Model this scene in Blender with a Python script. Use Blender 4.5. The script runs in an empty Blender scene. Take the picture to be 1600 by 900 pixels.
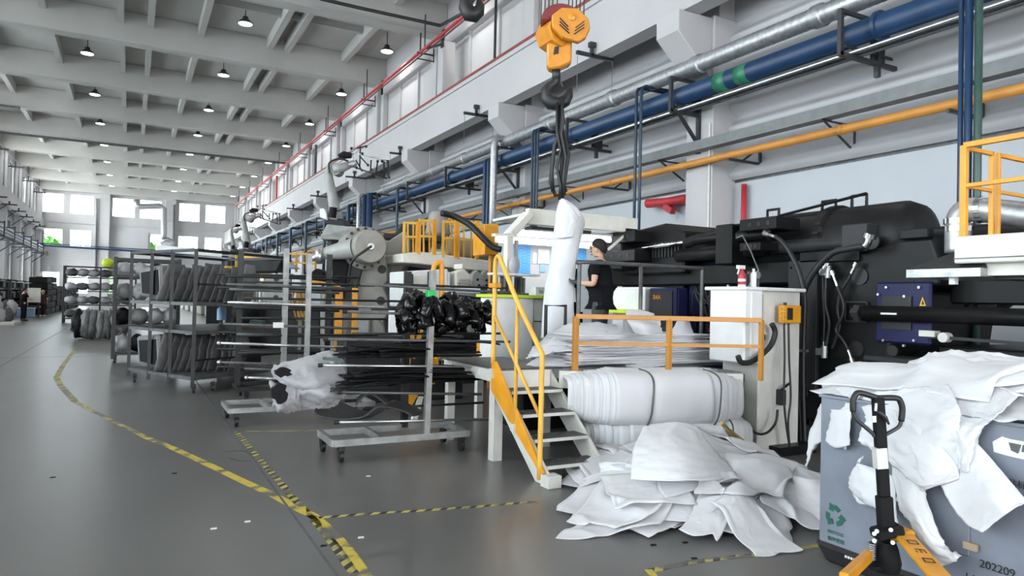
import bpy, math, random
from mathutils import Vector, Matrix, noise
PI = math.pi
# ------------------------------------------------------------------ camera
F_PX = 1100.0; CX, CY = 800.0, 450.0; CAM_H = 1.65
def _v(a, b, c): return Vector((a, b, c))
_h = _v((205.0-CX)/F_PX, (456.0-CY)/F_PX, 1.0).normalized()      # hall direction seen from the camera
_rl = math.radians(1.85)
_u = _v(math.sin(_rl), -math.cos(_rl), 0.0); _u = (_u - _h*_u.dot(_h)).normalized()
_r = _h.cross(_u)
if _r.x < 0: _r = -_r
CAM = _v(0, 0, CAM_H)
def ray(px, py):
    d = _v((px-CX)/F_PX, (py-CY)/F_PX, 1.0)
    return _v(d.dot(_r), d.dot(_h), d.dot(_u))
def PX(px, py, X): d = ray(px, py); return CAM + d*(X/d.x)
def PY(px, py, Y): d = ray(px, py); return CAM + d*(Y/d.y)
def PZ(px, py, Z): d = ray(px, py); return CAM + d*((Z-CAM_H)/d.z)
def PD(px, py, D): return CAM + ray(px, py)*D
cd = bpy.data.cameras.new('camera'); cam = bpy.data.objects.new('camera', cd)
bpy.context.scene.collection.objects.link(cam)
cx_ = _v(_r.x, _h.x, _u.x); cy_ = -_v(_r.y, _h.y, _u.y); cz_ = -_v(_r.z, _h.z, _u.z)
m4 = Matrix.Identity(4)
for i in range(3):
    m4[i][0] = cx_[i]; m4[i][1] = cy_[i]; m4[i][2] = cz_[i]; m4[i][3] = CAM[i]
cam.matrix_world = m4
cd.sensor_width = 36.0; cd.lens = 36.0*F_PX/1600.0; cd.clip_end = 600; cd.clip_start = 0.05
S = bpy.context.scene; S.camera = cam
# ------------------------------------------------------------------ sky, daylight, exposure
S.view_settings.view_transform = 'Standard'; S.view_settings.look = 'None'
S.view_settings.gamma = 1.0; S.view_settings.use_curve_mapping = False
S.view_settings.exposure = 0.4
w = bpy.data.worlds.new('overcast_sky'); S.world = w; w.use_nodes = True
bg = w.node_tree.nodes['Background']; bg.inputs[0].default_value = (0.90, 0.95, 1.0, 1); bg.inputs[1].default_value = 6.0
def area(name, loc, direction, sx, sy, power, col=(1.0, 0.985, 0.965), spread=PI):
    l = bpy.data.lights.new(name, 'AREA'); l.shape = 'RECTANGLE'; l.size = sx; l.size_y = sy
    l.energy = power; l.color = col; l.spread = spread
    o = bpy.data.objects.new(name, l); S.collection.objects.link(o); o.location = loc
    o.rotation_euler = Vector(direction).to_track_quat('-Z', 'Y').to_euler()
    return o
WALL_L, WALL_R, FAR, REAR = -9.4, 11.4, 93.0, -22.0
BAY = 8.1; COL0 = 11.45
# daylight pouring in through the tall window bands of the left wall, one source per stretch of windows
for yy, kw in ((-12, 1), (4, 1), (20, 1), (36, 1), (52, 1.8), (68, 5.0), (84, 7.0)):
    area('window_daylight_high', (WALL_L-0.6, yy, 11.3), (1, 0, -0.45), 14, 2.6, 620*kw)
    area('window_daylight_low', (WALL_L-0.6, yy, 4.4), (1, 0, -0.1), 14, 4.6, 620*kw)
# added fill light, out of view behind the photographer
area('rear_fill_light', (0.5, REAR-0.6, 5.5), (0, 1, -0.1), 18, 9, 1500)

# ------------------------------------------------------------------ materials
def mat(name, col, rough=0.6, metal=0.0, var=0.08, scale=6.0, bump=0.0, bscale=40.0, spec=0.5, emit=None, es=1.0, coat=0.0, sss=0.0):
    m = bpy.data.materials.new(name); m.use_nodes = True; nt = m.node_tree; b = nt.nodes['Principled BSDF']
    b.inputs['Roughness'].default_value = rough; b.inputs['Metallic'].default_value = metal
    b.inputs['Specular IOR Level'].default_value = spec; b.inputs['Coat Weight'].default_value = coat
    c = (*col, 1)
    if var > 0:
        tc = nt.nodes.new('ShaderNodeTexCoord'); n = nt.nodes.new('ShaderNodeTexNoise'); n.inputs['Scale'].default_value = scale; n.inputs['Detail'].default_value = 5
        cr = nt.nodes.new('ShaderNodeValToRGB')
        cr.color_ramp.elements[0].position = 0.3; cr.color_ramp.elements[1].position = 0.7
        cr.color_ramp.elements[0].color = (*[max(0, x*(1-var*1.5)) for x in col], 1)
        cr.color_ramp.elements[1].color = (*[min(1, x*(1+var)) for x in col], 1)
        nt.links.new(tc.outputs['Object'], n.inputs['Vector']); nt.links.new(n.outputs['Fac'], cr.inputs['Fac'])
        nt.links.new(cr.outputs['Color'], b.inputs['Base Color'])
    else: b.inputs['Base Color'].default_value = c
    if bump > 0:
        tc2 = nt.nodes.new('ShaderNodeTexCoord'); n2 = nt.nodes.new('ShaderNodeTexNoise'); n2.inputs['Scale'].default_value = bscale
        bp = nt.nodes.new('ShaderNodeBump'); bp.inputs['Strength'].default_value = bump; bp.inputs['Distance'].default_value = 0.02
        nt.links.new(tc2.outputs['Object'], n2.inputs['Vector']); nt.links.new(n2.outputs['Fac'], bp.inputs['Height']); nt.links.new(bp.outputs['Normal'], b.inputs['Normal'])
    if emit: b.inputs['Emission Color'].default_value = (*emit, 1); b.inputs['Emission Strength'].default_value = es
    return m
M = {}
M['wall'] = mat('painted_wall', (0.47, 0.46, 0.465), 0.75, var=0.04, scale=0.6)
M['wall_low'] = mat('smooth_wall_panel', (0.44, 0.46, 0.49), 0.6, var=0.03, scale=0.5)
M['clad'] = mat('wall_cladding', (0.45, 0.45, 0.46), 0.55, var=0.03, scale=0.5)
M['concrete'] = mat('painted_concrete', (0.46, 0.455, 0.435), 0.8, var=0.06, scale=0.5, bump=0.1, bscale=3)
M['blackm'] = mat('black_steel', (0.025, 0.026, 0.03), 0.45, var=0.2, scale=5)
M['machblack'] = mat('machine_black_paint', (0.007, 0.007, 0.0075), 0.45, spec=0.25, var=0.25, scale=3, bump=0.05, bscale=30)
M['machgrey'] = mat('machine_dark_grey_paint', (0.028, 0.028, 0.03), 0.5, spec=0.3, var=0.2, scale=3)
M['darkgrey'] = mat('dark_grey_steel', (0.13, 0.135, 0.14), 0.45, 0.3, var=0.2, scale=8)
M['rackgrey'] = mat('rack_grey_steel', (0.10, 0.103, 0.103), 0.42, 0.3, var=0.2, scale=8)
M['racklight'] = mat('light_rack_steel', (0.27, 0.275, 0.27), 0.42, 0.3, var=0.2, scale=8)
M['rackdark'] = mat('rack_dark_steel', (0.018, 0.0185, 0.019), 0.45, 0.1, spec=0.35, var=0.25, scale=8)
M['steel'] = mat('bright_steel', (0.55, 0.56, 0.57), 0.3, 0.9, var=0.1, scale=10)
M['galv'] = mat('galvanised_steel', (0.42, 0.43, 0.44), 0.42, 0.75, var=0.18, scale=12)
M['chrome'] = mat('chrome', (0.8, 0.8, 0.8), 0.12, 1.0, var=0)
M['blue'] = mat('blue_pipe_paint', (0.009, 0.036, 0.095), 0.4, var=0.15, scale=2)
M['bluedark'] = mat('dark_blue_pipe_paint', (0.012, 0.035, 0.065), 0.4, var=0.2, scale=2)
M['machblue'] = mat('machine_blue_paint', (0.009, 0.012, 0.06), 0.45, spec=0.3, var=0.2, scale=3)
M['green'] = mat('green_pipe_band', (0.02, 0.16, 0.09), 0.4, var=0.1)
M['greendark'] = mat('dark_green_pipe', (0.03, 0.07, 0.06), 0.4, var=0.1)
M['orange'] = mat('yellow_orange_pipe', (0.47, 0.205, 0.035), 0.45, var=0.08, scale=3)
M['yellow'] = mat('safety_yellow_paint', (0.70, 0.30, 0.015), 0.4, var=0.1, scale=5)
M['yellowlt'] = mat('rail_yellow_paint', (0.72, 0.40, 0.06), 0.4, var=0.08, scale=5)
M['hookyellow'] = mat('crane_block_yellow', (0.62, 0.24, 0.015), 0.4, var=0.1, scale=6, coat=0.2)
M['red'] = mat('red_pipe_paint', (0.42, 0.03, 0.04), 0.45, var=0.12)
M['redbrown'] = mat('red_brown_rail', (0.22, 0.045, 0.04), 0.6, var=0.15)
M['maroon'] = mat('maroon_sheave_cover', (0.17, 0.015, 0.02), 0.45, var=0.1)
M['cream'] = mat('cream_machine_paint', (0.66, 0.64, 0.58), 0.5, var=0.08, scale=4)
M['cream2'] = mat('worn_white_steel', (0.58, 0.57, 0.53), 0.5, var=0.09, scale=4)
M['white'] = mat('white_plastic', (0.72, 0.73, 0.73), 0.45, var=0.04)
M['robot'] = mat('robot_grey_white', (0.30, 0.305, 0.295), 0.45, var=0.12, scale=5)
M['mbgrey'] = mat('press_warm_grey_paint', (0.27, 0.26, 0.235), 0.5, var=0.15, scale=3)
M['rubber'] = mat('black_rubber', (0.012, 0.012, 0.013), 0.5, var=0.1)
M['gloss'] = mat('glossy_black_plastic', (0.005, 0.005, 0.006), 0.16, spec=0.3, var=0.1)
M['matte'] = mat('matte_black_trim', (0.008, 0.008, 0.009), 0.7, spec=0.2, var=0.2)
M['felt'] = mat('grey_felt', (0.11, 0.11, 0.113), 0.85, var=0.2, scale=9, bump=0.2, bscale=60)
M['feltlt'] = mat('pale_grey_felt', (0.19, 0.19, 0.19), 0.8, var=0.15, scale=7)
M['tray'] = mat('grey_cable_tray', (0.17, 0.18, 0.18), 0.5, 0.2, var=0.1)
M['bin'] = mat('blue_grey_bin_plastic', (0.185, 0.205, 0.25), 0.5, var=0.1, scale=4)
M['binflap'] = mat('bin_flap_plastic', (0.15, 0.165, 0.20), 0.5, var=0.1, scale=4)
M['cardboard'] = mat('cardboard_tag', (0.36, 0.27, 0.18), 0.8)
M['straw'] = mat('straw_bristles', (0.42, 0.30, 0.12), 0.8, var=0.3, scale=60)
M['skin'] = mat('skin', (0.55, 0.32, 0.22), 0.55, var=0.05)
M['shirt'] = mat('black_shirt_cloth', (0.006, 0.0065, 0.009), 0.9, spec=0.15, var=0.2)
M['trousers'] = mat('dark_trousers_cloth', (0.045, 0.047, 0.055), 0.85, var=0.2)
M['hair'] = mat('black_hair', (0.006, 0.005, 0.005), 0.75, var=0.3, scale=60, bump=0.4, bscale=120)
M['glove'] = mat('grey_work_glove', (0.05, 0.05, 0.055), 0.8)
M['maroonblack'] = mat('dark_maroon_cloth', (0.03, 0.006, 0.01), 0.8)
M['poster'] = None
M['tube'] = mat('lit_tube', (1, 1, 1), 0.5, var=0, emit=(0.92, 0.97, 1.0), es=2.5)
M['lampdisc'] = mat('lamp_glow', (1, 1, 1), 0.5, var=0, emit=(1.0, 0.97, 0.92), es=4.0)
M['pane_lit'] = mat('daylit_frosted_pane', (0.8, 0.85, 0.9), 0.4, var=0, emit=(0.80, 0.90, 1.0), es=1.0)
M['leaf'] = mat('leaf_green', (0.10, 0.30, 0.03), 0.7, var=0.3, scale=2)
M['bark'] = mat('tree_bark', (0.12, 0.09, 0.06), 0.9)
M['grass'] = mat('outside_ground', (0.28, 0.30, 0.24), 0.9, scale=0.2)
M['lime'] = mat('lime_green_edge', (0.55, 0.72, 0.03), 0.5)
M['greenplastic'] = mat('green_plastic_cap', (0.01, 0.42, 0.09), 0.4)
M['hose_y'] = mat('amber_hose', (0.50, 0.28, 0.05), 0.4)
M['paper'] = mat('printed_white_label', (0.7, 0.7, 0.68), 0.6)
M['ink'] = mat('black_ink', (0.015, 0.015, 0.02), 0.6, var=0)
M['inkgreen'] = mat('green_ink', (0.01, 0.10, 0.07), 0.6, var=0)
M['inkyellow'] = mat('yellow_ink', (0.75, 0.45, 0.03), 0.6, var=0)
M['grating'] = mat('chequer_plate', (0.10, 0.10, 0.10), 0.5, 0.5, var=0.3, scale=30)
M['pale_blue'] = mat('pale_blue_plastic', (0.25, 0.42, 0.62), 0.5)
M['screen'] = mat('dim_screen', (0.02, 0.025, 0.03), 0.2, var=0)
def glass_mat():
    m = bpy.data.materials.new('window_glass'); m.use_nodes = True; nt = m.node_tree; nt.nodes.remove(nt.nodes['Principled BSDF'])
    t = nt.nodes.new('ShaderNodeBsdfTransparent'); t.inputs[0].default_value = (0.93, 0.97, 0.98, 1)
    g = nt.nodes.new('ShaderNodeBsdfGlossy'); g.inputs['Roughness'].default_value = 0.05
    fr = nt.nodes.new('ShaderNodeFresnel'); mx = nt.nodes.new('ShaderNodeMixShader')
    nt.links.new(fr.outputs[0], mx.inputs[0]); nt.links.new(t.outputs[0], mx.inputs[1]); nt.links.new(g.outputs[0], mx.inputs[2])
    nt.links.new(mx.outputs[0], nt.nodes['Material Output'].inputs[0]); return m
M['glass'] = glass_mat()
def cloth_mat(name, col, rough=0.75, trans=0.25):
    m = bpy.data.materials.new(name); m.use_nodes = True; nt = m.node_tree; b = nt.nodes['Principled BSDF']
    b.inputs['Roughness'].default_value = rough; b.inputs['Base Color'].default_value = (*col, 1); b.inputs['Sheen Weight'].default_value = 0.2
    t = nt.nodes.new('ShaderNodeBsdfTranslucent'); t.inputs[0].default_value = (*col, 1)
    mx = nt.nodes.new('ShaderNodeMixShader'); mx.inputs[0].default_value = trans
    tc = nt.nodes.new('ShaderNodeTexCoord'); n = nt.nodes.new('ShaderNodeTexNoise'); n.inputs['Scale'].default_value = 5; n.inputs['Detail'].default_value = 7; n.inputs['Distortion'].default_value = 0.8
    bp = nt.nodes.new('ShaderNodeBump'); bp.inputs['Strength'].default_value = 0.5; bp.inputs['Distance'].default_value = 0.02
    nt.links.new(tc.outputs['Object'], n.inputs['Vector']); nt.links.new(n.outputs['Fac'], bp.inputs['Height']); nt.links.new(bp.outputs['Normal'], b.inputs['Normal'])
    nt.links.new(b.outputs[0], mx.inputs[1]); nt.links.new(t.outputs[0], mx.inputs[2]); nt.links.new(mx.outputs[0], nt.nodes['Material Output'].inputs[0]); return m
M['cloth'] = cloth_mat('white_nonwoven_cloth', (0.82, 0.825, 0.85), 0.75, 0.28)
M['cloth2'] = cloth_mat('offwhite_nonwoven_cloth', (0.77, 0.77, 0.79), 0.75, 0.28)
M['film'] = cloth_mat('grey_white_film', (0.50, 0.50, 0.52), 0.5, 0.3)
def floor_mat():
    m = bpy.data.materials.new('epoxy_floor'); m.use_nodes = True; nt = m.node_tree; b = nt.nodes['Principled BSDF']; L = nt.links.new
    tc = nt.nodes.new('ShaderNodeTexCoord')
    n1 = nt.nodes.new('ShaderNodeTexNoise'); n1.inputs['Scale'].default_value = 0.5; n1.inputs['Detail'].default_value = 8; n1.inputs['Roughness'].default_value = 0.65
    cr = nt.nodes.new('ShaderNodeValToRGB'); cr.color_ramp.elements[0].position = 0.3; cr.color_ramp.elements[1].position = 0.72
    cr.color_ramp.elements[0].color = (0.115, 0.113, 0.111, 1); cr.color_ramp.elements[1].color = (0.140, 0.138, 0.135, 1)
    n2 = nt.nodes.new('ShaderNodeTexNoise'); n2.inputs['Scale'].default_value = 2.5; n2.inputs['Detail'].default_value = 4
    mr = nt.nodes.new('ShaderNodeMapRange'); mr.inputs['To Min'].default_value = 0.27; mr.inputs['To Max'].default_value = 0.31
    L(tc.outputs['Object'], n1.inputs['Vector']); L(n1.outputs['Fac'], cr.inputs['Fac']); L(cr.outputs['Color'], b.inputs['Base Color'])
    mp = nt.nodes.new('ShaderNodeMapping'); mp.inputs['Scale'].default_value = (1, 0.25, 1)
    L(tc.outputs['Object'], mp.inputs['Vector']); L(mp.outputs['Vector'], n2.inputs['Vector']); L(n2.outputs['Fac'], mr.inputs['Value']); L(mr.outputs['Result'], b.inputs['Roughness'])
    n3 = nt.nodes.new('ShaderNodeTexNoise'); n3.inputs['Scale'].default_value = 1.3
    bp = nt.nodes.new('ShaderNodeBump'); bp.inputs['Strength'].default_value = 0.008; bp.inputs['Distance'].default_value = 0.02
    L(tc.outputs['Object'], n3.inputs['Vector']); L(n3.outputs['Fac'], bp.inputs['Height']); L(bp.outputs['Normal'], b.inputs['Normal'])
    b.inputs['Specular IOR Level'].default_value = 0.7
    return m
M['floor'] = floor_mat()
def hazard_mat(name, c1, c2, scale, rot=0.785, worn=0.0):
    m = bpy.data.materials.new(name); m.use_nodes = True; nt = m.node_tree; b = nt.nodes['Principled BSDF']; L = nt.links.new
    tc = nt.nodes.new('ShaderNodeTexCoord'); mp = nt.nodes.new('ShaderNodeMapping'); mp.inputs['Rotation'].default_value = (0, 0, rot)
    wv = nt.nodes.new('ShaderNodeTexWave'); wv.inputs['Scale'].default_value = scale; wv.inputs['Distortion'].default_value = 0.6
    cr = nt.nodes.new('ShaderNodeValToRGB'); cr.color_ramp.interpolation = 'CONSTANT'
    cr.color_ramp.elements[0].color = (*c1, 1); cr.color_ramp.elements[1].color = (*c2, 1); cr.color_ramp.elements[1].position = 0.45
    L(tc.outputs['Object'], mp.inputs['Vector']); L(mp.outputs['Vector'], wv.inputs['Vector']); L(wv.outputs['Fac'], cr.inputs['Fac'])
    nz = nt.nodes.new('ShaderNodeTexNoise'); nz.inputs['Scale'].default_value = 5; nz.inputs['Detail'].default_value = 8
    r2 = nt.nodes.new('ShaderNodeValToRGB'); r2.color_ramp.elements[0].position = 0.42-worn; r2.color_ramp.elements[1].position = 0.5-worn+0.02
    r2.color_ramp.elements[0].color = (1, 1, 1, 1); r2.color_ramp.elements[1].color = (0, 0, 0, 1)
    mx = nt.nodes.new('ShaderNodeMixRGB'); mx.inputs[2].default_value = (0.13, 0.125, 0.11, 1)
    L(tc.outputs['Object'], nz.inputs['Vector']); L(nz.outputs['Fac'], r2.inputs['Fac']); L(r2.outputs['Color'], mx.inputs[0]); L(cr.outputs['Color'], mx.inputs[1]); L(mx.outputs[0], b.inputs['Base Color'])
    b.inputs['Roughness'].default_value = 0.5; return m
M['tape'] = hazard_mat('yellow_floor_tape', (0.55, 0.42, 0.05), (0.58, 0.45, 0.06), 2)
M['tapeworn'] = hazard_mat('worn_yellow_floor_tape', (0.42, 0.34, 0.07), (0.36, 0.31, 0.09), 2, worn=-0.04)
M['hazard'] = hazard_mat('black_yellow_floor_tape', (0.03, 0.03, 0.03), (0.46, 0.40, 0.10), 3.2)
def poster_mat():
    m = bpy.data.materials.new('blue_printed_poster'); m.use_nodes = True; nt = m.node_tree; b = nt.nodes['Principled BSDF']; L = nt.links.new
    tc = nt.nodes.new('ShaderNodeTexCoord'); br = nt.nodes.new('ShaderNodeTexBrick'); br.inputs['Scale'].default_value = 9
    br.inputs['Color1'].default_value = (0.02, 0.20, 0.50, 1); br.inputs['Color2'].default_value = (0.03, 0.24, 0.55, 1); br.inputs['Mortar'].default_value = (0.25, 0.5, 0.75, 1)
    br.inputs['Mortar Size'].default_value = 0.03; br.inputs['Brick Width'].default_value = 1.4
    mp = nt.nodes.new('ShaderNodeMapping'); mp.inputs['Rotation'].default_value = (PI/2, 0, 0)
    L(tc.outputs['Object'], mp.inputs['Vector']); L(mp.outputs['Vector'], br.inputs['Vector']); L(br.outputs['Color'], b.inputs['Base Color']); b.inputs['Roughness'].default_value = 0.4; return m
M['poster'] = poster_mat()
M['matfelt'] = mat('dark_mat_felt', (0.05, 0.05, 0.052), 0.8, var=0.2, scale=9)

# ------------------------------------------------------------------ mesh builder and object helpers
class B:
    def __init__(s): s.v = []; s.f = []
    def add(s, vs, fs):
        o = len(s.v); s.v += [tuple(x) for x in vs]; s.f += [tuple(i+o for i in q) for q in fs]; return s
    def box(s, a, b):
        x0, x1 = sorted((a[0], b[0])); y0, y1 = sorted((a[1], b[1])); z0, z1 = sorted((a[2], b[2]))
        return s.add([(x0,y0,z0),(x1,y0,z0),(x1,y1,z0),(x0,y1,z0),(x0,y0,z1),(x1,y0,z1),(x1,y1,z1),(x0,y1,z1)],
                     [(0,3,2,1),(4,5,6,7),(0,1,5,4),(1,2,6,5),(2,3,7,6),(3,0,4,7)])
    def cb(s, c, d): return s.box((c[0]-d[0]/2, c[1]-d[1]/2, c[2]-d[2]/2), (c[0]+d[0]/2, c[1]+d[1]/2, c[2]+d[2]/2))
    def bar(s, p, q, w, h=None, up=(0,0,1)):      # rectangular bar from p to q
        h = h or w; p = Vector(p); q = Vector(q); d = (q-p).normalized(); up = Vector(up)
        if abs(d.dot(up)) > 0.98: up = Vector((0,1,0))
        a = d.cross(up).normalized()*w/2; b = a.cross(d).normalized()*h/2
        vs = [p-a-b, p+a-b, p+a+b, p-a+b, q-a-b, q+a-b, q+a+b, q-a+b]
        return s.add(vs, [(0,3,2,1),(4,5,6,7),(0,1,5,4),(1,2,6,5),(2,3,7,6),(3,0,4,7)])
    def ring(s, c, ax, r, n, r2=None):
        ax = Vector(ax).normalized(); t = Vector((0,0,1)) if abs(ax.z) < 0.9 else Vector((1,0,0))
        a = ax.cross(t).normalized(); b = a.cross(ax)
        return [Vector(c)+a*math.cos(2*PI*i/n)*r+b*math.sin(2*PI*i/n)*(r2 or r) for i in range(n)]
    def lathe(s, p, axis, prof, n=16):            # prof: (distance along axis, radius)
        p = Vector(p); ax = Vector(axis).normalized(); o = len(s.v)
        for (t, r) in prof: s.v += [tuple(x) for x in s.ring(p+ax*t, ax, max(r, 1e-4), n)]
        for k in range(len(prof)-1):
            for i in range(n):
                j = (i+1) % n; s.f.append((o+k*n+i, o+k*n+j, o+(k+1)*n+j, o+(k+1)*n+i))
        s.f.append(tuple(o+i for i in range(n))[::-1]); e = o+(len(prof)-1)*n; s.f.append(tuple(e+i for i in range(n))); return s
    def cyl(s, p, q, r, n=12, r2=None):
        p = Vector(p); q = Vector(q); return s.lathe(p, q-p, [(0, r), ((q-p).length, r if r2 is None else r2)], n)
    def tube(s, pts, r, n=8):
        pts = [Vector(p) for p in pts]; o = len(s.v); m = len(pts); ref = None
        for k, p in enumerate(pts):
            d = (pts[min(k+1, m-1)]-pts[max(k-1, 0)])
            d = d.normalized() if d.length > 1e-9 else Vector((0,0,1))
            if ref is None: ref = Vector((0,0,1)) if abs(d.z) < 0.9 else Vector((1,0,0))
            a = d.cross(ref)
            if a.length < 1e-4: a = d.orthogonal()
            a.normalize(); b = a.cross(d); ref = b
            rr = r[k] if isinstance(r, (list, tuple)) else r
            for i in range(n): s.v.append(tuple(p+a*math.cos(2*PI*i/n)*rr+b*math.sin(2*PI*i/n)*rr))
        for k in range(m-1):
            for i in range(n):
                j = (i+1) % n; s.f.append((o+k*n+i, o+k*n+j, o+(k+1)*n+j, o+(k+1)*n+i))
        s.f.append(tuple(o+i for i in range(n))[::-1]); e = o+(m-1)*n; s.f.append(tuple(e+i for i in range(n))); return s
    def prism(s, poly, d):                        # polygon (3-D points) extruded by vector d
        n = len(poly); d = Vector(d); vs = [Vector(p) for p in poly]+[Vector(p)+d for p in poly]
        return s.add(vs, [tuple(range(n))[::-1], tuple(range(n, 2*n))]+[(i, (i+1) % n, n+(i+1) % n, n+i) for i in range(n)])
    def sph(s, c, r, n=12, m=8, sc=(1,1,1)):
        prof = [(-math.cos(PI*k/m)*r*sc[2], math.sin(PI*k/m)) for k in range(m+1)]; o = len(s.v)
        for (t, q) in prof:
            for i in range(n): s.v.append((c[0]+math.cos(2*PI*i/n)*q*r*sc[0], c[1]+math.sin(2*PI*i/n)*q*r*sc[1], c[2]+t))
        for k in range(m):
            for i in range(n):
                j = (i+1) % n; s.f.append((o+k*n+i, o+k*n+j, o+(k+1)*n+j, o+(k+1)*n+i))
        return s
    def grid(s, P):                               # P[i][j] points
        o = len(s.v); a = len(P); b = len(P[0])
        for row in P: s.v += [tuple(x) for x in row]
        for i in range(a-1):
            for j in range(b-1): s.f.append((o+i*b+j, o+i*b+j+1, o+(i+1)*b+j+1, o+(i+1)*b+j))
        return s
OFF = {}
def link(o, parent=None):
    S.collection.objects.link(o)
    if parent is not None: o.parent = parent
def thing(name, label, cat, loc=(0,0,0), group=None):
    o = bpy.data.objects.new(name, None); link(o); o.location = loc; o.empty_display_size = 0.1
    o['label'] = label; o['category'] = cat
    if group: o['group'] = group
    OFF[o.name] = Vector(loc); return o
def put(name, b, m, parent=None, label=None, cat=None, group=None, kind=None, smooth=None, bevel=0, solid=0, base=None, seg=1):
    me = bpy.data.meshes.new(name); off = OFF.get(parent.name, Vector((0,0,0))) if parent is not None else None
    if parent is None:
        if base is None:
            if b.v:
                xs = [v[0] for v in b.v]; ys = [v[1] for v in b.v]; zs = [v[2] for v in b.v]
                off = Vector(((min(xs)+max(xs))/2, (min(ys)+max(ys))/2, min(zs)))
            else: off = Vector((0,0,0))
        else: off = Vector(base)
    me.from_pydata([(v[0]-off.x, v[1]-off.y, v[2]-off.z) for v in b.v], [], b.f); me.validate(); me.update()
    if m: me.materials.append(M[m] if isinstance(m, str) else m)
    o = bpy.data.objects.new(name, me); link(o, parent)
    if parent is None: o.location = off
    OFF[o.name] = off
    if smooth:
        me.polygons.foreach_set('use_smooth', [True]*len(me.polygons))
        if smooth == 'auto':
            import bmesh
            bm = bmesh.new(); bm.from_mesh(me)
            for e in bm.edges:
                if len(e.link_faces) == 2 and e.calc_face_angle(0) > 0.7: e.smooth = False
            bm.to_mesh(me); bm.free()
    if bevel:
        md = o.modifiers.new('bevel', 'BEVEL'); md.width = bevel; md.segments = seg; md.limit_method = 'ANGLE'; md.angle_limit = 0.9
    if solid:
        md = o.modifiers.new('solid', 'SOLIDIFY'); md.thickness = solid; md.offset = 0
    if label: o['label'] = label
    if cat: o['category'] = cat
    if group: o['group'] = group
    if kind: o['kind'] = kind
    return o
def struct(name, b, m, parent=None, **k): return put(name, b, m, parent, kind='structure', **k) if parent is None else put(name, b, m, parent, **k)
def kids(o): return [c for c in bpy.data.objects if c.parent == o]
CH = {}
def dup(root, delta, label=None, group=None, rotz=None):
    if root.name not in CH: CH[root.name] = [(c, kids(c)) for c in kids(root)]
    r = root.copy(); link(r); r.location = root.location + Vector(delta)
    if label: r['label'] = label
    if group: r['group'] = group
    if rotz is not None: r.rotation_euler.z = rotz
    for c, gs in CH[root.name]:
        k = c.copy(); link(k, r)
        for g in gs: q = g.copy(); link(q, k)
    return r
def copy_mesh(o, loc, rot=(0,0,0), sc=(1,1,1), label=None, group=None, parent=None):
    r = o.copy(); link(r, parent); r.location = loc; r.rotation_euler = rot; r.scale = sc
    if label: r['label'] = label
    if group: r['group'] = group
    return r
ORD = ['first','second','third','fourth','fifth','sixth','seventh','eighth','ninth','tenth','eleventh','twelfth','thirteenth','fourteenth','fifteenth','sixteenth']
def text(s, size, m, parent, origin, xdir, updir, name='lettering', ext=0.001, align='LEFT'):
    c = bpy.data.curves.new('t', 'FONT'); c.body = s; c.size = size; c.extrude = ext; c.align_x = align
    to = bpy.data.objects.new('t', c); link(to)
    bpy.context.view_layer.update()
    me = bpy.data.meshes.new_from_object(to.evaluated_get(bpy.context.evaluated_depsgraph_get())); bpy.data.objects.remove(to)
    me.name = name; me.materials.clear(); me.materials.append(M[m])
    x = Vector(xdir).normalized(); u = Vector(updir).normalized(); z = x.cross(u)
    mm = Matrix(((x.x,u.x,z.x,origin[0]),(x.y,u.y,z.y,origin[1]),(x.z,u.z,z.z,origin[2]),(0,0,0,1)))
    off = OFF.get(parent.name, Vector()) if parent else Vector()
    me.transform(Matrix.Translation(-off) @ mm)
    o = bpy.data.objects.new(name, me); link(o, parent); return o
# ------------------------------------------------------------------ THE HALL
LEN0, LEN1 = REAR, FAR
fl = struct('floor', B().box((WALL_L-0.4, LEN0, -0.2), (WALL_R+0.4, LEN1, 0)), 'floor')
j = B()
p, q = PZ(0, 573, 0), PZ(112, 508, 0)
d = (q-p); j.bar(p-d*0.1+_v(0,0,.0005), q+_v(0,0,.0005), 0.03, 0.003)
j.bar(_v(1.12, 3.0, .0005), _v(1.12, 30, .0005), 0.02, 0.003)
j.bar(_v(-8, 4.55, .0005), _v(0.2, 4.55, .0005), 0.015, 0.003)
for y in (20.7,): j.bar(_v(-9, y, .0005), _v(5, y, .0005), 0.015, 0.003)
put('joint', j, 'darkgrey', fl)
struct('ceiling', B().box((WALL_L-0.4, LEN0, 14.05), (WALL_R+0.4, LEN1, 14.7)), 'concrete')
cols = [COL0 + BAY*k for k in range(-4, 11)]
for i, y in enumerate(cols):
    if y-0.35 < LEN0: continue
    struct('trim_%d' % (100+i), B().box((WALL_L, y-0.35, 12.7), (WALL_R, y+0.4, 14.05)), 'concrete', bevel=0.03)
for i, x in enumerate((-6.6, -3.6, -0.74, 0.43, 2.5, 5.55, 6.35, 9.15)):
    struct('trim_%d' % (120+i), B().box((x-0.13, LEN0, 13.5), (x+0.13, LEN1, 14.05)), 'concrete')
for i, y in enumerate((COL0+BAY*1.5, COL0+BAY*2.5, COL0+BAY*.5)):
    struct('trim_%d' % (130+i), B().box((2.6, y-0.1, 13.75), (9.1, y+0.1, 14.05)), 'concrete')
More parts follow.
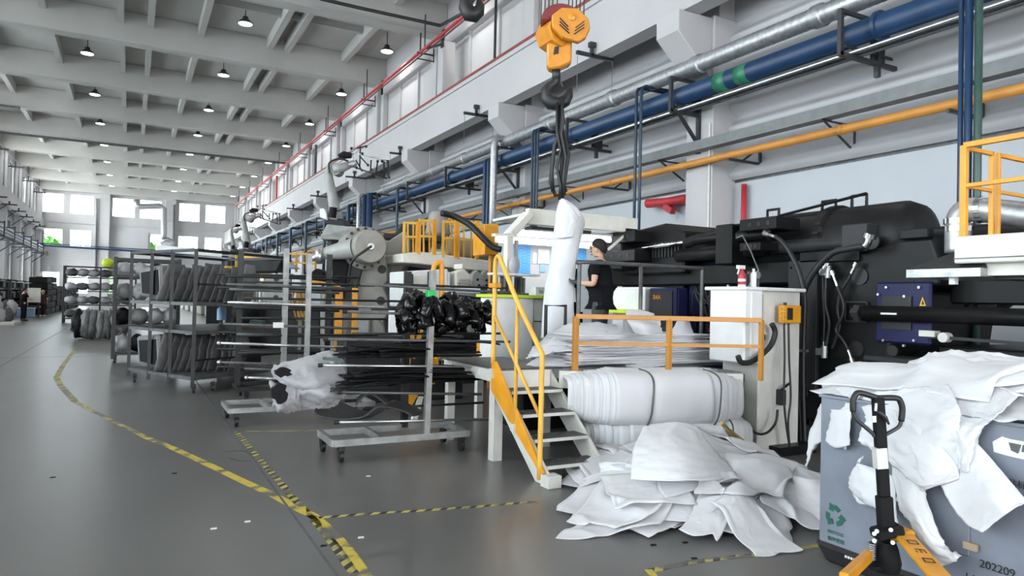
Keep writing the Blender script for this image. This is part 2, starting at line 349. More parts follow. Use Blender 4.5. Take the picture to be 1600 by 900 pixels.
# right wall
WY0, WY1 = LEN0, LEN1
wr = struct('wall_right', B().box((WALL_R, WY0, 0), (WALL_R+0.4, WY1, 14.4)), 'wall')
struct('trim_140', B().box((WALL_R-0.02, WY0, 4.28), (WALL_R, WY1, 4.33)), 'darkgrey')
for k in range(len(cols)-1):
    y0, y1 = cols[k]+0.4, cols[k+1]-0.4
    if y0 < -6: continue
    g = B(); P = []                                            # cladding panels with horizontal waves shaped in to give soft dark bands
    nz = 73 if k < 8 else 25
    for a in range(nz):
        z = 4.33+(7.74-4.33)*a/(nz-1); x = WALL_R-0.12-0.11*math.sin(2*PI*(z-4.33)/0.49)
        P.append([_v(x, y0, z), _v(x, y1, z)])
    g.grid(P); put('cladding_panel', g, 'clad', wr, smooth=True)
    put('wall_panel', B().box((WALL_R-0.03, y0, 0.0), (WALL_R, y1, 4.28)), 'wall_low', wr)
    f = B()                                                    # framed recess above the girder
    for (a, b2, c, e) in ((y0, y0+0.35, 9.0, 12.9), (y1-0.35, y1, 9.0, 12.9), (y0, y1, 12.1, 12.9)): f.box((WALL_R-0.28, a, c), (WALL_R, b2, e))
    put('recess_frame', f, 'wall', wr, bevel=0.03)
    m_ = B()
    for t in (0.33, 0.67): m_.box((WALL_R-0.10, y0+(y1-y0)*t-0.04, 9.0), (WALL_R, y0+(y1-y0)*t+0.04, 12.1))
    put('mullion', m_, 'wall', wr)
for i, y in enumerate(cols):
    if y < 0: continue
    b = B().box((10.7, y-0.4, 0), (WALL_R, y+0.4, 7.8)).box((10.95, y-0.3, 7.8), (WALL_R, y+0.3, 12.7))
    struct('trim_%d' % (1+i), b, 'wall', bevel=0.02)
    c = B().prism([(10.7, y-0.35, 6.45), (9.75, y-0.35, 7.3), (9.75, y-0.35, 7.75), (10.7, y-0.35, 7.75)], (0, 0.7, 0))
    struct('trim_%d' % (20+i), c, 'wall', bevel=0.02)
struct('trim_141', B().box((9.9, WY0, 7.75), (10.35, WY1, 9.02)).box((9.84, WY0, 9.02), (WALL_R, WY1, 9.15)), 'wall')
# left wall with window bands
wl = B()
for (a, b2) in ((0, 1.3), (7.6, 9.6), (12.6, 14.4)): wl.box((WALL_L-0.4, WY0, a), (WALL_L, WY1, b2))
for y in cols:
    wl.box((WALL_L-0.4, y-0.9, 1.3), (WALL_L, y+0.9, 7.6)); wl.box((WALL_L-0.4, y-0.9, 9.6), (WALL_L, y+0.9, 12.6))
struct('wall_left', wl, 'wall')
for i, y in enumerate(cols):
    struct('trim_%d' % (40+i), B().box((WALL_L, y-0.4, 0), (WALL_L+0.55, y+0.4, 12.7)), 'wall')
struct('trim_142', B().box((WALL_L+0.3, WY0, 8.15), (WALL_L+0.75, WY1, 9.4)), 'wall')
wn = [7]
for k in range(len(cols)-1):
    y0, y1 = cols[k]+0.9, cols[k+1]-0.9
    if y0 < WY0: continue
    for (za, zb) in ((1.3, 7.6), (9.6, 12.6)):
        wn[0] += 1; f = B(); n = 4
        for t in range(n+1): f.cb((WALL_L-0.15, y0+(y1-y0)*t/n, (za+zb)/2), (0.08, 0.07, zb-za))
        for t in range(3 if zb < 9 else 2): f.cb((WALL_L-0.15, (y0+y1)/2, za+(zb-za)*t/(2 if zb < 9 else 1)), (0.08, y1-y0, 0.07))
        w_ = struct('window_%d' % (30+wn[0]), f, 'darkgrey')
        for t in range(n):
            g = B().box((WALL_L-0.16, y0+(y1-y0)*t/n+.03, za+.03), (WALL_L-0.145, y0+(y1-y0)*(t+1)/n-.03, zb-.03)); put('pane', g, 'glass', w_)
# far wall with its windows
def wall_grid(xs0, xs1, z0, z1, holes, y0, y1):
    xs = sorted({xs0, xs1, *[h[0] for h in holes], *[h[1] for h in holes]}); zs = sorted({z0, z1, *[h[2] for h in holes], *[h[3] for h in holes]})
    b = B()
    for i in range(len(xs)-1):
        for k in range(len(zs)-1):
            mx, mz = (xs[i]+xs[i+1])/2, (zs[k]+zs[k+1])/2
            if any(h[0] < mx < h[1] and h[2] < mz < h[3] for h in holes): continue
            b.box((xs[i], y0, zs[k]), (xs[i+1], y1, zs[k+1]))
    return b
top = [(-9.1,-6.9), (-6.3,-4.0), (-2.2,0.15), (0.6,2.9), (4.75,7.05), (7.65,9.95)]
holes = [(a, b2, 10.25, 12.45) for a, b2 in top]+[(a, b2, 6.6, 8.5) for a, b2 in ((-8.7,-6.9), (-6.25,-4.15), (1.75,2.95), (4.75,6.95), (7.65,9.6))]+[(a, b2, 1.3, 3.7) for a, b2 in ((-9.05,-7.05), (-6.3,-4.3), (-3.0,-1.6), (1.0,3.0), (5.0,7.0), (8.0,10.0))]
struct('wall_far', wall_grid(WALL_L, WALL_R, 0, 14.4, holes, FAR, FAR+0.35), 'wall')
for i, (a, b2, c, e) in enumerate(holes):
    f = B(); t = 0.06
    f.box((a, FAR, c), (a+t, FAR+.1, e)).box((b2-t, FAR, c), (b2, FAR+.1, e)).box((a, FAR, c), (b2, FAR+.1, c+t)).box((a, FAR, e-t), (b2, FAR+.1, e))
    f.box(((a+b2)/2-t/2, FAR+.02, c), ((a+b2)/2+t/2, FAR+.08, e)); f.box((a, FAR+.02, c+(e-c)*.62), (b2, FAR+.08, c+(e-c)*.62+t))
    w_ = struct('window_%d' % (1+i), f, 'white')
    for (x0, x1) in ((a+t, (a+b2)/2-t/2), ((a+b2)/2+t/2, b2-t)):
        put('pane', B().box((x0, FAR+.045, c+t), (x1, FAR+.055, e-t)), 'glass', w_)
struct('trim_150', B().box((-3.6, FAR-0.6, 0), (-2.4, FAR, 12.7)), 'wall')
struct('trim_151', B().box((3.3, FAR-0.6, 0), (4.4, FAR, 12.7)), 'wall')
for i, z in enumerate((9.2, 5.2, 4.3)): struct('trim_%d' % (152+i), B().box((WALL_L, FAR-0.08, z), (WALL_R, FAR, z+0.12)), 'wall_low')
# unseen rear wall; its wide opening is added to let sky light in
struct('wall_rear', wall_grid(WALL_L, WALL_R, 0, 14.4, [(-8.5, 9.5, 0.02, 11)], REAR-0.3, REAR), 'wall')
# what stands outside the far windows
put('ground_outside', B().box((-60, FAR+0.4, -0.5), (60, FAR+90, -0.3)), 'grass', kind='structure')
def tree(x, y, h, r, lab):
    t = thing('tree', lab, 'tree', (x, y, -0.3), 'trees outside the far windows')
    put('trunk', B().cyl((x, y, -0.3), (x, y, h*0.6), 0.2, 8, 0.1), 'bark', t)
    b = B(); rnd = random.Random(int(x*7+y))
    for k in range(150):
        dv = Vector((rnd.gauss(0,1), rnd.gauss(0,1), rnd.gauss(0,.8))).normalized()*r*rnd.uniform(.5, 1)
        c = _v(x, y, h*0.7)+dv; s_ = rnd.uniform(.3, .7); n1 = Vector((rnd.gauss(0,1), rnd.gauss(0,1), rnd.gauss(0,1))).normalized(); a = n1.orthogonal().normalized()*s_; b3 = n1.cross(a.normalized())*s_
        b.add([c-a-b3, c+a-b3*.4, c+a*.6+b3, c-a*.5+b3*.8], [(0,1,2,3)])
    put('foliage', b, 'leaf', t, kind='stuff')
tree(-9.6, FAR+9, 9, 2.2, 'green tree outside the middle window at the far left of the end wall')
tree(2.7, FAR+6, 8.6, 1.8, 'green tree outside the narrow window beside the end wall duct')
tree(-2.5, FAR+3.5, 3.2, 1.3, 'low bright shrub outside the bottom window behind the shelf carts')
tree(8.2, FAR+12, 8.5, 2.0, 'green tree outside the right end window under the roof')
# green board on the far wall, end-wall pipes, extraction duct
put('wall_board', B().box((-1.9, FAR-0.1, 6.7), (1.6, FAR, 8.5)).box((-1.95, FAR-.14, 6.6), (1.65, FAR-.02, 6.7)), 'clad', label='large pale green-grey board between the end wall windows', cat='board')
b = B(); z = 6.0
put('pipe', B().tube([PY(62, 383, FAR-1), PY(365, 402, FAR-1)], 0.11), 'blue', label='blue pipe running across the end wall below the windows', cat='pipe')
put('pipe', B().tube([PY(62, 380, FAR-1.1), PY(365, 398, FAR-1.1)], 0.05), 'bluedark', label='thin dark pipe just above the blue end wall pipe', cat='pipe')
Yd = FAR-3
b = B().tube([PY(213, 312, Yd), PY(214, 320, Yd), PY(218, 323, Yd), PY(250, 322, Yd), PY(256, 326, Yd), PY(256, 368, Yd), PY(253, 374, Yd)], 0.33, 10)
dt = thing('extraction_duct', 'galvanised extraction duct bent down the end wall from the roof', 'duct', PY(256, 380, Yd))
put('duct_run', b, 'galv', dt, smooth=True)
put('duct_branch', B().tube([PY(250, 378, Yd), PY(262, 374, Yd), PY(270, 378, Yd), PY(272, 388, Yd)], 0.28, 10), 'galv', dt, smooth=True)
put('wall_bracket', B().bar(PY(256, 340, Yd), _v(PY(256, 340, Yd).x, FAR-.02, PY(256, 340, Yd).z), .15), 'darkgrey', dt)
put('plenum', B().bar(PY(244, 388, Yd), PY(346, 397, Yd), 1.2, 0.7), 'white', dt)
for px, py0, py1 in ((272, 320, 390), (151, 310, 430)):
    put('drain_pipe', B().tube([PY(px, py0, FAR-.7), PY(px-2, py1, FAR-.7)], 0.09), 'darkgrey', label='dark vertical drain pipe %s' % ('right of the galvanised duct' if px == 272 else 'left of the end wall column'), cat='pipe')
# ------------------------------------------------------------------ hanging lamps
lab_row = {-2.2: 'left', 3.95: 'middle', 10.75: 'right'}
def lamp_geo():
    t = thing('pendant_lamp', '', 'lamp', (0, 0, 13.2), 'high bay lamps hanging from the ceiling')
    put('shade', B().lathe((0,0,13.16), (0,0,1), [(0, .30), (.03, .31), (.10, .25), (.2, .13), (.3, .11), (.32, .03)], 16), 'blackm', t, smooth='auto')
    put('diffuser', B().lathe((0,0,13.135), (0,0,1), [(0, .20), (.01, .27), (.028, .285)], 16), 'lampdisc', t)
    put('rod', B().cyl((0,0,13.45), (0,0,14.05), 0.02, 6), 'blackm', t); return t
l0 = lamp_geo(); first = True; nth = ['nearest', 'second nearest', 'third', 'fourth', 'fifth', 'sixth', 'seventh', 'eighth', 'ninth']
for x in (-2.2, 3.95, 10.75):
    n = 0
    for k in range(-1, 10):
        y = COL0+BAY*(k+.5)
        lab = 'round black high bay lamp in the %s row, %s' % (lab_row[x], ('between the first columns' if n == 0 else '%s from the near end' % ORD[n])); n += 1
        xx = x-0.55 if x > 10 else x
        o = l0 if first else dup(l0, (xx, y, 0)); o['label'] = lab
        if first: o.location = (xx, y, 13.2); fl0 = o; first = False; FIRST = (xx, y)
        else: o.location = (xx, y, 13.2)
        if k < 8:
            ld = bpy.data.lights.new('lamp_light', 'AREA'); ld.shape = 'DISK'; ld.size = 0.5; ld.energy = 38 if x < 10 else 42; ld.color = (1, 0.97, 0.93); ld.spread = 2.6
            lo = bpy.data.objects.new('lamp_light', ld); S.collection.objects.link(lo); lo.location = (xx, y, 13.1)
# ------------------------------------------------------------------ PIPES AND STEELWORK ALONG THE RIGHT WALL
P0, P1 = -4.0, 88.0
du = thing('spiral_duct', 'galvanised spiral air duct running the whole right wall above the blue pipe', 'duct', (10.15, 10, 6.42))
sg = B(); y = 3.2; n = 0
prof = []
yy = 3.0
while yy < 60:
    prof += [(yy, .165), (yy+.035, .171)] if yy < 22 else [(yy, .165)]
    yy += .12 if yy < 22 else 4
sg.lathe((10.15, 0, 6.6), (0,1,0), prof+[(P1, .165)], 18); put('duct_shell', sg, 'galv', du, smooth='auto')
for k in range(18):
    yc = 5.0+k*2.9
    put('coupling', B().lathe((10.15, yc, 6.6), (0,1,0), [(0,.17), (.02,.2), (.2,.2), (.22,.17)], 18), 'galv', du, smooth='auto')
bp_ = thing('blue_water_main', 'thick blue water main running under the galvanised duct', 'pipe', (10.2, 10, 5.86))
put('pipe_run', B().cyl((10.2, P0, 6.08), (10.2, P1, 6.08), 0.19, 18), 'blue', bp_, smooth=True)
for yc in (9.55, 10.1): put('green_band', B().cyl((10.2, yc, 6.08), (10.2, yc+.3, 6.08), 0.194, 18), 'green', bp_, smooth=True, label='green painted band')
for yc in (6.9, 23.5): put('flange', B().cyl((10.2, yc, 6.08), (10.2, yc+.06, 6.08), 0.24, 18), 'blue', bp_, smooth='auto')
for k, (dx, dz, lb) in enumerate(((-.12, .0, 'aisle side'), (.0, .02, 'middle'), (.12, .0, 'wall side'))):
    put('conduit', B().cyl((10.3+dx, P0, 5.80+dz), (10.3+dx, 60, 5.80+dz), 0.035, 8), 'darkgrey' if k else 'steel', label='thin steel conduit below the blue main, %s one of three' % lb, cat='pipe', group='thin conduits on the brackets', smooth=True)
put('cable_tray', B().box((10.42, P0, 4.92), (10.66, P1, 5.12)), 'tray', label='flat grey cable tray running along the right wall above the yellow pipe', cat='cable tray')
op = thing('gas_pipe', 'yellow-orange gas pipe running along the right wall under the cable tray', 'pipe', (10.9, 10, 4.72))
put('pipe_run', B().cyl((10.55, P0, 4.68), (10.55, P1, 4.68), 0.075, 14), 'orange', op, smooth=True)
for yc in (7.8, 14.3, 19.0): put('joint', B().cyl((10.55, yc, 4.68), (10.55, yc+.09, 4.68), 0.09, 14), 'orange', op, smooth='auto')
# square brackets carrying duct, main and conduits
def bracket(t=None):
    b = B(); w = .07; x0, x1 = 9.88, 10.85
    b.bar((x0, 0, 5.72), (x0, 0, 6.5), w).bar((x0, 0, 6.45), (x1, 0, 6.45), w).bar((x0, 0, 5.72), (x1, 0, 5.72), w)
    return b
names = ['nearest', 'second', 'third', 'fourth', 'fifth', 'sixth', 'seventh', 'eighth', 'ninth', 'tenth', 'eleventh', 'twelfth', 'thirteenth', 'fourteenth', 'fifteenth', 'sixteenth', 'seventeenth', 'eighteenth', 'nineteenth', 'twentieth']
mas = None
for k in range(18):
    y = 7.4+4.03*k; oncol = k % 2 == 1
    lab = 'black square pipe bracket, %s along the right wall%s' % (names[k], ', braced on a column' if oncol else ', on the cladding')
    t = thing('pipe_bracket', lab, 'bracket', (10.4, y, 5.7), 'black pipe brackets on the right wall')
    OFF[t.name] = Vector((10.4, 0, 5.7))
    x1 = 10.7 if oncol else 11.3
    put('frame', B().bar((9.88,0,5.70), (9.88,0,6.44), .07).bar((9.85,0,6.42), (x1,0,6.42), .06).bar((9.85,0,5.72), (x1,0,5.72), .07).bar((10.0,0,5.87), (x1,0,5.87), .04), 'blackm', t)
    put('wall_post', B().bar((10.66 if oncol else 10.82, 0, 4.9 if oncol else 5.5), (10.66 if oncol else 10.82, 0, 6.45), .08), 'blackm', t)
    put('mounting_plate', B().cb((10.68 if oncol else 10.85, .02, 5.95), (.35, .03, .35)), 'blackm', t)
    if oncol: put('brace', B().bar((10.1, 0, 5.7), (10.66, 0, 5.1), .06), 'blackm', t)
    OFF[t.name] = Vector((10.4, y, 5.7))
# light triangular brackets of tray and gas pipe
for k in range(14):
    y = 6.0+2.15*k
    lab = 'thin black %s bracket, %s along the cable tray' % ('open triangular' if k % 2 else 'heavy L-shaped', names[k])
    t = thing('tray_bracket', lab, 'bracket', (11.1, y, 4.7), 'small tray brackets on the right wall')
    r = .05 if k % 2 == 0 else .03
    put('arm', B().bar((10.4, y, 4.9 if k % 2 else 4.57), (11.33, y, 4.9 if k % 2 else 4.57), r), 'blackm', t)
    put('upright', B().bar((11.3, y, 4.4), (11.3, y, 4.95), r), 'blackm', t)
    put('diagonal', B().bar((10.5, y, 4.88), (11.3, y, 4.45), .03) if k % 2 else B().bar((10.8, y, 4.58), (11.3, y, 4.92), .035), 'blackm', t)
# pipes dropping from the main to the machines
def drop(name, label, X, Y, z0, z1, r, m, top=None):
    pts = [(X, Y, z0), (X, Y, z1-.12), (X+.04, Y, z1-.04), (X+.12, Y, z1)]
    if top: pts += [(top, Y, z1)]
    b = B().tube(pts, r, 10); return put(name, b, m, label=label, cat='pipe', group='drop pipes', smooth=True)
q = PX(997, 140, 9.75)
drop('drop_pipe', 'dark blue drop pipe right of the worker, left one of a pair', 9.75, q.y+.05, 0.1, 6.45, .035, 'bluedark', 10.7)
drop('drop_pipe', 'dark blue drop pipe right of the worker, right one of a pair', 9.75, q.y-.12, 0.1, 6.45, .035, 'bluedark', 10.7)
q = PX(836, 203, 9.75)
for k, (dy, w_) in enumerate(((.12, 'leftmost'), (-.03, 'middle'), (-.18, 'rightmost'))):
    drop('drop_pipe', 'dark blue drop pipe above the booth roof, %s of three' % w_, 9.75, q.y+dy, .1, 6.45, .035, 'bluedark', 10.6)
q = PX(779, 215, 9.9)
b = B().tube([(9.75, q.y, .05), (9.75, q.y, 6.45), (9.78, q.y, 6.6), (9.9, q.y, 6.68), (10.15, q.y, 6.68)], .11, 12)
put('drop_duct', b, 'galv', label='galvanised drop duct ending above the yellow cage beside the white deck', cat='duct', smooth=True)
for k, dy in enumerate((.35, .6)): drop('drop_pipe', 'blue drop pipe left of the galvanised drop duct, %s one' % ('nearer' if k == 0 else 'farther'), 9.75, q.y+dy, .05, 6.1, .06, 'blue', 10.2)
q = PX(571, 310, 9.75)
put('drop_pipe', B().tube([(9.7, q.y+.9, .05), (9.7, q.y+.9, 6.5), (9.8, q.y+.9, 6.62), (10.2, q.y+.9, 6.65)], .11, 10), 'galv', label='pale drop pipe beside the two blue ones behind the robot', cat='pipe', smooth=True)
for k, dy in enumerate((-.1, -.9)): put('drop_pipe', B().tube([(9.7, q.y+dy, .05), (9.7, q.y+dy, 6.5), (10.2, q.y+dy, 6.5)], .14, 10), 'blue', label='thick blue drop pipe behind the robot, %s one' % ('left' if k == 0 else 'right'), cat='pipe', smooth=True)
q = PX(621, 310, 9.75)
drop('drop_pipe', 'slim dark pipe frame left of the yellow cage', 9.75, q.y, .05, 6.3, .06, 'bluedark', 10.6)
for k in range(6):
    y = 36+k*5.0
    drop('drop_pipe', 'distant blue drop pipe, %s beyond the robot' % names[k+1], 9.75, y, .05, 6.4, .09, 'blue' if k % 3 == 0 else 'bluedark', 10.6)
# three thin verticals in front of the right end
for px, r, m_, lb in ((1503, .03, 'blue', 'thin light blue vertical pipe at the right edge, leftmost of three'), (1515, .045, 'blue', 'blue vertical pipe at the right edge, middle of three'), (1530, .045, 'greendark', 'dark green vertical pipe at the right edge, rightmost of three')):
    a = PX(px, 5, 8.9); c = PX(px-4, 330, 8.9)
    y = (a.y+c.y)/2; put('vertical_pipe', B().cyl((8.9, y, 0.3), (8.9, y, 6.2), r, 10), m_, label=lb, cat='pipe', group='vertical pipes at the right edge', smooth=True)
# crane rail and conductor bars
put('crane_rail', B().box((9.86, WY0, 9.15), (9.98, WY1, 9.27)), 'redbrown', label='red-brown crane rail along the top of the right girder', cat='rail')
cr = thing('conductor_bar', 'red crane conductor bar hanging along the right side under the roof', 'rail', (10.3, 20, 11.8))
put('bar', B().cyl((10.3, 6, 11.9), (10.3, 88, 11.9), .06, 8), 'red', cr); put('second_bar', B().cyl((10.42, 6, 11.85), (10.42, 88, 11.85), .035, 6), 'redbrown', cr)
for i, y in enumerate(cols[4:14]):
    put('hanger', B().bar((10.3, y-.1, 11.85), (10.3, y-.1, 13.3), .05).bar((10.3, y-.6, 11.9), (10.3, y-.6, 13.3), .04).bar((10.2, y, 11.9), (11.0, y, 11.9), .06).bar((10.2, y, 11.65), (11.0, y, 11.65), .04).bar((10.95, y, 11.6), (10.95, y, 12.2), .06), 'blackm', cr)
put('conductor_bar', B().cyl((WALL_L+1.0, 10, 11.9), (WALL_L+1.0, 90, 11.9), .06, 8), 'darkgrey', label='grey conductor bar along the top of the left wall', cat='rail')
for i, y in enumerate(cols[9:14]):
    put('rail_hanger', B().bar((WALL_L+1.0, y, 11.3), (WALL_L+1.0, y, 13.4), .08).bar((WALL_L+.5, y, 11.4), (WALL_L+1.6, y, 11.4), .12).bar((WALL_L+.4, y-1, 9.3), (WALL_L+.4, y-1, 12.5), .1), 'blackm', label='dark rail hanger on the left wall, %s from the near end' % names[i], cat='bracket', group='rail hangers on the left wall')
# upper wall items: white panel box with black bracket, vertical conduits
q = PX(693, 75, 10.6)
t = thing('cable_cabinet', 'tall white cable duct with black end fitting on the upper wall', 'cabinet', (10.6, q.y, 9.2))
put('body', B().box((10.45, q.y-.35, 9.2), (10.95, q.y+.2, 11.75)), 'wall', t); put('end_fitting', B().cb((10.42, q.y-.3, 11.6), (.06, .2, .25)).bar((10.4, q.y-.3, 11.6), (10.4, q.y+1.2, 11.9), .08), 'blackm', t)
put('conduit', B().tube([PZ(500, -2, 12.6), PZ(560, 12, 12.6), PZ(688, 40, 12.6), PZ(725, 20, 12.62), PX(762, -30, 10.7)], .07, 8), 'blackm', label='black conduit looping under the ceiling at the top centre', cat='conduit')
a, c = PX(777, 2, 10.9), PX(775, 95, 10.9)
put('conduit', B().tube([(10.85, a.y+.2, 13), (10.85, a.y, 12.4), (10.85, a.y, 9.2)], .05, 8), 'blackm', label='black vertical conduit dropping to the crane rail near the hook', cat='conduit')
a = PX(97, 300, 10.9)
for px, m_ in ((277/3+400, 'blackm'), (98/3+400, 'red')):
    a = PX(px, 280, 10.85); put('conduit', B().cyl((10.85, a.y, 9.15), (10.85, a.y, 12), .09, 8), m_, label='%s vertical conduit on the far upper wall' % ('dark' if m_ == 'blackm' else 'red'), cat='conduit')
put('ceiling_pipe', B().cyl((WALL_L, 60.0, 12.55), (WALL_R, 60.0, 12.55), .09, 8), 'darkgrey', label='thin dark pipe crossing the whole ceiling below a beam', cat='pipe')
put('ceiling_pipe', B().cyl((WALL_L, 51.4, 12.6), (-6.2, 51.4, 12.6), .07, 8), 'darkgrey', label='short dark pipe at the upper left edge of the ceiling', cat='pipe')
# T-shaped lamp hooks under the girder with hanging wires
for i, (px, py) in enumerate(((922, 93), (742, 184), (623, 245), (552, 283), (495, 315), (457, 327))):
    a = PX(px, py, 9.75)
    t = thing('wire_hanger', 'black T-shaped wire hanger under the girder, %s from the near end' % ORD[i], 'bracket', (9.75, a.y, 7.6), 'wire hangers under the crane girder')
    L_ = .55
    put('crossbar', B().bar((9.35, a.y, 7.72), (10.45, a.y, 7.72), .08), 'blackm', t); put('stem', B().bar((9.8, a.y, 7.7), (9.8, a.y, 8.02), .08).bar((9.72, a.y, 7.98), (9.88, a.y, 7.98), .12), 'blackm', t)
    [put('wire', B().cyl((xx, a.y, 6.75), (xx, a.y, 7.7), .008, 5), 'darkgrey', t) for xx in (9.38, 10.42)]
# pipe behind the column with its vertical run, red fire pipe
put('fire_pipe', B().tube([PX(1012, 318, 11.1), PX(1040, 316, 11.1), PX(1075, 310, 11.1)], .11, 12).bar(PX(1040, 322, 11.1), PX(1052, 330, 11.1), .15), 'red', label='short thick red fire pipe running behind the column', cat='pipe', smooth='auto')
a = PX(1160, 290, 11.2); put('fire_pipe', B().cyl((11.25, a.y, 2.4), (11.25, a.y, 4.2), .06, 10), 'red', label='thin red vertical pipe just right of the nearest column', cat='pipe', smooth=True)
put('conduit', B().cyl((10.67, 11.1, 2.5), (10.67, 11.1, 5.5), .02, 6), 'cream', label='thin cream conduit on the edge of the nearest column', cat='conduit')
# left wall services
for k in range(7):
    y = 55+k*5.0
    put('pipe_bracket', B().bar((WALL_L+.6, y, 8.05), (WALL_L+1.6, y, 8.05), .10).bar((WALL_L+1.1, y, 8.0), (WALL_L+1.1, y, 8.3), .12).bar((WALL_L, y, 7.2), (WALL_L+.9, y, 8.0), .06), 'blackm', label='black T hanger on the left wall, %s from the near end' % names[k], cat='bracket', group='T hangers on the left wall')
    put('pipe_bracket', B().bar((WALL_L+1.5, y, 5.3), (WALL_L+1.5, y, 6.4), .08).bar((WALL_L, y, 5.35), (WALL_L+1.5, y, 5.35), .09).bar((WALL_L, y, 6.3), (WALL_L+1.5, y, 6.3), .08).bar((WALL_L+.5, y, 4.4), (WALL_L+1.6, y, 5.3), .08), 'blackm', label='black square pipe bracket on the left wall, %s from the near end' % names[k], cat='bracket', group='square brackets on the left wall')
for dx, dz, m_, nm in ((1.2, 5.75, 'darkgrey', 'dark upper'), (1.25, 5.5, 'blackm', 'black lower'), (.8, 6.25, 'bluedark', 'dark blue')):
    put('pipe', B().cyl((WALL_L+dx, 20, dz), (WALL_L+dx, 91, dz), .16, 8), m_, label='%s pipe along the left wall brackets' % nm, cat='pipe', smooth=True)

# ------------------------------------------------------------------ CRANE HOOK AND ITS ROPES
HD = 9.2
def hk(px, py, d=0): return PD(px, py, HD+d)
S1 = HD/F_PX
rightv = _v(cx_.x, cx_.y, 0).normalized(); fwdv = _v(-rightv.y, rightv.x, 0); upv = _v(0, 0, 1)
hc = hk(877, 60)
def H(dx, dz, dd=0): return hc + rightv*(dx*S1) + upv*(dz*S1) + fwdv*dd       # offsets in photo pixels from the block centre
hb = thing('crane_hook_block', 'yellow crane hook block with maroon sheave cover hanging over the worker', 'crane hook', H(0, -50))
poly = [H(-34, 18), H(-36, 6), H(-30, -8), H(-18, -16), H(22, -2), H(33, 8), H(36, 22), H(34, 34), H(18, 46), H(-10, 40)]
# sheave housing: seen obliquely, it is a drum whose flat chevron cheek faces the camera's right
ax = (rightv*0.45 - fwdv*0.9).normalized()
side = ax.cross(upv).normalized()
c0 = H(-8, 12, .12)
put('sheave_housing', B().lathe(c0-ax*.20, ax, [(0,.19), (.02,.215), (.36,.215), (.38,.19)], 8), 'hookyellow', hb, smooth='auto', bevel=.01)
ck = H(12, 18, -.1)
def cheek(u_, v_, o=0): return ck + (rightv*0.97+fwdv*.25).normalized()*u_*S1 + upv*v_*S1 - fwdv*o
pc = [cheek(-30, 8), cheek(-28, -10), cheek(-12, -24), cheek(14, -28), cheek(26, -20), cheek(33, -4), cheek(30, 10), cheek(12, 24), cheek(-14, 22)]
put('cheek_plate', B().prism([p-fwdv*.05 for p in pc], fwdv*.1), 'hookyellow', hb, bevel=.012)
for sx in (-1, 1):
    for k in range(3):
        q0 = cheek(3+sx*(4+k*1), -17+k*5, .056); q1 = cheek(3+sx*(20), -2+k*5-3, .056)
        put('chevron', B().bar(q0+upv*0, q1, .014, .012), 'ink', hb)
put('boss', B().lathe(cheek(3, 9, .03), -fwdv, [(0,.05), (.03,.05), (.04,.035)], 14), 'hookyellow', hb, smooth='auto')
mc = H(2, 22, .02)
P_ = []
for a in range(13):
    th = PI*(.02+.98*a/12); P_.append(mc + (rightv*.97+fwdv*.25)*(.30*math.cos(th)) + upv*(.25*math.sin(th)+.0))
put('sheave_cover', B().prism([p-fwdv*.09 for p in P_], fwdv*.34), 'maroon', hb, bevel=.01)
nk = H(-6, -28)
put('neck', B().prism([H(-22,-8), H(-21,-42), H(-16,-48), H(-2,-46), H(14,-38), H(17,-34), H(17,2), H(0,4)], fwdv*.2), 'hookyellow', hb, bevel=.02)
put('neck_window', B().prism([H(-10,-14,-.012), H(-12,-26,-.012), H(-4,-24,-.012), H(-3,-12,-.012)], fwdv*.02), 'ink', hb)
put('shank', B().cyl(H(-6,-44,.1), H(-6,-62,.1), .055, 12), 'blackm', hb, smooth=True)
cen = (-2, -82); pts = []; rr = []
pts2 = [(-5,-56,.055), (-5,-62,.055), (-8,-67,.06), (-16,-72,.07), (-21,-80,.08), (-20,-90,.095), (-13,-98,.105), (-1,-100,.10), (9,-95,.085), (14,-86,.065), (16,-78,.045), (18,-73,.02)]
put('hook', B().tube([H(a, c, .1) for a, c, _ in pts2], [r_*.95 for _, _, r_ in pts2], 10), 'rubber', hb, smooth=True)
put('latch', B().bar(H(-1,-62,.1), H(5,-72,.1), .02), 'blackm', hb)
for px in (845, 851, 857, 863, 870, 888, 894, 900, 906, 912):
    a = hk(px, 38 - (0 if px < 880 else 6)); put('hoist_rope', B().cyl(a, (a.x, a.y, 12.6), .008, 5), 'rubber', hb)
put('crane_trolley', B().box((hc.x-1.2, hc.y-1, 12.3), (hc.x+1.2, hc.y+1, 12.75)), 'hookyellow', hb)
# dark slings from hook to the sheet
sl = thing('lifting_sling', 'tangle of black slings hanging from the crane hook down to the white sheet', 'sling', hk(876, 310))
rnd = random.Random(4)
for k, path in enumerate(([(878,150),(880,190),(877,210),(884,245),(880,280),(882,305)], [(871,160),(870,205),(876,235),(870,262),(876,290),(874,312)], [(879,150),(877,200),(866,228),(862,270),(864,300)], [(872,165),(874,215),(880,240),(876,275),(884,300)], [(878,200),(888,240),(884,270),(879,300),(878,318)], [(873,205),(864,245),(860,285),(868,306),(880,300)])):
    put('strap', B().tube([hk(a, c, .02*k-.05) for a, c in path], .02 if k < 2 else .026, 6), 'rubber', sl, smooth=True)
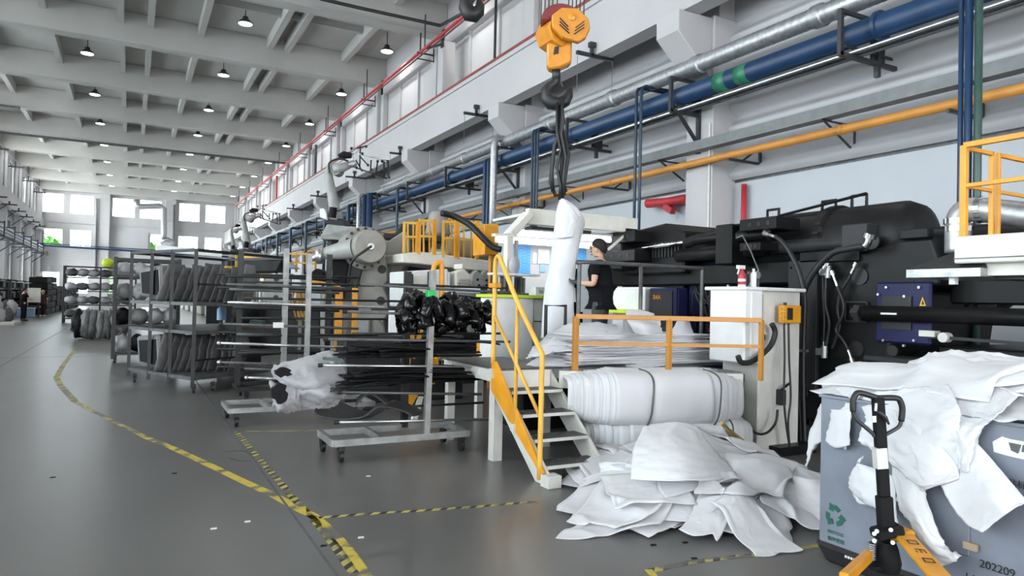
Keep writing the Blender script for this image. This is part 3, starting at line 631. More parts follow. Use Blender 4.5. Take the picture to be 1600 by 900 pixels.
# second hook at the top edge
hq = PD(738, 8, 12.0)
t = thing('auxiliary_hook', 'black auxiliary crane hook cut by the top edge of the picture', 'crane hook', hq-upv*.3)
k_ = 12.0/F_PX
put('hook', B().tube([hq+rightv*a*k_+upv*c*k_ for a, c in ((-4,40),(-6,20),(-10,8),(-10,-4),(-4,-14),(4,-16),(10,-10),(12,0),(10,10))], [.08,.09,.11,.13,.14,.13,.11,.08,.04], 10), 'rubber', t, smooth=True)
put('shank', B().cyl(hq+rightv*-.03+upv*.1, hq+rightv*-.03+upv*.9, .05, 8), 'steel', t)
put('hoist_rope', B().cyl(hq+upv*.8, hq+upv*(12.4-hq.z), .03, 6), 'rubber', t)
# ------------------------------------------------------------------ BLACK MOULDING MACHINE ON THE RIGHT
XA = 7.4
def A(px, py, dx=0): return PX(px, py, XA+dx)
ma = thing('moulding_machine', 'huge black injection moulding machine with blue platens behind the white fabric', 'machine', (8.2, 6, 0))
def yz(px0, py0, px1, py1, X=XA):
    a, c = PX(px0, py0, X), PX(px1, py1, X); return min(a.y, c.y), max(a.y, c.y), min(a.z, c.z), max(a.z, c.z)
# upper cylinder with its domed cap
put('clamp_cylinder', B().lathe((7.95, 7.0, 2.46), (0,-1,0), [(0,.40), (.0,.46), (1.0,.46), (1.02,.50), (1.12,.50), (1.14,.46), (2.0,.46), (2.14,.40), (2.22,.26), (2.25,0)], 28), 'machblack', ma, smooth='auto')
for k in range(12):
    a = PI*(.35+.9*k/11); put('flange_bolt', B().cyl((7.95-math.sin(a)*.49, 5.86, 2.46+math.cos(a)*.49), (7.95-math.sin(a)*.49, 5.94, 2.46+math.cos(a)*.49), .03, 6), 'rubber', ma)
put('side_cylinder', B().cyl((7.42, 7.0, 2.42), (7.42, 5.35, 2.42), .085, 14), 'machgrey', ma, smooth='auto')
put('valve_block', B().box((7.3, 5.1, 2.3), (7.6, 5.42, 2.62)), 'machgrey', ma, bevel=.01)
for (y, dz) in ((6.95, 2.93), (6.05, 2.95), (5.62, 2.97)):
    put('lifting_lug', B().tube([(7.9, y+.1, dz-.06), (7.9, y+.1, dz+.08), (7.9, y-.1, dz+.08), (7.9, y-.1, dz-.06)], .022, 6), 'machblack', ma)
put('rod', B().cyl((7.72, 6.7, 2.88), (7.72, 5.4, 3.03), .02, 6), 'machblack', ma)
put('upper_beam', B().prism([(7.45, 6.9, 2.30), (7.45, 8.3, 2.34), (7.45, 8.3, 2.62), (7.45, 7.5, 2.78), (7.45, 6.9, 2.82)], (1.1, 0, 0)), 'machblack', ma, bevel=.02)
put('lower_beam', B().box((7.5, 6.3, 1.95), (8.6, 10.2, 2.25)), 'machblack', ma, bevel=.02)
# far housing (left end) with ribs and bracket pairs
put('end_housing', B().prism([(7.35, 8.15, 2.12), (7.35, 9.6, 2.12), (7.35, 9.6, 2.78), (7.35, 9.35, 2.86), (7.35, 8.6, 2.92), (7.35, 8.15, 2.76)], (1.3, 0, 0)), 'machblack', ma, bevel=.03)
for k in range(9): put('cooling_fin', B().box((7.30, 8.2+k*.075, 2.38), (7.36, 8.23+k*.075, 2.62)), 'machgrey', ma)
for (a0, a1, b0, b1) in ((953, 1003, 366, 378), (953, 1003, 394, 408), (1168, 1225, 345, 358), (1168, 1200, 381, 392)):
    y0, y1, z0, z1 = yz(a0, b0, a1, b1, 7.15)
    pl = put('bracket_plate', B().box((7.0, y0, z0), (7.45, y1, z1)), 'machblack', ma, bevel=.01)
    for t in (.2, .45, .7): put('bolt_hole', B().cyl((6.995, y0+(y1-y0)*t, (z0+z1)/2), (7.01, y0+(y1-y0)*t, (z0+z1)/2), .03, 10), 'rubber', pl)
put('mount_block', B().box((7.05, 9.3, 2.2), (7.5, 9.9, 2.72)).box((7.05, 6.9, 2.2), (7.5, 7.2, 2.75)), 'machblack', ma, bevel=.02, kind='stuff')
put('piston_rod', B().tube([A(968, 392, -.2), A(1075, 378, -.2)], .03, 10), 'chrome', ma, smooth=True)
put('cylinder_barrel', B().tube([A(1072, 380, -.2), A(1090, 374, -.2), A(1195, 366, -.2)], .075, 14), 'machblack', ma, smooth=True)
put('lower_barrel', B().tube([A(1060, 400, -.05), A(1200, 388, -.05)], .10, 14), 'machblack', ma, smooth=True)
# blue rear platen with dark fittings
y0, y1, z0, z1 = yz(1079, 398, 1158, 590, 7.7)
put('rear_platen', B().box((7.7, y0, .25), (9.4, y1+.05, z1)), 'machblue', ma, bevel=.03)
put('lower_cabinet', B().box((7.6, y1+.05, .1), (9.2, 10.0, 2.1)), 'machblack', ma, bevel=.02)
put('gauge_block', B().box((7.55, y0+.35, 1.95), (7.7, y0+.75, 2.08)), 'machblack', ma)
rnd = random.Random(9)
for k in range(9):
    a = PX(1085+rnd.uniform(0, 60), 430+rnd.uniform(0, 30), 7.6); c = PX(1085+rnd.uniform(0, 60), 500+rnd.uniform(0, 60), 7.6)
    m_ = (a+c)/2 + _v(-.05, rnd.uniform(-.15, .15), 0)
    put('hose', B().tube([a, (a+m_)/2+_v(-.03,.03,0), m_, (m_+c)/2+_v(-.03,-.04,0), c], .014+.006*(k % 3), 6), 'rubber', ma, smooth=True)
for k in range(6):
    a = PX(1088+k*10, 445+(k*37) % 90, 7.58); put('fitting', B().cyl(a, a+_v(0, 0, .09), .025, 8), 'steel' if k % 2 else 'red', ma)
# blue door box with number plate, white low cabinet, next to the worker
t = thing('blue_cabinet', 'dark blue machine cabinet with a yellow-edged number plate right of the worker', 'cabinet', (7.2, 8, .2))
y0, y1, z0, z1 = yz(1014, 450, 1058, 515, 6.8)
put('body', B().box((6.8, y0, .2), (7.0, y1, z1)), 'machblue', t, bevel=.02); put('door_edge', B().box((6.78, y0, .2), (6.8, y0+.06, z1)), 'machblue', t)
put('door_panel', B().box((6.785, y0+.1, .3), (6.8, y1-.05, z1-.05)), 'machgrey', t)
text('B4A', .1, 'yellow', t, (6.78, y1-.12, z1-.17), (0,-1,0), (0,0,1))
t = thing('white_cabinet', 'low white cabinet with a yellow ledge directly right of the worker', 'cabinet', (6.9, 9, .9))
y0, y1, z0, z1 = yz(957, 449, 1006, 484, 6.8)
put('body', B().box((6.8, y0, .9), (7.3, y1, z1)), 'white', t, bevel=.02); put('ledge', B().box((6.6, y0, z0-.06), (6.85, y1, z0)), 'lime', t); put('vent', B().box((6.79, y0+.05, z1-.2), (6.8, y0+.12, z1-.05)), 'darkgrey', t)
put('leg_frame', B().box((6.82, y0+.03, .75), (7.28, y1-.03, .9)), 'machgrey', t)
# big front platen, cheek casting, and the hose face
prof = [(5.95, .25), (6.0, 1.2), (5.92, 2.1), (5.8, 2.28), (5.1, 2.30), (4.75, 2.42), (4.40, 2.42), (4.32, 2.2), (4.32, 1.9), (4.75, 1.86), (4.85, 1.1), (4.6, .95), (4.5, .3)]
put('front_platen', B().prism([(7.35, y, z) for y, z in prof], (2.0, 0, 0)), 'machblack', ma, bevel=.04, seg=2)
for (px, py, r) in ((1349, 432, .10), (1344, 545, .09), (1368, 378, .09), (1400, 548, .06)):
    a = A(px, py); put('tie_bar_hole', B().lathe((7.33, a.y, a.z), (1,0,0), [(0, r), (.03, r), (.031, r*.8)], 18), 'rubber', ma, smooth='auto')
for (a0, b0, a1, b1, d_) in ((1250, 425, 1268, 620, .03), (1258, 395, 1350, 408, .05), (1415, 360, 1460, 372, .06)):
    y0, y1, z0, z1 = yz(a0, b0, a1, b1); put('rib', B().box((XA-d_-.05, y0, z0), (XA, y1, z1)), 'machblack', ma, bevel=.01)
y0, y1, z0, z1 = yz(1329, 472, 1362, 503); fr = B()
for (p_, q_) in (((y0,z0),(y1,z0)), ((y1,z0),(y1,z1)), ((y1,z1),(y0,z1)), ((y0,z1),(y0,z0))): fr.bar((7.32, *p_), (7.32, *q_), .02)
put('hatch_frame', fr, 'machgrey', ma)
put('front_base', B().box((7.5, 3.4, 0), (9.3, 6.0, .95)), 'machgrey', ma, bevel=.02)
y0, y1, z0, z1 = yz(1232, 408, 1274, 610, 7.3)
put('cover_plate', B().box((7.3, y0, z0), (7.36, y1, z1)), 'machgrey', ma, bevel=.005)
for py in (418, 500, 590): a = PX(1236, py, 7.3); put('screw', B().cyl((7.27, a.y, a.z), (7.3, a.y, a.z), .016, 8), 'rubber', ma)
put('lower_drum', B().lathe((7.9, 6.4, .62), (0,-1,0), [(0,.52), (1.5,.52), (1.5,.56), (1.6,.56), (1.6,.5), (1.62,0)], 26), 'machblack', ma, smooth='auto')
for k in range(10):
    a = PI*(1.15+.75*k/9); put('drum_bolt', B().cyl((7.9+math.sin(a)*.54, 4.84, .62+math.cos(a)*.54), (7.9+math.sin(a)*.54, 4.9, .62+math.cos(a)*.54), .025, 6), 'rubber', ma)
# blue carriage plate with window, warning triangle, tie bar
y0, y1, z0, z1 = yz(1368, 448, 1453, 540, 7.3)
bpl = put('blue_carriage_plate', B().box((7.3, y0, z0), (7.36, y1, z1+.05)), 'machblue', ma, bevel=.02)
a0, a1, c0_, c1 = yz(1379, 463, 1424, 516, 7.29)
put('window', B().box((7.28, a0, c0_), (7.30, a1, c1)), 'rubber', bpl)
wt = [PX(1437, 478, 7.295), PX(1447, 478, 7.295), PX(1442, 464, 7.295)]
put('warning_triangle', B().prism(wt, (-.006, 0, 0)), 'inkyellow', bpl)
wt = [PX(1439.6, 476, 7.288), PX(1444.4, 476, 7.288), PX(1442, 468, 7.288)]
put('warning_sign_mark', B().prism(wt, (-.002, 0, 0)), 'ink', bpl)
for px, py in ((1385, 449), (1413, 463), (1436, 449), (1380, 532), (1412, 540), (1428, 532), (1372, 460), (1371, 492)):
    a = PX(px, py, 7.28); put('bolt', B().cyl((7.27, a.y, a.z), (7.3, a.y, a.z), .014, 8), 'steel', bpl)
put('tie_bar', B().cyl((7.22, 5.05, 1.60), (7.22, 1.5, 1.60), .085, 18), 'machblack', ma, smooth=True)
put('tie_bar_mark', B().box((7.128, 4.62, 1.59), (7.14, 4.80, 1.61)), 'paper', ma)
put('tie_bar_nut', B().lathe((7.22, 5.2, 1.60), (0,-1,0), [(0,.06), (.05,.06), (.05,.1), (.12,.1)], 6), 'machgrey', ma)
put('guide_rail', B().bar((7.15, 4.35, 1.38), (7.15, 1.5, 1.33), .03), 'machgrey', ma)
put('long_bed', B().box((7.5, 1.2, 1.0), (9.0, 4.4, 1.28)), 'machblack', ma, bevel=.02)
put('upper_slab', B().box((7.7, 1.0, 1.72), (8.6, 4.4, 1.98)), 'machblack', ma, bevel=.02)
put('chute', B().prism([(7.2, 4.3, 1.22), (7.2, 3.35, 1.22), (7.2, 3.2, 1.14), (7.2, 3.45, 1.08), (7.2, 4.3, 1.05)], (.5, 0, 0)), 'rubber', ma)
for px in (1541, 1524): a = PX(px, 545, 7.3); put('spring_pin', B().cyl((7.3, a.y, .95), (7.3, a.y, 1.18), .03, 10), 'galv', ma, smooth=True)
put('small_box', B().box((7.1, 4.2, 1.38), (7.2, 4.36, 1.44)), 'cream2', ma); put('small_knob', B().cyl((7.1, 4.12, 1.38), (7.2, 4.12, 1.38), .05, 12), 'cream2', ma)
put('step_block', B().box((7.15, 4.42, .92), (7.5, 5.0, 1.08)).box((7.1, 4.38, 1.08), (7.5, 4.98, 1.14)), 'machgrey', ma, bevel=.01)
# second upper cylinder to the right
a = A(1425, 370); put('rear_cylinder', B().lathe((8.0, 4.45, 2.26), (0,-1,0), [(0,.30), (.02,.34), (.12,.34), (.12,.32), (1.1,.32), (1.15,.30), (1.16,0)], 26), 'machblack', ma, smooth='auto')
put('handrail', B().tube([(7.95, 4.35, 2.58), (7.95, 4.2, 2.68), (7.95, 3.7, 2.70), (7.95, 3.6, 2.58)], .014, 6).cyl((7.95, 3.95, 2.55), (7.95, 3.95, 2.69), .012, 6), 'machblack', ma)
put('link_plate', B().box((7.6, 4.35, 2.1), (8.3, 4.75, 2.55)), 'machblack', ma, bevel=.03)
# support frame under the hood, cable loops
for px in (1512, 1526): a = PX(px, 460, 7.9); put('support_post', B().bar((7.9, a.y, 1.6), (7.9, a.y, 2.1), .04), 'machblack', ma)
for k in range(4): put('cable', B().tube([(7.8, 4.0-k*.05, 1.95), (7.75, 3.9-k*.06, 1.8), (7.8, 4.0-k*.02, 1.65)], .018, 6), 'rubber', ma, smooth=True)
# hydraulic hoses with bright end fittings
def hose(pts, r, lab, X=7.2, ends=(0, 1), er=None):
    t = thing('hydraulic_hose', lab, 'hose', PX(*pts[-1][:2], X), 'hydraulic hoses on the machine side')
    P3 = [PX(a, c, X + (d_ if d_ else 0)) for a, c, *dd in pts for d_ in [dd[0] if dd else 0]]
    # resample smoothly
    Q = []
    for i in range(len(P3)-1):
        p0 = P3[max(i-1, 0)]; p1 = P3[i]; p2 = P3[i+1]; p3 = P3[min(i+2, len(P3)-1)]
        for s_ in range(5):
            u = s_/5; Q.append(0.5*((2*p1)+(p2-p0)*u+(2*p0-5*p1+4*p2-p3)*u*u+(3*p1-p0-3*p2+p3)*u**3))
    Q.append(P3[-1]); n = len(Q); k = max(2, n//9)
    put('hose_run', B().tube(Q, r, 10), 'rubber', t, smooth=True)
    if 0 in ends: put('end_fitting', B().tube(Q[:k+1], r*1.12, 10).cyl(Q[0], Q[0]+(Q[0]-Q[1]).normalized()*.05, r*1.9, 10), 'chrome', t, smooth='auto')
    if 1 in ends: put('end_fitting', B().tube(Q[-k-1:], r*1.12, 10).cyl(Q[-1], Q[-1]+(Q[-1]-Q[-2]).normalized()*.05, r*1.9, 10), 'chrome', t, smooth='auto')
    return t
hose([(1358,372),(1352,384),(1330,388),(1300,396),(1272,425),(1256,455),(1246,490),(1243,560),(1247,640),(1250,700)], .038, 'thick black hose arching from the bright elbow down beside the yellow pendant', 7.1, (0,))
hose([(1200,366),(1215,372),(1228,385),(1240,405),(1250,430),(1257,470),(1255,540),(1255,620),(1258,705)], .03, 'black hose curving from the rod bracket down behind the yellow pendant', 7.05, (0,))
hose([(1292,418),(1291,440),(1290,475),(1296,505),(1292,535),(1290,548)], .02, 'short black hose between two bright valves on the platen', 7.25)
hose([(1336,416),(1326,436),(1314,456),(1309,482),(1312,505),(1308,525),(1300,545)], .02, 'black hose hanging from the upper bright fitting on the platen', 7.25, (0,))
hose([(1302,430),(1310,452),(1318,475),(1316,495),(1306,515),(1316,530),(1324,544),(1330,560)], .018, 'S-curved black hose ending at the lowest bright fitting', 7.2, (0, 1))
hose([(1287,415),(1286,450),(1288,500),(1286,550)], .014, 'thin straight black hose left of the two platen valves', 7.25, (0, 1))
for (px, py, s_) in ((1294, 425, .07), (1288, 550, .07)):
    a = PX(px, py, 7.22); put('valve', B().cyl(a-_v(0,0,s_), a+_v(0,0,s_), .035, 10).cb(a+_v(0,.05,0), (.06,.1,.08)), 'galv', ma, smooth='auto')
put('hose_clamp', B().bar(PX(1238, 548, 7.0), PX(1262, 548, 7.0), .03), 'steel', ma)
# ------------------------------------------------------------------ white control column with pendant and spray cans
t = thing('control_column', 'tall white machine control column with recessed panel left of the black hoses', 'cabinet', (6.3, 5.7, 0))
wk = []
put('body', B().box((6.12, 5.55, 0.0), (6.78, 6.1, 1.83)), 'cream2', t, bevel=.015)
put('upper_box', B().box((5.86, 5.52, 1.02), (6.14, 6.05, 1.84)), 'white', t, bevel=.015)
put('top_cap', B().box((5.84, 5.50, 1.82), (6.82, 6.12, 1.86)), 'white', t, bevel=.01)
put('recess_panel', B().box((6.16, 5.535, 1.0), (6.34, 5.56, 1.78)), 'cream2', t)
put('narrow_door', B().box((5.95, 5.505, 1.10), (6.10, 5.53, 1.80)), 'white', t, bevel=.005)
put('foot', B().box((6.30, 5.4, 0), (6.9, 5.6, .10)), 'machblack', t)
put('hinge', B().cyl((6.14, 5.5, 1.28), (6.14, 5.5, 1.34), .015, 8), 'machblack', t)
put('socket_box', B().box((6.40, 5.47, .55), (6.47, 5.55, .72)), 'machgrey', t); put('socket_tab', B().bar((6.40, 5.48, .72), (6.55, 5.48, .8), .02), 'machblack', t)
def curve3(P3, n=6):
    Q = []; P3 = [Vector(p) for p in P3]
    for i in range(len(P3)-1):
        p0 = P3[max(i-1, 0)]; p1 = P3[i]; p2 = P3[i+1]; p3 = P3[min(i+2, len(P3)-1)]
        for s_ in range(n):
            u = s_/n; Q.append(0.5*((2*p1)+(p2-p0)*u+(2*p0-5*p1+4*p2-p3)*u*u+(3*p1-p0-3*p2+p3)*u**3))
    return Q+[P3[-1]]
Y_ = 5.42
put('corrugated_hose', B().tube(curve3([PY(1206, 506, Y_), PY(1211, 520, Y_), PY(1204, 540, Y_), PY(1188, 556, Y_), PY(1172, 566, Y_), PY(1158, 566, Y_), PY(1153, 556, Y_)]), .03, 10), 'rubber', t, smooth=True)
put('power_cable', B().tube(curve3([PY(1215, 640, Y_), PY(1212, 660, Y_), PY(1200, 675, Y_), PY(1185, 678, Y_), PY(1168, 668, Y_), PY(1150, 655, Y_)]), .014, 8), 'rubber', t, smooth=True)
for k, dx in enumerate((0, 7)):
    put('pendant_cable', B().tube(curve3([PY(1225+dx, 505, Y_-.03), PY(1226+dx, 560, Y_-.03), PY(1225+dx*1.5, 620, Y_-.03), PY(1228+dx*.5, 660, Y_-.03), PY(1234, 700, Y_-.03)]), .012, 6), 'rubber', t, smooth=True)
t = thing('control_pendant', 'yellow handheld control pendant with keypad and grey screen on the white column', 'control panel', PY(1229, 505, 5.45))
put('case', B().box((PY(1215,490,5.5).x, 5.42, PY(1229,505,5.5).z), (PY(1243,490,5.5).x, 5.50, PY(1229,477,5.5).z)), 'yellow', t, bevel=.01)
a = PY(1229, 491, 5.42)
put('display', B().box((a.x+.01, 5.405, a.z-.06), (a.x+.085, 5.42, a.z+.07)), 'screen', t)
for i in range(3):
    for k in range(4): put('key', B().cb((a.x-.10+i*.036, 5.415, a.z-.06+k*.04), (.022, .012, .022)), 'yellowlt', t)
put('emergency_stop', B().cyl((a.x+.02, 5.46, a.z+.10), (a.x+.02, 5.46, a.z+.13), .02, 10), 'rubber', t)
t = thing('spray_bottle', 'red and white spray bottle standing on the white control column', 'bottle', (6.0, 5.7, 1.86))
put('body', B().lathe((6.0, 5.7, 1.86), (0,0,1), [(0,.035), (.01,.042), (.14,.042), (.18,.02), (.21,.018)], 14), 'red', t, smooth='auto')
put('label_band', B().cyl((6.0, 5.7, 1.92), (6.0, 5.7, 1.95), .0435, 14), 'paper', t); put('trigger_head', B().box((5.93, 5.68, 2.06), (6.03, 5.72, 2.10)).bar((5.96, 5.7, 2.07), (5.93, 5.7, 2.0), .012), 'white', t, kind='stuff')
put('base_band', B().cyl((6.0, 5.7, 1.862), (6.0, 5.7, 1.885), .0435, 14), 'paper', t)
t = thing('spray_can', 'white spray can standing beside the red spray bottle', 'can', (6.16, 5.68, 1.86))
put('body', B().lathe((6.16, 5.68, 1.86), (0,0,1), [(0,.033), (.15,.033), (.17,.02)], 14), 'white', t, smooth='auto'); put('cap', B().cyl((6.16,5.68,2.03), (6.16,5.68,2.07), .014, 8), 'white', t)
put('air_line', B().tube([_v(6.2, 5.8, 1.86), PY(1185, 422, 5.8), PY(1172, 390, 5.8), PY(1160, 368, 5.8), PY(1150, 372, 5.8)], .008, 5), 'steel', label='thin whip-like air line rising from the spray bottles', cat='hose')
t = thing('pressure_regulator', 'small black pressure regulator cluster behind the spray cans', 'valve', (6.5, 6.05, 1.86))
for k in range(5): put('valve_body', B().cyl((6.35+k*.07, 6.05, 1.86), (6.35+k*.07, 6.05, 2.0+.03*(k % 3)), .025, 8), 'blackm', t)
put('gauge', B().lathe((6.55, 6.0, 2.02), (0,-1,0), [(0,.045), (.03,.045)], 14), 'steel', t)
# dark shelf left of the column
t = thing('side_shelf', 'low dark metal shelf between fabric bundles and the white column', 'shelf', (6.3, 6.3, 0))
put('top', B().box((5.75, 5.75, .80), (6.12, 6.6, .88)), 'machgrey', t); put('lower_shelf', B().box((5.75, 5.75, .28), (6.12, 6.6, .32)), 'machgrey', t)
for (x, y) in ((5.8, 5.8), (6.08, 5.8), (5.8, 6.55), (6.08, 6.55)): put('leg', B().bar((x, y, 0), (x, y, .8), .05), 'machgrey', t)
for k in range(5): put('pipe_fitting', B().cyl((5.8+k*.06, 5.9, .32), (5.8+k*.06, 5.9, .40+.02*(k % 2)), .02, 8), 'steel', t)
# ------------------------------------------------------------------ right platform with yellow rail, hood and duct elbow
t = thing('service_platform', 'white machine service platform with yellow railing at the right edge', 'platform', (6.6, 2.6, 2.0))
X = 6.0
a, c = PX(1490, 412, X), PX(1490, 370, X)
put('deck', B().box((X, 1.0, a.z-.0), (7.1, a.y, c.z)), 'cream', t, bevel=.01); put('deck_seam', B().box((X-.004, 1.0, a.z+.035), (X, a.y, a.z+.045)), 'darkgrey', t)
put('support_bracket', B().box((X+.1, 2.8, a.z-.1), (7.0, 3.3, a.z)), 'cream', t)
yA = PX(1507, 225, X+.04).y; zt = 3.02; zd = c.z
def rail(*pts, w=.045, nm='rail'):
    b = B()
    for i in range(len(pts)-1): b.bar(pts[i], pts[i+1], w)
    return put(nm, b, 'yellow', t, bevel=.004)
for (x, y) in ((X+.04, yA), (X+.45, yA), (X+.55, yA), (X+.04, 2.2), (X+1.3, yA)): rail((x, y, zd), (x, y, zt), nm='post', w=.05 if (x == X+.04) else .035)
rail((X+.04, yA, zt), (X+.04, 1.0, zt)); rail((X+.04, yA, zt-.02), (X+.45, yA, zt-.02), w=.035); rail((X+.55, yA, zt-.02), (X+1.3, yA, zt-.02), w=.035)
rail((X+.04, yA, zd+.42), (X+.04, 1.0, zd+.42), w=.035); rail((X+.04, yA, zd+.42), (X+.45, yA, zd+.42), w=.03); rail((X+.55, yA, zd+.42), (X+1.3, yA, zd+.42), w=.03)
put('support_leg', B().box((6.85, 1.6, 0), (7.0, 1.75, a.z)), 'cream', t)
t = thing('extraction_hood', 'grey sheet-metal extraction hood tucked under the right platform', 'hood', (6.6, 3.3, 1.86))
q0, q1 = PX(1416, 430, 6.0), PX(1532, 430, 6.0)
zb, zr, ztp = 1.93, 2.0, 2.16
b = B(); y0h, y1h = q1.y, q0.y
lo = [(6.0, y0h-.0), (6.0, y1h), (7.0, y1h), (7.0, y0h)]
b.box((6.0, y0h, zb), (7.0, y1h, zr)); put('rim', b, 'galv', t)
up = [(6.35, y0h+.05), (6.35, y1h-.2), (6.9, y1h-.2), (6.9, y0h+.05)]
b = B().add([(x, y, zr) for x, y in lo]+[(x, y, ztp) for x, y in up], [(0,3,2,1), (4,5,6,7), (0,1,5,4), (1,2,6,5), (2,3,7,6), (3,0,4,7)]); put('canopy', b, 'machgrey', t)
put('side_panel', B().box((6.2, y0h-.35, zb-.02), (7.0, y0h, zr+.05)), 'machgrey', t)
put('lamp_bracket', B().cb((6.1, y1h-.35, zb-.03), (.05,.05,.06)), 'white', t)
t = thing('flexible_duct', 'grey flexible duct elbow with bright clamps beside the yellow railing', 'duct', (7.0, 3.8, 2.2))
pts = [PX(1497, 395, 7.0), PX(1497, 365, 7.0), PX(1500, 340, 7.0), PX(1512, 329, 7.0), PX(1535, 328, 7.0), PX(1600, 336, 7.0), PX(1680, 346, 7.0)]
put('duct_run', B().tube(curve3(pts, 4), .115, 16), 'galv', t, smooth=True)
for px, py, ax in ((1497, 362, (0,0,1)), (1497, 350, (0,0,1)), (1530, 328, (0,-1,0))): put('clamp', B().lathe(PX(px, py, 7.0), ax, [(0,.118), (.0,.125), (.05,.125), (.05,.118)], 18), 'chrome', t, smooth='auto')
# ------------------------------------------------------------------ RAISED WORK PLATFORM WITH STAIRS AND RAILS
PZT = .95
pf = thing('work_platform', 'white framed work platform with dark chequer plate deck beside the moulding machine', 'platform', (4.5, 7, 0))
put('deck', B().box((3.32, 6.4, PZT-.02), (4.1, 7.75, PZT)).box((4.1, 6.25, PZT-.02), (6.9, 7.0, PZT)).prism([(4.0, 6.25, PZT-.02), (5.72, 5.42, PZT-.02), (5.72, 6.25, PZT-.02)], (0, 0, .02)).box((4.1, 7.0, .73), (6.78, 10.6, .75)), 'grating', pf, kind='stuff')
put('edge_beam', B().box((3.28, 6.38, PZT-.14), (3.34, 7.78, PZT-.02)), 'cream2', pf, bevel=.005)
put('edge_beam', B().box((3.28, 7.72, PZT-.14), (4.1, 7.78, PZT-.02)), 'cream2', pf)
put('front_beam', B().bar((3.95, 6.23, PZT-.11), (5.72, 5.40, PZT-.11), .05, .18), 'cream2', pf, bevel=.005)
put('stair_header', B().box((3.34, 6.36, PZT-.22), (3.92, 6.42, PZT-.02)), 'cream', pf)
put('front_leg', B().box((3.29, 6.42, 0), (3.40, 6.53, PZT-.14)), 'cream2', pf, bevel=.005)
for x, y in ((3.29, 7.6), (4.15, 6.85), (5.2, 7.6), (6.9, 6.3), (4.2, 8.7), (6.9, 8.7)): put('leg', B().box((x, y, 0), (x+.09, y+.09, PZT-.02 if y < 7 or x < 4 else .73)), 'cream2', pf)
for y in (6.75, 7.1, 7.45): put('clip', B().box((3.265, y, PZT-.10), (3.285, y+.03, PZT-.04)), 'cream', pf)
st = thing('stairs', 'short white steel staircase with chequer plate treads up to the platform', 'stairs', (3.6, 5.9, 0))
for x in (3.30, 3.93):
    put('stringer', B().prism([(x, 5.36, 0), (x, 5.36, .10), (x, 6.42, PZT-.02), (x, 6.42, PZT-.30), (x, 5.58, 0)], (.035, 0, 0)), 'cream2', st, bevel=.004)
put('stringer_foot', B().box((3.26, 5.28, 0), (3.40, 5.42, .11)), 'cream2', st, bevel=.004)
for k in range(4):
    z = .17+k*.195; y = 5.42+k*.235
    tr = put('tread', B().box((3.335, y, z-.035), (3.93, y+.24, z-.004)), 'cream2', st)
    b = B().box((3.335, y+.004, z-.004), (3.93, y+.24, z)); 
    for i in range(9):
        for q in range(4): b.bar((3.37+i*.064, y+.035+q*.055, z+.001), (3.40+i*.064, y+.05+q*.055+(.01 if (i+q) % 2 else -.02), z+.001), .01, .006)
    put('chequer_surface', b, 'grating', tr, kind='stuff')
put('yellow_guard', B().prism([(3.26, 5.38, .12), (3.26, 6.36, PZT+.08), (3.26, 6.44, PZT+.04), (3.26, 6.44, PZT-.22), (3.26, 5.42, .0+.10)], (.03, 0, 0)), 'yellow', st, bevel=.004)
hr = thing('stair_handrail', 'bent yellow tubular handrail on the left side of the stairs', 'railing', (3.27, 5.9, 0))
X = 3.27
top_ = PX(783, 400, X); bt = PX(849, 553, X)
yt, yb = 6.42, 5.45
put('handrail', B().tube(curve3([(X, yt, PZT+.05), (X, yt, 1.6), (X, yt, 1.99), (X, yt-.04, 2.09), (X, yt-.10, 2.08), (X, yt-.17, 2.0), (X, (yt+yb)/2, 1.64), (X, yb+.05, 1.22), (X, yb, 1.14), (X, yb, .9), (X, yb, .05)], 4), .024, 10), 'yellowlt', hr, smooth=True)
put('mid_rail', B().tube([(X, yt, 1.50), (X, yb, .60)], .018, 8), 'yellowlt', hr, smooth=True)
put('post', B().tube([(X, 5.93, .42), (X, 5.93, 1.62)], .019, 8), 'yellowlt', hr, smooth=True)
put('post_foot', B().box((X-.03, 5.90, .40), (X+.03, 5.97, .47)), 'cream2', hr); put('post_foot', B().box((X-.03, yt-.03, PZT-.10), (X+.03, yt+.03, PZT)), 'cream2', hr)
put('bracket', B().cb((X, yt, 1.80), (.06, .16, .045)), 'yellow', hr)
fr = thing('front_railing', 'yellow square-tube railing along the platform front over the fabric bundles', 'railing', (5.5, 6.2, .9))
Yr = 6.17
def fx(px, py): return PY(px, py, Yr)
a, b_, c = fx(900, 490), fx(1052, 495), fx(1190, 500)
xr0, xr1, xm = a.x, c.x, b_.x; zt = 1.50; zm = 1.22
xr1, yr1 = PY(1190, 500, 5.32).x, 5.32; tm = .50; xm = xr0+(xr1-xr0)*tm; ym = Yr+(yr1-Yr)*tm
put('top_rail', B().bar((xr0, Yr, zt), (xr1, yr1, zt), .05), 'orange', fr, bevel=.004); put('mid_rail', B().bar((xr0, Yr, zm), (xr1, yr1, zm), .035), 'orange', fr)
for x, y, z0, w_ in ((xr0, Yr, .93, .055), (xm, ym, .95, .05), (xr1, yr1, .86, .045)): put('post', B().bar((x, y, z0), (x, y, zt), w_), 'orange', fr, bevel=.004)
gr = thing('grey_railing', 'slim grey tubular rail standing between the worker and the fabric stack', 'railing', (5.6, 7, .95))
put('frame', B().tube(curve3([(4.69, 7, .95), (4.69, 7, 2.0), (4.71, 7, 2.10), (4.8, 7, 2.13), (6.5, 7, 2.13), (6.62, 7, 2.12), (6.64, 7, 2.02), (6.64, 7, .95)], 4), .025, 8), 'rackgrey', gr, smooth=True)
put('centre_post', B().cyl((5.62, 7, .95), (5.62, 7, 2.12), .025, 8), 'rackgrey', gr, smooth=True)
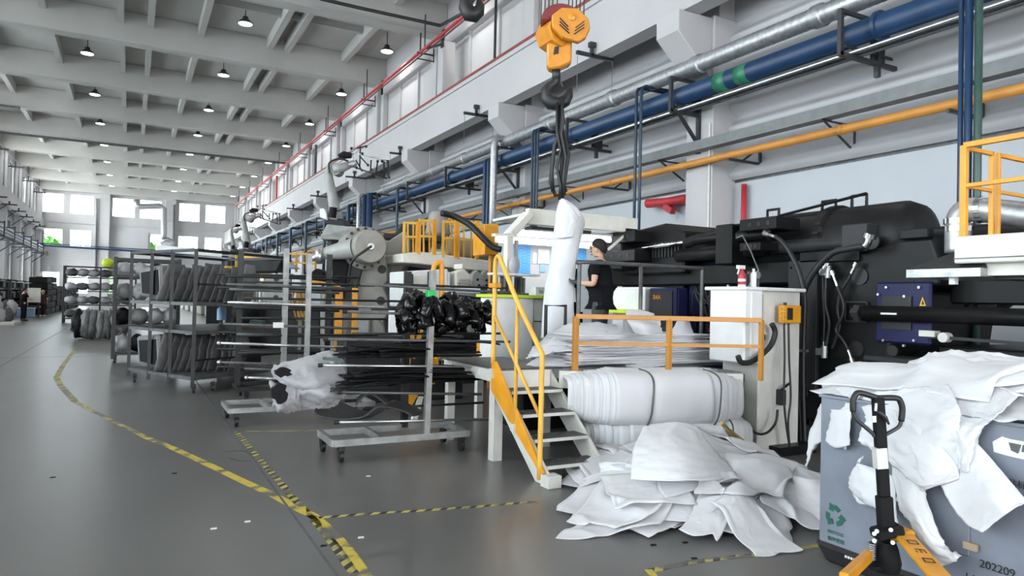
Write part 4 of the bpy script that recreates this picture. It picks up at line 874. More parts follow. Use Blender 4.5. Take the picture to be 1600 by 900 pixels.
put('small_loop', B().tube([(4.42, 7.3, .95), (4.42, 7.3, 1.60), (4.70, 7.3, 1.60), (4.70, 7.3, 1.3)], .022, 8), 'rackdark', gr)
# ------------------------------------------------------------------ WORKER
def skin(name, nodes, edges, m, parent, sub=2, root=0, label=None):
    me = bpy.data.meshes.new(name); off = OFF.get(parent.name, Vector()) if parent else Vector()
    me.from_pydata([Vector(n[0])-off for n in nodes], edges, []); o = bpy.data.objects.new(name, me); link(o, parent)
    o.modifiers.new('skin', 'SKIN')
    for i, n in enumerate(nodes):
        sv = me.skin_vertices[0].data[i]; r_ = n[1]; sv.radius = r_ if isinstance(r_, tuple) else (r_, r_)
        sv.use_root = (i == root)
    s_ = o.modifiers.new('sub', 'SUBSURF'); s_.levels = s_.render_levels = sub
    me.materials.append(M[m]); o.modifiers['skin'].use_smooth_shade = True
    if label: o['label'] = label
    return o
def person(name_label, loc, facing, Hh, pose, mats, group=None, hat=None):
    """facing: unit vector; local x = facing (forward), y = left, z up"""
    f = Vector(facing).normalized(); l = Vector((-f.y, f.x, 0)); L0 = Vector(loc)
    def W(x, y, z): return L0 + f*x*Hh + l*y*Hh + Vector((0,0,1))*z*Hh
    def N(x, y, z, r): return (W(x, y, z), tuple(q*Hh for q in r) if isinstance(r, tuple) else r*Hh)
    t = thing('person', name_label, 'person', loc, group)
    J = dict(hipL=(0, .052, .52), kneeL=(.01, .056, .285), ankL=(-.01, .058, .05), toeL=(.085, .066, .014), hipR=(0, -.052, .52), kneeR=(.01, -.056, .285), ankR=(-.01, -.058, .05), toeR=(.085, -.066, .014),
             shL=(0, .115, .805), elL=(.01, .15, .63), wrL=(.04, .15, .49), haL=(.06, .145, .44), shR=(0, -.115, .805), elR=(.01, -.15, .63), wrR=(.04, -.15, .49), haR=(.06, -.145, .44), lean=0.0, head=(.012, 0, .935))
    J.update(pose)
    hx, hy, hz = J['head']
    g = lambda k: J[k]
    nodes = [N(0,0,.54,.068), N(0,0,.62,.066), N(J['lean']*.5,0,.72,.07), N(J['lean'],0,.79,.06), N(J['lean']+.0,0,.845,.032), N(hx-.008,hy,.875,.031), N(hx,hy,hz-.025,.046), N(hx+.002,hy,hz+.03,.056), N(hx-.002,hy,hz+.055,.036)]
    edges = [(i, i+1) for i in range(8)]
    def chain(start, pts):
        p_ = start
        for p in pts: nodes.append(N(*p)); edges.append((p_, len(nodes)-1)); p_ = len(nodes)-1
        return p_
    def mid(a, c, t_=.5): return tuple(a[i]*(1-t_)+c[i]*t_ for i in range(3))
    ends = {}
    for s_ in 'LR':
        chain(0, [(*g('hip'+s_), .052), (*mid(g('hip'+s_), g('knee'+s_)), .045), (*g('knee'+s_), .033), (*mid(g('knee'+s_), g('ank'+s_), .35), .034), (*g('ank'+s_), .020), (*g('toe'+s_), .016)])
        sh = g('sh'+s_)
        ends[s_] = chain(3, [(*sh, .031), (*mid(sh, g('el'+s_)), .027), (*g('el'+s_), .022), (*mid(g('el'+s_), g('wr'+s_), .35), .023), (*g('wr'+s_), .0145)])
    skin('body', nodes, edges, mats['skin'], t)
    # face: nose, ears, brow, lips, glasses; hair cap
    hc_ = (hx, hy, hz)
    b = B(); fz = J.get('pitch', 0)
    put('nose', B().prism([W(hx+.045,hy-.0,hz+.012), W(hx+.068,hy,hz-.018), W(hx+.045,hy,hz-.026)], l*.001*Hh).lathe(W(hx+.044,hy,hz+.008), W(hx+.062,hy,hz-.02)-W(hx+.044,hy,hz+.008), [(0,.005*Hh),(.02*Hh,.008*Hh),(.032*Hh,.009*Hh),(.036*Hh,.004*Hh)], 8), mats['skin'], t, smooth=True)
    for sy in (-1, 1):
        put('ear', B().sph(W(hx-.004, hy+sy*.047, hz-.004), .019*Hh, 8, 6, (.7, .45, 1)), mats['skin'], t, smooth=True)
        put('eye', B().sph(W(hx+.043, hy+sy*.018, hz+.006), .007*Hh, 8, 5), 'ink', t, smooth=True)
    put('mouth', B().bar(W(hx+.048, hy-.014, hz-.038), W(hx+.048, hy+.014, hz-.038), .006*Hh), 'red', t)
    hb_ = B(); P = []
    for i in range(13):
        th = PI*.56*i/12
        row = []
        for k in range(21):
            a = 2*PI*k/20; fr_ = max(0, math.cos(a)); th2 = PI*i/12*((.50-.13*fr_**2)+.20*max(0, -math.cos(a)))
            r_ = .064+.002*math.sin(k*3.1+i)
            row.append(W(hx-.004+r_*((1.06 if math.cos(a) < 0 else 1.06-.24*math.cos(a))-.10*(i/12)**3)*math.sin(th2)*math.cos(a), hy+r_*(.95-.08*(i/12)**3)*math.sin(th2)*math.sin(a), hz+.012+.070*math.cos(th2)+(.004*math.sin(k*2.3) if i > 9 else 0)))
        P.append(row)
    hb_.grid(P); put('hair', hb_, 'hair' if not hat else hat, t, smooth=True, solid=.01)
    # shirt
    sn = [N(0,0,.56,.088), N(0,0,.63,.088), N(J['lean']*.5,0,.72,.092), N(J['lean'],0,.795,.078), N(J['lean'],0,.84,.040), N(0,0,.495,.088)]
    se = [(0,1),(1,2),(2,3),(3,4),(0,5)]
    for s_ in 'LR':
        sh = g('sh'+s_); m1 = mid(sh, g('el'+s_), .62)
        n0 = len(sn); sn += [N(*sh, .042), N(*mid(sh, m1, .5), .042), N(*m1, .040)]; se += [(3, n0), (n0, n0+1), (n0+1, n0+2)]
    skin('shirt', sn, se, mats['shirt'], t)
    tn = [N(0,0,.60,.055)]; te = []
    for s_ in 'LR':
        n0 = len(tn); hp, kn, an = g('hip'+s_), g('knee'+s_), g('ank'+s_)
        tn += [N(hp[0],hp[1],hp[2]-.03,.058), N(*mid(hp,kn,.6),.05), N(*kn,.042), N(*mid(kn,an,.5),.040), N(an[0],an[1],an[2]-.0,.034)]; te += [(0,n0)]+[(n0+i, n0+i+1) for i in range(4)]
    if mats.get('trousers'): skin('trousers', tn, te, mats['trousers'], t)
    for s_ in 'LR':
        an, to = g('ank'+s_), g('toe'+s_)
        bo = B().tube([W(an[0]-.03, an[1], .022), W(an[0]+.02, an[1], .03), W(to[0], to[1], .02), W(to[0]+.02, to[1], .014)], [.022*Hh, .030*Hh, .026*Hh, .014*Hh], 10); put('shoe', bo, mats['shoe'], t, smooth=True)
        # hand with palm, four fingers and thumb
        wr, ha = Vector(g('wr'+s_)), Vector(g('ha'+s_)); d = (ha-wr).normalized()
        ny = J.get('palm'+s_, (0, 1 if s_ == 'L' else -1, 0)); side_ = d.cross(Vector(ny)).normalized(); nn = side_.cross(d).normalized()
        palm = wr + d*.035
        hn = [N(*wr, .0155), N(*(wr+d*.02), (.020, .012)), N(*(wr+d*.05), (.024, .012))]; he = [(0,1),(1,2)]
        for q, (off_, ln) in enumerate(((-.018,.036),(-.006,.042),(.006,.040),(.018,.030))):
            b0 = wr+d*.055+side_*off_; curl = J.get('curl', .5)
            p1_ = b0+d*ln*.45; p2_ = p1_+(d*math.cos(curl)-nn*math.sin(curl))*ln*.35; p3_ = p2_+(d*math.cos(curl*1.9)-nn*math.sin(curl*1.9))*ln*.3
            n0 = len(hn); hn += [N(*b0,.0068), N(*p1_,.0062), N(*p2_,.0055), N(*p3_,.0045)]; he += [(2,n0),(n0,n0+1),(n0+1,n0+2),(n0+2,n0+3)]
        b0 = wr+d*.022+side_*(-.022); n0 = len(hn); hn += [N(*b0,.008), N(*(b0+d*.014-side_*.014-nn*.006),.0072), N(*(b0+d*.032-side_*.018-nn*.014),.006)]; he += [(1,n0),(n0,n0+1),(n0+1,n0+2)]
        skin('hand', [(p_, r_*(1.3 if 'hand' in mats else 1) if not isinstance(r_, tuple) else tuple(q*(1.3 if 'hand' in mats else 1) for q in r_)) for p_, r_ in hn], he, mats.get('hand', mats['skin']), t, sub=1)
    return t, W
wl_ = PD(938, 500, 9.0); wl_.z = .75
toward = (-rightv*.93 + fwdv*.37)
Hw = 1.72
wk, WW = person('worker with black hair in a black T-shirt and grey glove steadying the white sheet', wl_, toward, Hw,
    dict(shL=(.01,.10,.80), shR=(.02,-.115,.80), elL=(.02,.14,.655), wrL=(.145,.08,.665), haL=(.20,.065,.675), elR=(.05,-.145,.645), wrR=(.19,-.10,.675), haR=(.25,-.085,.69), head=(.03,0,.918), lean=.012, curl=.55, palmL=(.2,.3,-1), palmR=(.2,-.3,-1)),
    dict(skin='skin', shirt='shirt', trousers='trousers', shoe='rubber', hand='glove'))
gl = B()
for sy in (-1, 1):
    gl.bar(WW(.085, sy*.022-.018, .937), WW(.085, sy*.022+.018, .937), .006*Hw, .028*Hw); gl.bar(WW(.085, sy*.045, .94), WW(.03, sy*.052, .94), .005*Hw)
put('safety_glasses', gl, 'white', wk, kind='stuff')
#put('collar', B().lathe(WW(.008,0,.835), (0,0,1), [(0,.045*Hw), (.02*Hw,.043*Hw)], 14), 'shirt', wk, smooth=True)
# ------------------------------------------------------------------ CLOTH HELPERS
def fold(u, v, seed, f=2.2, amp=.05):
    n = noise.noise(Vector((u*f*.8, v*f*.8, seed*7.3))); r_ = 1-abs(noise.noise(Vector((u*f*1.7+3, v*f*.9, seed*3.1+5))))*2
    return amp*(n*.8 + max(0, r_)**3*.9-.2)
def patch(name, ctrl, m='cloth', nu=26, nv=20, amp=.03, seed=1, ff=2.0, label=None, cat=None, group=None, parent=None, solid=.004):
    """Catmull-Rom surface through a control grid of points, with folds pushed along its normal."""
    R, Cn = len(ctrl), len(ctrl[0])
    def cr(p, u):
        n = len(p)-1; x = u*n; i = min(int(x), n-1); f_ = x-i; a = p[max(i-1,0)]; b = p[i]; c = p[i+1]; d = p[min(i+2,n)]
        return 0.5*((2*b)+(c-a)*f_+(2*a-5*b+4*c-d)*f_*f_+(3*b-a-3*c+d)*f_**3)
    G = []
    for i in range(nu+1):
        G.append([cr([cr(row, j_/nv) for row in ctrl], i/nu) for j_ in range(nv+1)])
    out = []
    for i in range(nu+1):
        row = []
        for j_ in range(nv+1):
            a = G[min(i+1,nu)][j_]-G[max(i-1,0)][j_]; b = G[i][min(j_+1,nv)]-G[i][max(j_-1,0)]; n = a.cross(b)
            n = n.normalized() if n.length > 1e-9 else Vector((0,0,1))
            sz_ = 1.0; row.append(G[i][j_]+n*fold(i/nu*ff, j_/nv*ff, seed, 2.2, amp))
        out.append(row)
    b = B().grid(out); return put(name, b, m, parent, label=label, cat=cat, group=group, smooth=True, solid=solid)
# tall sheet hanging from the slings in front of the worker
SD = 9.15
def sd(px, py, d=0): return PD(px, py, SD+d)
hs = [[sd(874,312,.05), sd(879,310,-.03), sd(884,312,-.03), sd(888,314,.03), sd(892,318,.1)],
      [sd(868,340,.08), sd(876,338,-.07), sd(890,336,-.11), sd(906,334,-.06), sd(912,340,.12)],
      [sd(864,375,.08), sd(874,372,-.08), sd(888,370,-.12), sd(902,368,-.05), sd(911,360,.14)],
      [sd(857,420,.08), sd(868,420,-.08), sd(884,420,-.10), sd(897,415,-.04), sd(902,400,.1)],
      [sd(849,470,.08), sd(862,470,-.09), sd(880,470,-.10), sd(895,468,-.04), sd(896,462,.06)],
      [sd(845,528,.08), sd(860,530,-.09), sd(880,530,-.10), sd(896,528,-.04), sd(900,520,.05)]]
patch('hanging_sheet', hs, nu=60, nv=24, amp=.012, seed=3, ff=1.3, label='tall white nonwoven sheet hanging from the crane slings before the worker', cat='fabric sheet')
zig = [sd(900,352,-.16), sd(905,357,-.15), sd(897,362,-.16)]
patch('hanging_sheet', [[sd(876,318,-.10), sd(882,318,-.15), sd(893,325,-.16), sd(905,340,-.10)], [sd(868,350,-.08), sd(880,348,-.16), sd(893,346,-.17), sd(899,350,-.15)], [sd(866,372,-.08), sd(878,372,-.17), sd(888,371,-.18), sd(896,371,-.15)]], nu=20, nv=20, amp=.012, seed=5, m='cloth2', label='shorter curled flap folded over the top of the hanging sheet', cat='fabric sheet')
# ------------------------------------------------------------------ FABRIC BUNDLES AND STACK
bn = thing('fabric_bundle', 'upper strapped bundle of folded white fabric sheets hanging over the platform front', 'fabric bundle', (5.1, 5.9, .3), 'fabric bundles before the platform')
BROT = math.radians(-19)
def bundle(t, x0, x1, zt_, zb_, yb_, dep, n, seed):
    rnd = random.Random(seed)
    def RT(p): dx, dy = p[0]-3.98, p[1]-6.15; return _v(3.98+dx*math.cos(BROT)-dy*math.sin(BROT), 6.15+dx*math.sin(BROT)+dy*math.cos(BROT), p[2])
    for i in range(n):
        o_ = i/n; D_ = dep*(.35+.65*o_); top_ = zt_-.10*(1-o_); bot = zb_+.08*(1-o_)
        xa = x0+ (x1-x0)*.25*o_**1.4 + rnd.uniform(-.02,.02); xb = x1-(x1-x0)*.20*o_**1.6+rnd.uniform(-.03,.03)
        if i == n-1: xa = x0+.42; xb = x1-.42
        hh = (top_-bot)/2; rows = []
        prof = []
        for k in range(15):
            a = PI/2 - PI*k/14; e = .62
            prof.append((yb_-D_*(abs(math.cos(a))**e), (top_+bot)/2+hh*math.copysign(abs(math.sin(a))**e, math.sin(a))))
        prof = [(yb_+.03, top_+.02)]+prof+[(yb_+.1, bot)]
        for (y, z) in prof:
            row = []
            for k in range(25):
                x = xa+(xb-xa)*k/24; bulge = .03*math.sin(PI*k/24)
                st_ = -.025*math.exp(-((x-(x0+(x1-x0)*.42))/.035)**2)-.025*math.exp(-((x-(x0+(x1-x0)*.80))/.035)**2)
                row.append(_v(x+.01*noise.noise(_v(x*3, z*5, i)), y-bulge-st_+.012*noise.noise(_v(x*4, z*4, i*2.2)), z+.012*noise.noise(_v(x*2.5, y*3, i*1.7))))
            rows.append(row)
        put('folded_sheet', B().grid([[RT(p) for p in r_] for r_ in rows]), 'cloth' if i % 3 else 'cloth2', t, smooth=True, solid=.005)
    for k in (0, 1):
        x = x0+(x1-x0)*(.42 if k == 0 else .80)
        pts = []
        for q in range(17):
            a = PI/2-PI*q/16; e = .62; pts.append((x+.02*math.sin(q*.4), yb_-(dep+.0)*(abs(math.cos(a))**e)-.012, (zt_+zb_)/2+(zt_-zb_)/2*math.copysign(abs(math.sin(a))**e, math.sin(a))))
        put('strap', B().tube([RT(p) for p in pts], .009, 5), 'rackgrey', t, smooth=True)
bundle(bn, 3.98, 5.86, .96, .38, 6.15, .42, 22, 2)
bn2 = thing('fabric_bundle', 'lower bundle of folded white fabric on the floor under the strapped one', 'fabric bundle', (5.1, 5.9, 0), 'fabric bundles before the platform')
bundle(bn2, 4.15, 6.0, .50, .06, 6.15, .40, 9, 7)
bn3 = thing('fabric_bundle', 'small folded white fabric pack on the floor right of the stairs', 'fabric bundle', (4.35, 5.5, 0), 'fabric bundles before the platform')
rnd = random.Random(5)
for i in range(9):
    z = .01+i*.028; P = []
    for a in range(9):
        P.append([_v(4.08+.55*b_/8+.015*noise.noise(_v(a*.7, b_*.6, i)), 5.38+.42*a/8, z+.012*noise.noise(_v(a*.5, b_*.5, i*3)) - (.1*(1-a/2) if a < 2 else 0)*(i > 3)) for b_ in range(9)])
    put('folded_sheet', B().grid(P), 'cloth' if i % 2 else 'cloth2', bn3, smooth=True, solid=.012)
bn4 = thing('fabric_bundle', 'small folded pack with a boxy end beside the straw broom', 'fabric bundle', (5.5, 5.45, 0), 'fabric bundles before the platform')
for i in range(9):
    z = .01+i*.032
    put('folded_sheet', B().box((4.95+rnd.uniform(0,.03), 5.30+rnd.uniform(0,.02), z), (5.62+rnd.uniform(0,.03), 5.75, z+.026)), 'cloth2' if i % 2 else 'cloth', bn4, bevel=.01)
# stack of sheets on the platform behind the yellow rail: every layer a sheet of its own
rnd = random.Random(12)
def flat_sheet(x0, x1, y0, y1, z, seed, amp=.012, sag=0.0, lift=0.0, m='cloth', lab='', grp=None, rot=0, nu=14, nv=22, droop=0.0):
    cxm, cym = (x0+x1)/2, (y0+y1)/2; P = []
    for a in range(nu+1):
        row = []
        for b_ in range(nv+1):
            u, v = a/nu, b_/nv; x = x0+(x1-x0)*v; y = y0+(y1-y0)*u
            y += .04*math.sin(v*5+seed)*(1-u); x += .04*math.sin(u*6+seed*2)*(v-.5)
            zz = z+amp*(noise.noise(_v(x*2.2, y*2.2, seed))+.7*noise.noise(_v(x*5, y*5, seed*2)))+lift*max(0, abs(v-.5)*2-.7)**2*3
            zz -= droop*max(0, (.25-u)/.25)**1.5 + sag*max(0, (v-.75)/.25)**1.5
            dx, dy = x-cxm, y-cym; row.append(_v(cxm+dx*math.cos(rot)-dy*math.sin(rot), cym+dx*math.sin(rot)+dy*math.cos(rot), zz))
        P.append(row)
    return put('fabric_sheet', B().grid(P), m, label=lab, cat='fabric sheet', group=grp, smooth=True, solid=.017)
for i in range(18):
    z = PZT+.015+i*.019
    flat_sheet(4.25+rnd.uniform(-.05,.1), 6.55+rnd.uniform(-.25,.12)-.02*i, 6.36+rnd.uniform(-.04,.04), 6.93, z, i+1, amp=.007, m='cloth' if i % 3 else 'cloth2',
        lab='flat white sheet in the platform stack, %s from the bottom' % (ORD+['second last','topmost'])[i], grp='flat sheets stacked on the platform', rot=rnd.uniform(-.02,.02))
K = lambda px, py, Y: PY(px, py, Y)
patch('fabric_sheet', [[K(840,540,6.9), K(860,520,7.0), K(890,506,7.1), K(940,505,7.1)], [K(830,548,6.7), K(868,535,6.7), K(905,524,6.7), K(985,520,6.7)], [K(822,562,6.5), K(870,552,6.5), K(930,548,6.45), K(1010,545,6.45)]], nu=30, nv=34, amp=.035, seed=11, ff=2.2, label='crumpled white sheet at the left end of the platform stack', cat='fabric sheet')
patch('fabric_sheet', [[K(812,574,6.7), K(850,556,6.8), K(900,548,6.9)], [K(822,576,6.55), K(855,568,6.55), K(898,562,6.6)], [K(840,577,6.45), K(870,576,6.42), K(896,572,6.42)]], nu=20, nv=24, amp=.02, seed=13, label='low white sheet spilling over the platform edge at the top of the stairs', cat='fabric sheet')
patch('fabric_sheet', [[K(905,520,7.0), K(960,508,6.95), K(1010,500,6.9), K(1030,498,6.9)], [K(900,530,6.7), K(960,522,6.6), K(1010,520,6.6), K(1035,520,6.6)], [K(905,548,6.4), K(960,546,6.38), K(1010,545,6.38), K(1045,540,6.38)]], nu=28, nv=34, amp=.04, seed=17, ff=2.5, label='wrinkled white sheet across the middle top of the platform stack', cat='fabric sheet')
patch('fabric_sheet', [[K(978,484,6.6), K(1000,484,6.7), K(1022,490,6.6)], [K(980,500,6.12), K(1005,500,6.05), K(1026,503,6.12)], [K(992,520,6.10), K(1012,524,6.0), K(1030,520,6.1)]], nu=18, nv=16, amp=.008, seed=19, label='white sheet flap hanging over the yellow top rail', cat='fabric sheet')
patch('fabric_sheet', [[K(975,490,6.75), K(985,495,6.7), K(992,500,6.7)], [K(972,510,6.5), K(985,515,6.5), K(1000,520,6.5)], [K(968,532,6.4), K(985,536,6.4), K(1005,538,6.4)]], nu=14, nv=12, amp=.02, seed=23, label='white sheet standing up behind the flap on the yellow rail', cat='fabric sheet')
patch('fabric_sheet', [[K(1060,497,6.8), K(1072,496,6.9), K(1078,505,6.8)], [K(1050,515,6.55), K(1068,515,6.5), K(1083,520,6.5)], [K(1030,535,6.4), K(1060,535,6.35), K(1085,532,6.4)]], nu=14, nv=14, amp=.01, seed=29, label='pointed white sheet standing up right of the middle rail post', cat='fabric sheet')
patch('fabric_sheet', [[K(1050,535,6.7), K(1080,530,6.7), K(1102,532,6.7)], [K(1040,542,6.4), K(1075,540,6.3), K(1101,541,6.35)]], nu=8, nv=16, amp=.01, seed=31, label='white sheet sticking out at the right end of the platform stack', cat='fabric sheet')
patch('fabric_sheet', [[K(1052,552,6.7), K(1070,556,6.6), K(1085,570,6.6)], [K(1050,576,6.4), K(1065,580,6.35), K(1080,582,6.4)]], nu=8, nv=12, amp=.01, seed=33, label='white sheet corner hanging down at the right foot of the platform stack', cat='fabric sheet')
patch('fabric_sheet', [[K(896,577,6.4), K(960,570,6.5), K(1010,560,6.5), K(1040,566,6.4)], [K(905,585,6.1), K(960,583,6.05), K(1010,580,6.0), K(1048,580,6.05)]], nu=12, nv=26, amp=.02, seed=37, label='white sheet lying over the top of the upper strapped bundle', cat='fabric sheet')
# ------------------------------------------------------------------ FLOOR HEAP: sheets settle on a height field
RES = .04; HX0, HY0 = 2.4, 2.9; NX, NY = 100, 85
HF = [[0.0]*NY for _ in range(NX)]
def hidx(x, y): return min(max(int((x-HX0)/RES), 0), NX-1), min(max(int((y-HY0)/RES), 0), NY-1)
for i in range(NX):
    for k in range(NY):
        x = HX0+i*RES; y = HY0+k*RES
        HF[i][k] = max(0, .42*math.exp(-(((x-4.9)/.9)**2+((y-5.45)/.6)**2)) + .12*math.exp(-(((x-4.3)/.9)**2+((y-4.4)/.8)**2))+.10*math.exp(-(((x-5.2)/.6)**2+((y-4.5)/.6)**2))-.02)
base_done = 0
def drape(corners, seed, lab, amp=.045, nu=34, nv=34, m='cloth', thick=.005, grp='white sheets in the floor heap'):
    """corners: four (x, y) floor points; the sheet lies on what is already there"""
    c = [Vector((*p, 0)) for p in corners]; pts = []; rnd = random.Random(seed)
    ph = rnd.uniform(0, PI); fd = Vector((math.cos(ph), math.sin(ph)))
    for a in range(nu+1):
        row = []
        for b_ in range(nv+1):
            u, v = a/nu, b_/nv; p = c[0]*(1-u)*(1-v)+c[1]*u*(1-v)+c[2]*u*v+c[3]*(1-u)*v
            p += Vector((noise.noise(_v(u*2, v*2, seed))*.10, noise.noise(_v(u*2, v*2, seed+50))*.10, 0)); row.append(p)
        pts.append(row)
    zz = []
    for row in pts:
        r_ = []
        for p in row:
            s_ = 0; mxx = 0
            for dx in (-3, 0, 3):
                for dy in (-3, 0, 3):
                    i, k = hidx(p.x+dx*RES, p.y+dy*RES); h_ = HF[i][k]; s_ += h_; mxx = max(mxx, h_ if dx == 0 and dy == 0 else h_*.85)
            i, k = hidx(p.x, p.y); r_.append(max(HF[i][k], s_/9*.6+mxx*.4))
        zz.append(r_)
    for it in range(5):
        zz = [[max(zz[a][b_]-.012, (zz[a][b_]*2+zz[max(a-1,0)][b_]+zz[min(a+1,nu)][b_]+zz[a][max(b_-1,0)]+zz[a][min(b_+1,nv)])/6) for b_ in range(nv+1)] for a in range(nu+1)]
    out = []
    for a in range(nu+1):
        row = []
        for b_ in range(nv+1):
            p = pts[a][b_]; u, v = a/nu, b_/nv; edge = min(u, 1-u, v, 1-v)
            q = fd.x*p.x+fd.y*p.y; w1 = noise.noise(_v(p.x*1.6, p.y*1.6, seed*2.1))
            rid = max(0, 1-abs(math.sin(q*5+w1*2+seed)))**2.2
            z = zz[a][b_]+thick+amp*(rid*.9+max(0, noise.noise(_v(p.x*1.4, p.y*1.4, seed)))*.7)*(.35+.65*min(1, edge*6)) + .05*max(0, noise.noise(_v(p.x*2, p.y*2, seed+9)))*(edge < .06)
            row.append(_v(p.x, p.y, z))
        out.append(row)
    for a in range(nu+1):
        for b_ in range(nv+1):
            p = out[a][b_]
            for dx in (0, 1):
                i, k = hidx(p.x+dx*RES*.5, p.y); HF[i][k] = max(HF[i][k], min(p.z, HF[i][k]+.03))
    return put('fabric_sheet', B().grid(out), m, label=lab, cat='fabric sheet', group=grp, smooth=True, solid=.003)
def FZ(px, py, z=0): p = PZ(px, py, z); return (p.x, p.y)
rnd = random.Random(21)
for i in range(14):
    cx0, cy0 = rnd.uniform(3.7, 5.1), rnd.uniform(4.1, 5.2); a = rnd.uniform(0, PI); L_, W_ = rnd.uniform(.5, .85), rnd.uniform(.25, .4)
    cs = [(cx0+math.cos(a)*sx*L_-math.sin(a)*sy*W_, cy0+math.sin(a)*sx*L_+math.cos(a)*sy*W_) for sx, sy in ((-1,-1),(1,-1),(1,1),(-1,1))]
    drape(cs, 100+i, 'crumpled white sheet buried deep inside the floor heap, edges peeping out', grp='buried sheets of the floor heap', m='cloth2' if i % 2 else 'cloth')
Z1 = .03
drape([FZ(868,842), FZ(1030,836), FZ(1080,770,.1), FZ(925,800,.05)], 1, 'long white sheet pointing left at the very front left of the floor heap', amp=.03)
drape([FZ(885,808,.05), FZ(960,830,.03), FZ(1120,760,.15), FZ(955,745,.12)], 2, 'broad white sheet lying over the left side of the floor heap', amp=.05)
drape([FZ(900,762,.05), FZ(910,770,.04), FZ(1010,750,.15), FZ(1000,725,.2)], 3, 'narrow rolled white sheet lying before the bottom stair tread', amp=.05)
drape([FZ(1060,835,.02), FZ(1120,848,.02), FZ(1190,780,.1), FZ(1110,770,.15)], 4, 'white sheet with a rounded front fold at the middle front of the heap', amp=.05)
drape([FZ(1180,868,.01), FZ(1255,860,.01), FZ(1150,760,.2), FZ(1110,780,.2)], 5, 'narrow white sheet running towards the viewer at the heap front', amp=.04)
drape([FZ(1190,815,.02), FZ(1290,830,.02), FZ(1290,780,.05), FZ(1200,770,.1)], 6, 'white sheet folded flat at the front right of the heap beside the bin', amp=.05)
drape([FZ(1130,800,.1), FZ(1225,800,.06), FZ(1250,745,.1), FZ(1150,725,.2)], 7, 'white sheet covering the right shoulder of the heap', amp=.06)
drape([FZ(935,735,.2), FZ(1060,735,.3), FZ(1090,790,.15), FZ(960,800,.1)], 8, 'smooth white sheet draped over the left crown of the heap', amp=.04)
drape([FZ(1180,745,.1), FZ(1262,745,.03), FZ(1200,705,.1), FZ(1110,690,.3)], 9, 'pointed white sheet at the back right of the heap', amp=.05)
drape([FZ(1010,700,.4), FZ(1120,700,.4), FZ(1160,760,.2), FZ(1040,765,.25)], 10, 'white sheet spread over the top middle of the heap', amp=.06)
drape([FZ(1085,770,.2), FZ(1130,790,.15), FZ(1100,720,.35), FZ(1050,700,.4)], 11, 'narrow white sheet running down the front of the heap top', amp=.05)
pk = lambda px, py, z: PZ(px, py, z)
patch('fabric_sheet', [[pk(1005,668,.55), pk(1050,660,.58), pk(1092,668,.54)], [pk(990,705,.42), pk(1060,703,.47), pk(1120,708,.40)], [pk(985,748,.26), pk(1075,752,.30), pk(1165,748,.20)]], nu=26, nv=22, amp=.016, seed=41, label='white sheet sliding down from the lower bundle onto the heap', cat='fabric sheet')
patch('fabric_sheet', [[pk(936,722,.22), pk(970,722,.28), pk(1000,730,.27)], [pk(940,745,.12), pk(980,742,.17), pk(1005,748,.18)]], nu=12, nv=16, amp=.025, seed=43, label='curled white sheet corner right of the bottom stair tread', cat='fabric sheet')
patch('fabric_sheet', [[pk(1238,742,.22), pk(1265,748,.25), pk(1292,748,.26)], [pk(1240,775,.12), pk(1268,785,.12), pk(1292,792,.12)], [pk(1250,812,.02), pk(1270,822,.02), pk(1292,826,.02)]], nu=16, nv=14, amp=.012, seed=47, m='cloth2', label='greyish white sheet standing between the heap and the bin', cat='fabric sheet')
# straw broom head behind the heap
t = thing('straw_broom', 'straw broom lying behind the fabric heap near the white column', 'broom', (5.6, 5.3, .1))
a, c = PZ(1138, 672, .45), PZ(1175, 712, .06)
b = B(); rnd = random.Random(3)
for k in range(60):
    o_ = _v(rnd.uniform(-.12,.12), rnd.uniform(-.05,.05), rnd.uniform(-.02,.02)); b.bar(a+o_*.25, c+o_, .007)
put('bristles', b, 'straw', t, kind='stuff'); put('handle', B().cyl(a, a+(a-c)*.25, .02, 8), 'straw', t)
# ------------------------------------------------------------------ GREY BIN WITH ITS LOAD, AND THE PALLET TRUCK
XB = 4.02; BY1 = 3.12; BT = 1.08
bi = thing('recycling_bin', 'big blue-grey plastic recycling bin heaped with white fabric at the right', 'bin', (4.7, 1.7, 0))
put('front_wall', B().box((XB, .3, .12), (XB+.05, BY1, BT)), 'bin', bi, bevel=.008)
put('end_wall', B().box((XB+.05, BY1-.05, .12), (XB+1.3, BY1, BT)), 'bin', bi, bevel=.008); put('back_wall', B().box((XB+1.25, .3, .12), (XB+1.3, BY1-.05, BT)), 'bin', bi); put('near_wall', B().box((XB+.05, .3, .12), (XB+1.25, .35, BT)), 'bin', bi)
put('floor_panel', B().box((XB+.05, .35, .12), (XB+1.25, BY1-.05, .16)), 'bin', bi)
put('top_rim', B().box((XB-.01, .3, BT-.02), (XB+.06, BY1+.01, BT)), 'bin', bi, bevel=.004)
put('base', B().prism([(XB-.02, .35, .12), (XB-.02, BY1+.03, .12), (XB+.0, BY1-.05, .0), (XB+.0, .35, .0)], (1.3, 0, 0)), 'rubber', bi, bevel=.02)
q0, q1 = PX(1438, 760, XB), PX(1516, 870, XB)
put('flap', B().box((XB-.012, q1.y, q1.z), (XB, BY1-.55, q0.z+.05)), 'binflap', bi, bevel=.01)
a = PX(1520, 853, XB); put('cardboard_tag', B().box((XB-.03, a.y-.035, a.z-.018), (XB-.012, a.y+.035, a.z+.02)), 'cardboard', bi)
a = PX(1574, 700, XB); lb = B(); 
put('torn_label', B().prism([PX(x, y, XB-.002) for x, y in ((1551,690),(1566,682),(1578,686),(1600,690),(1640,700),(1640,725),(1600,718),(1574,712),(1553,706))], (-.002, 0, 0)), 'paper', bi)
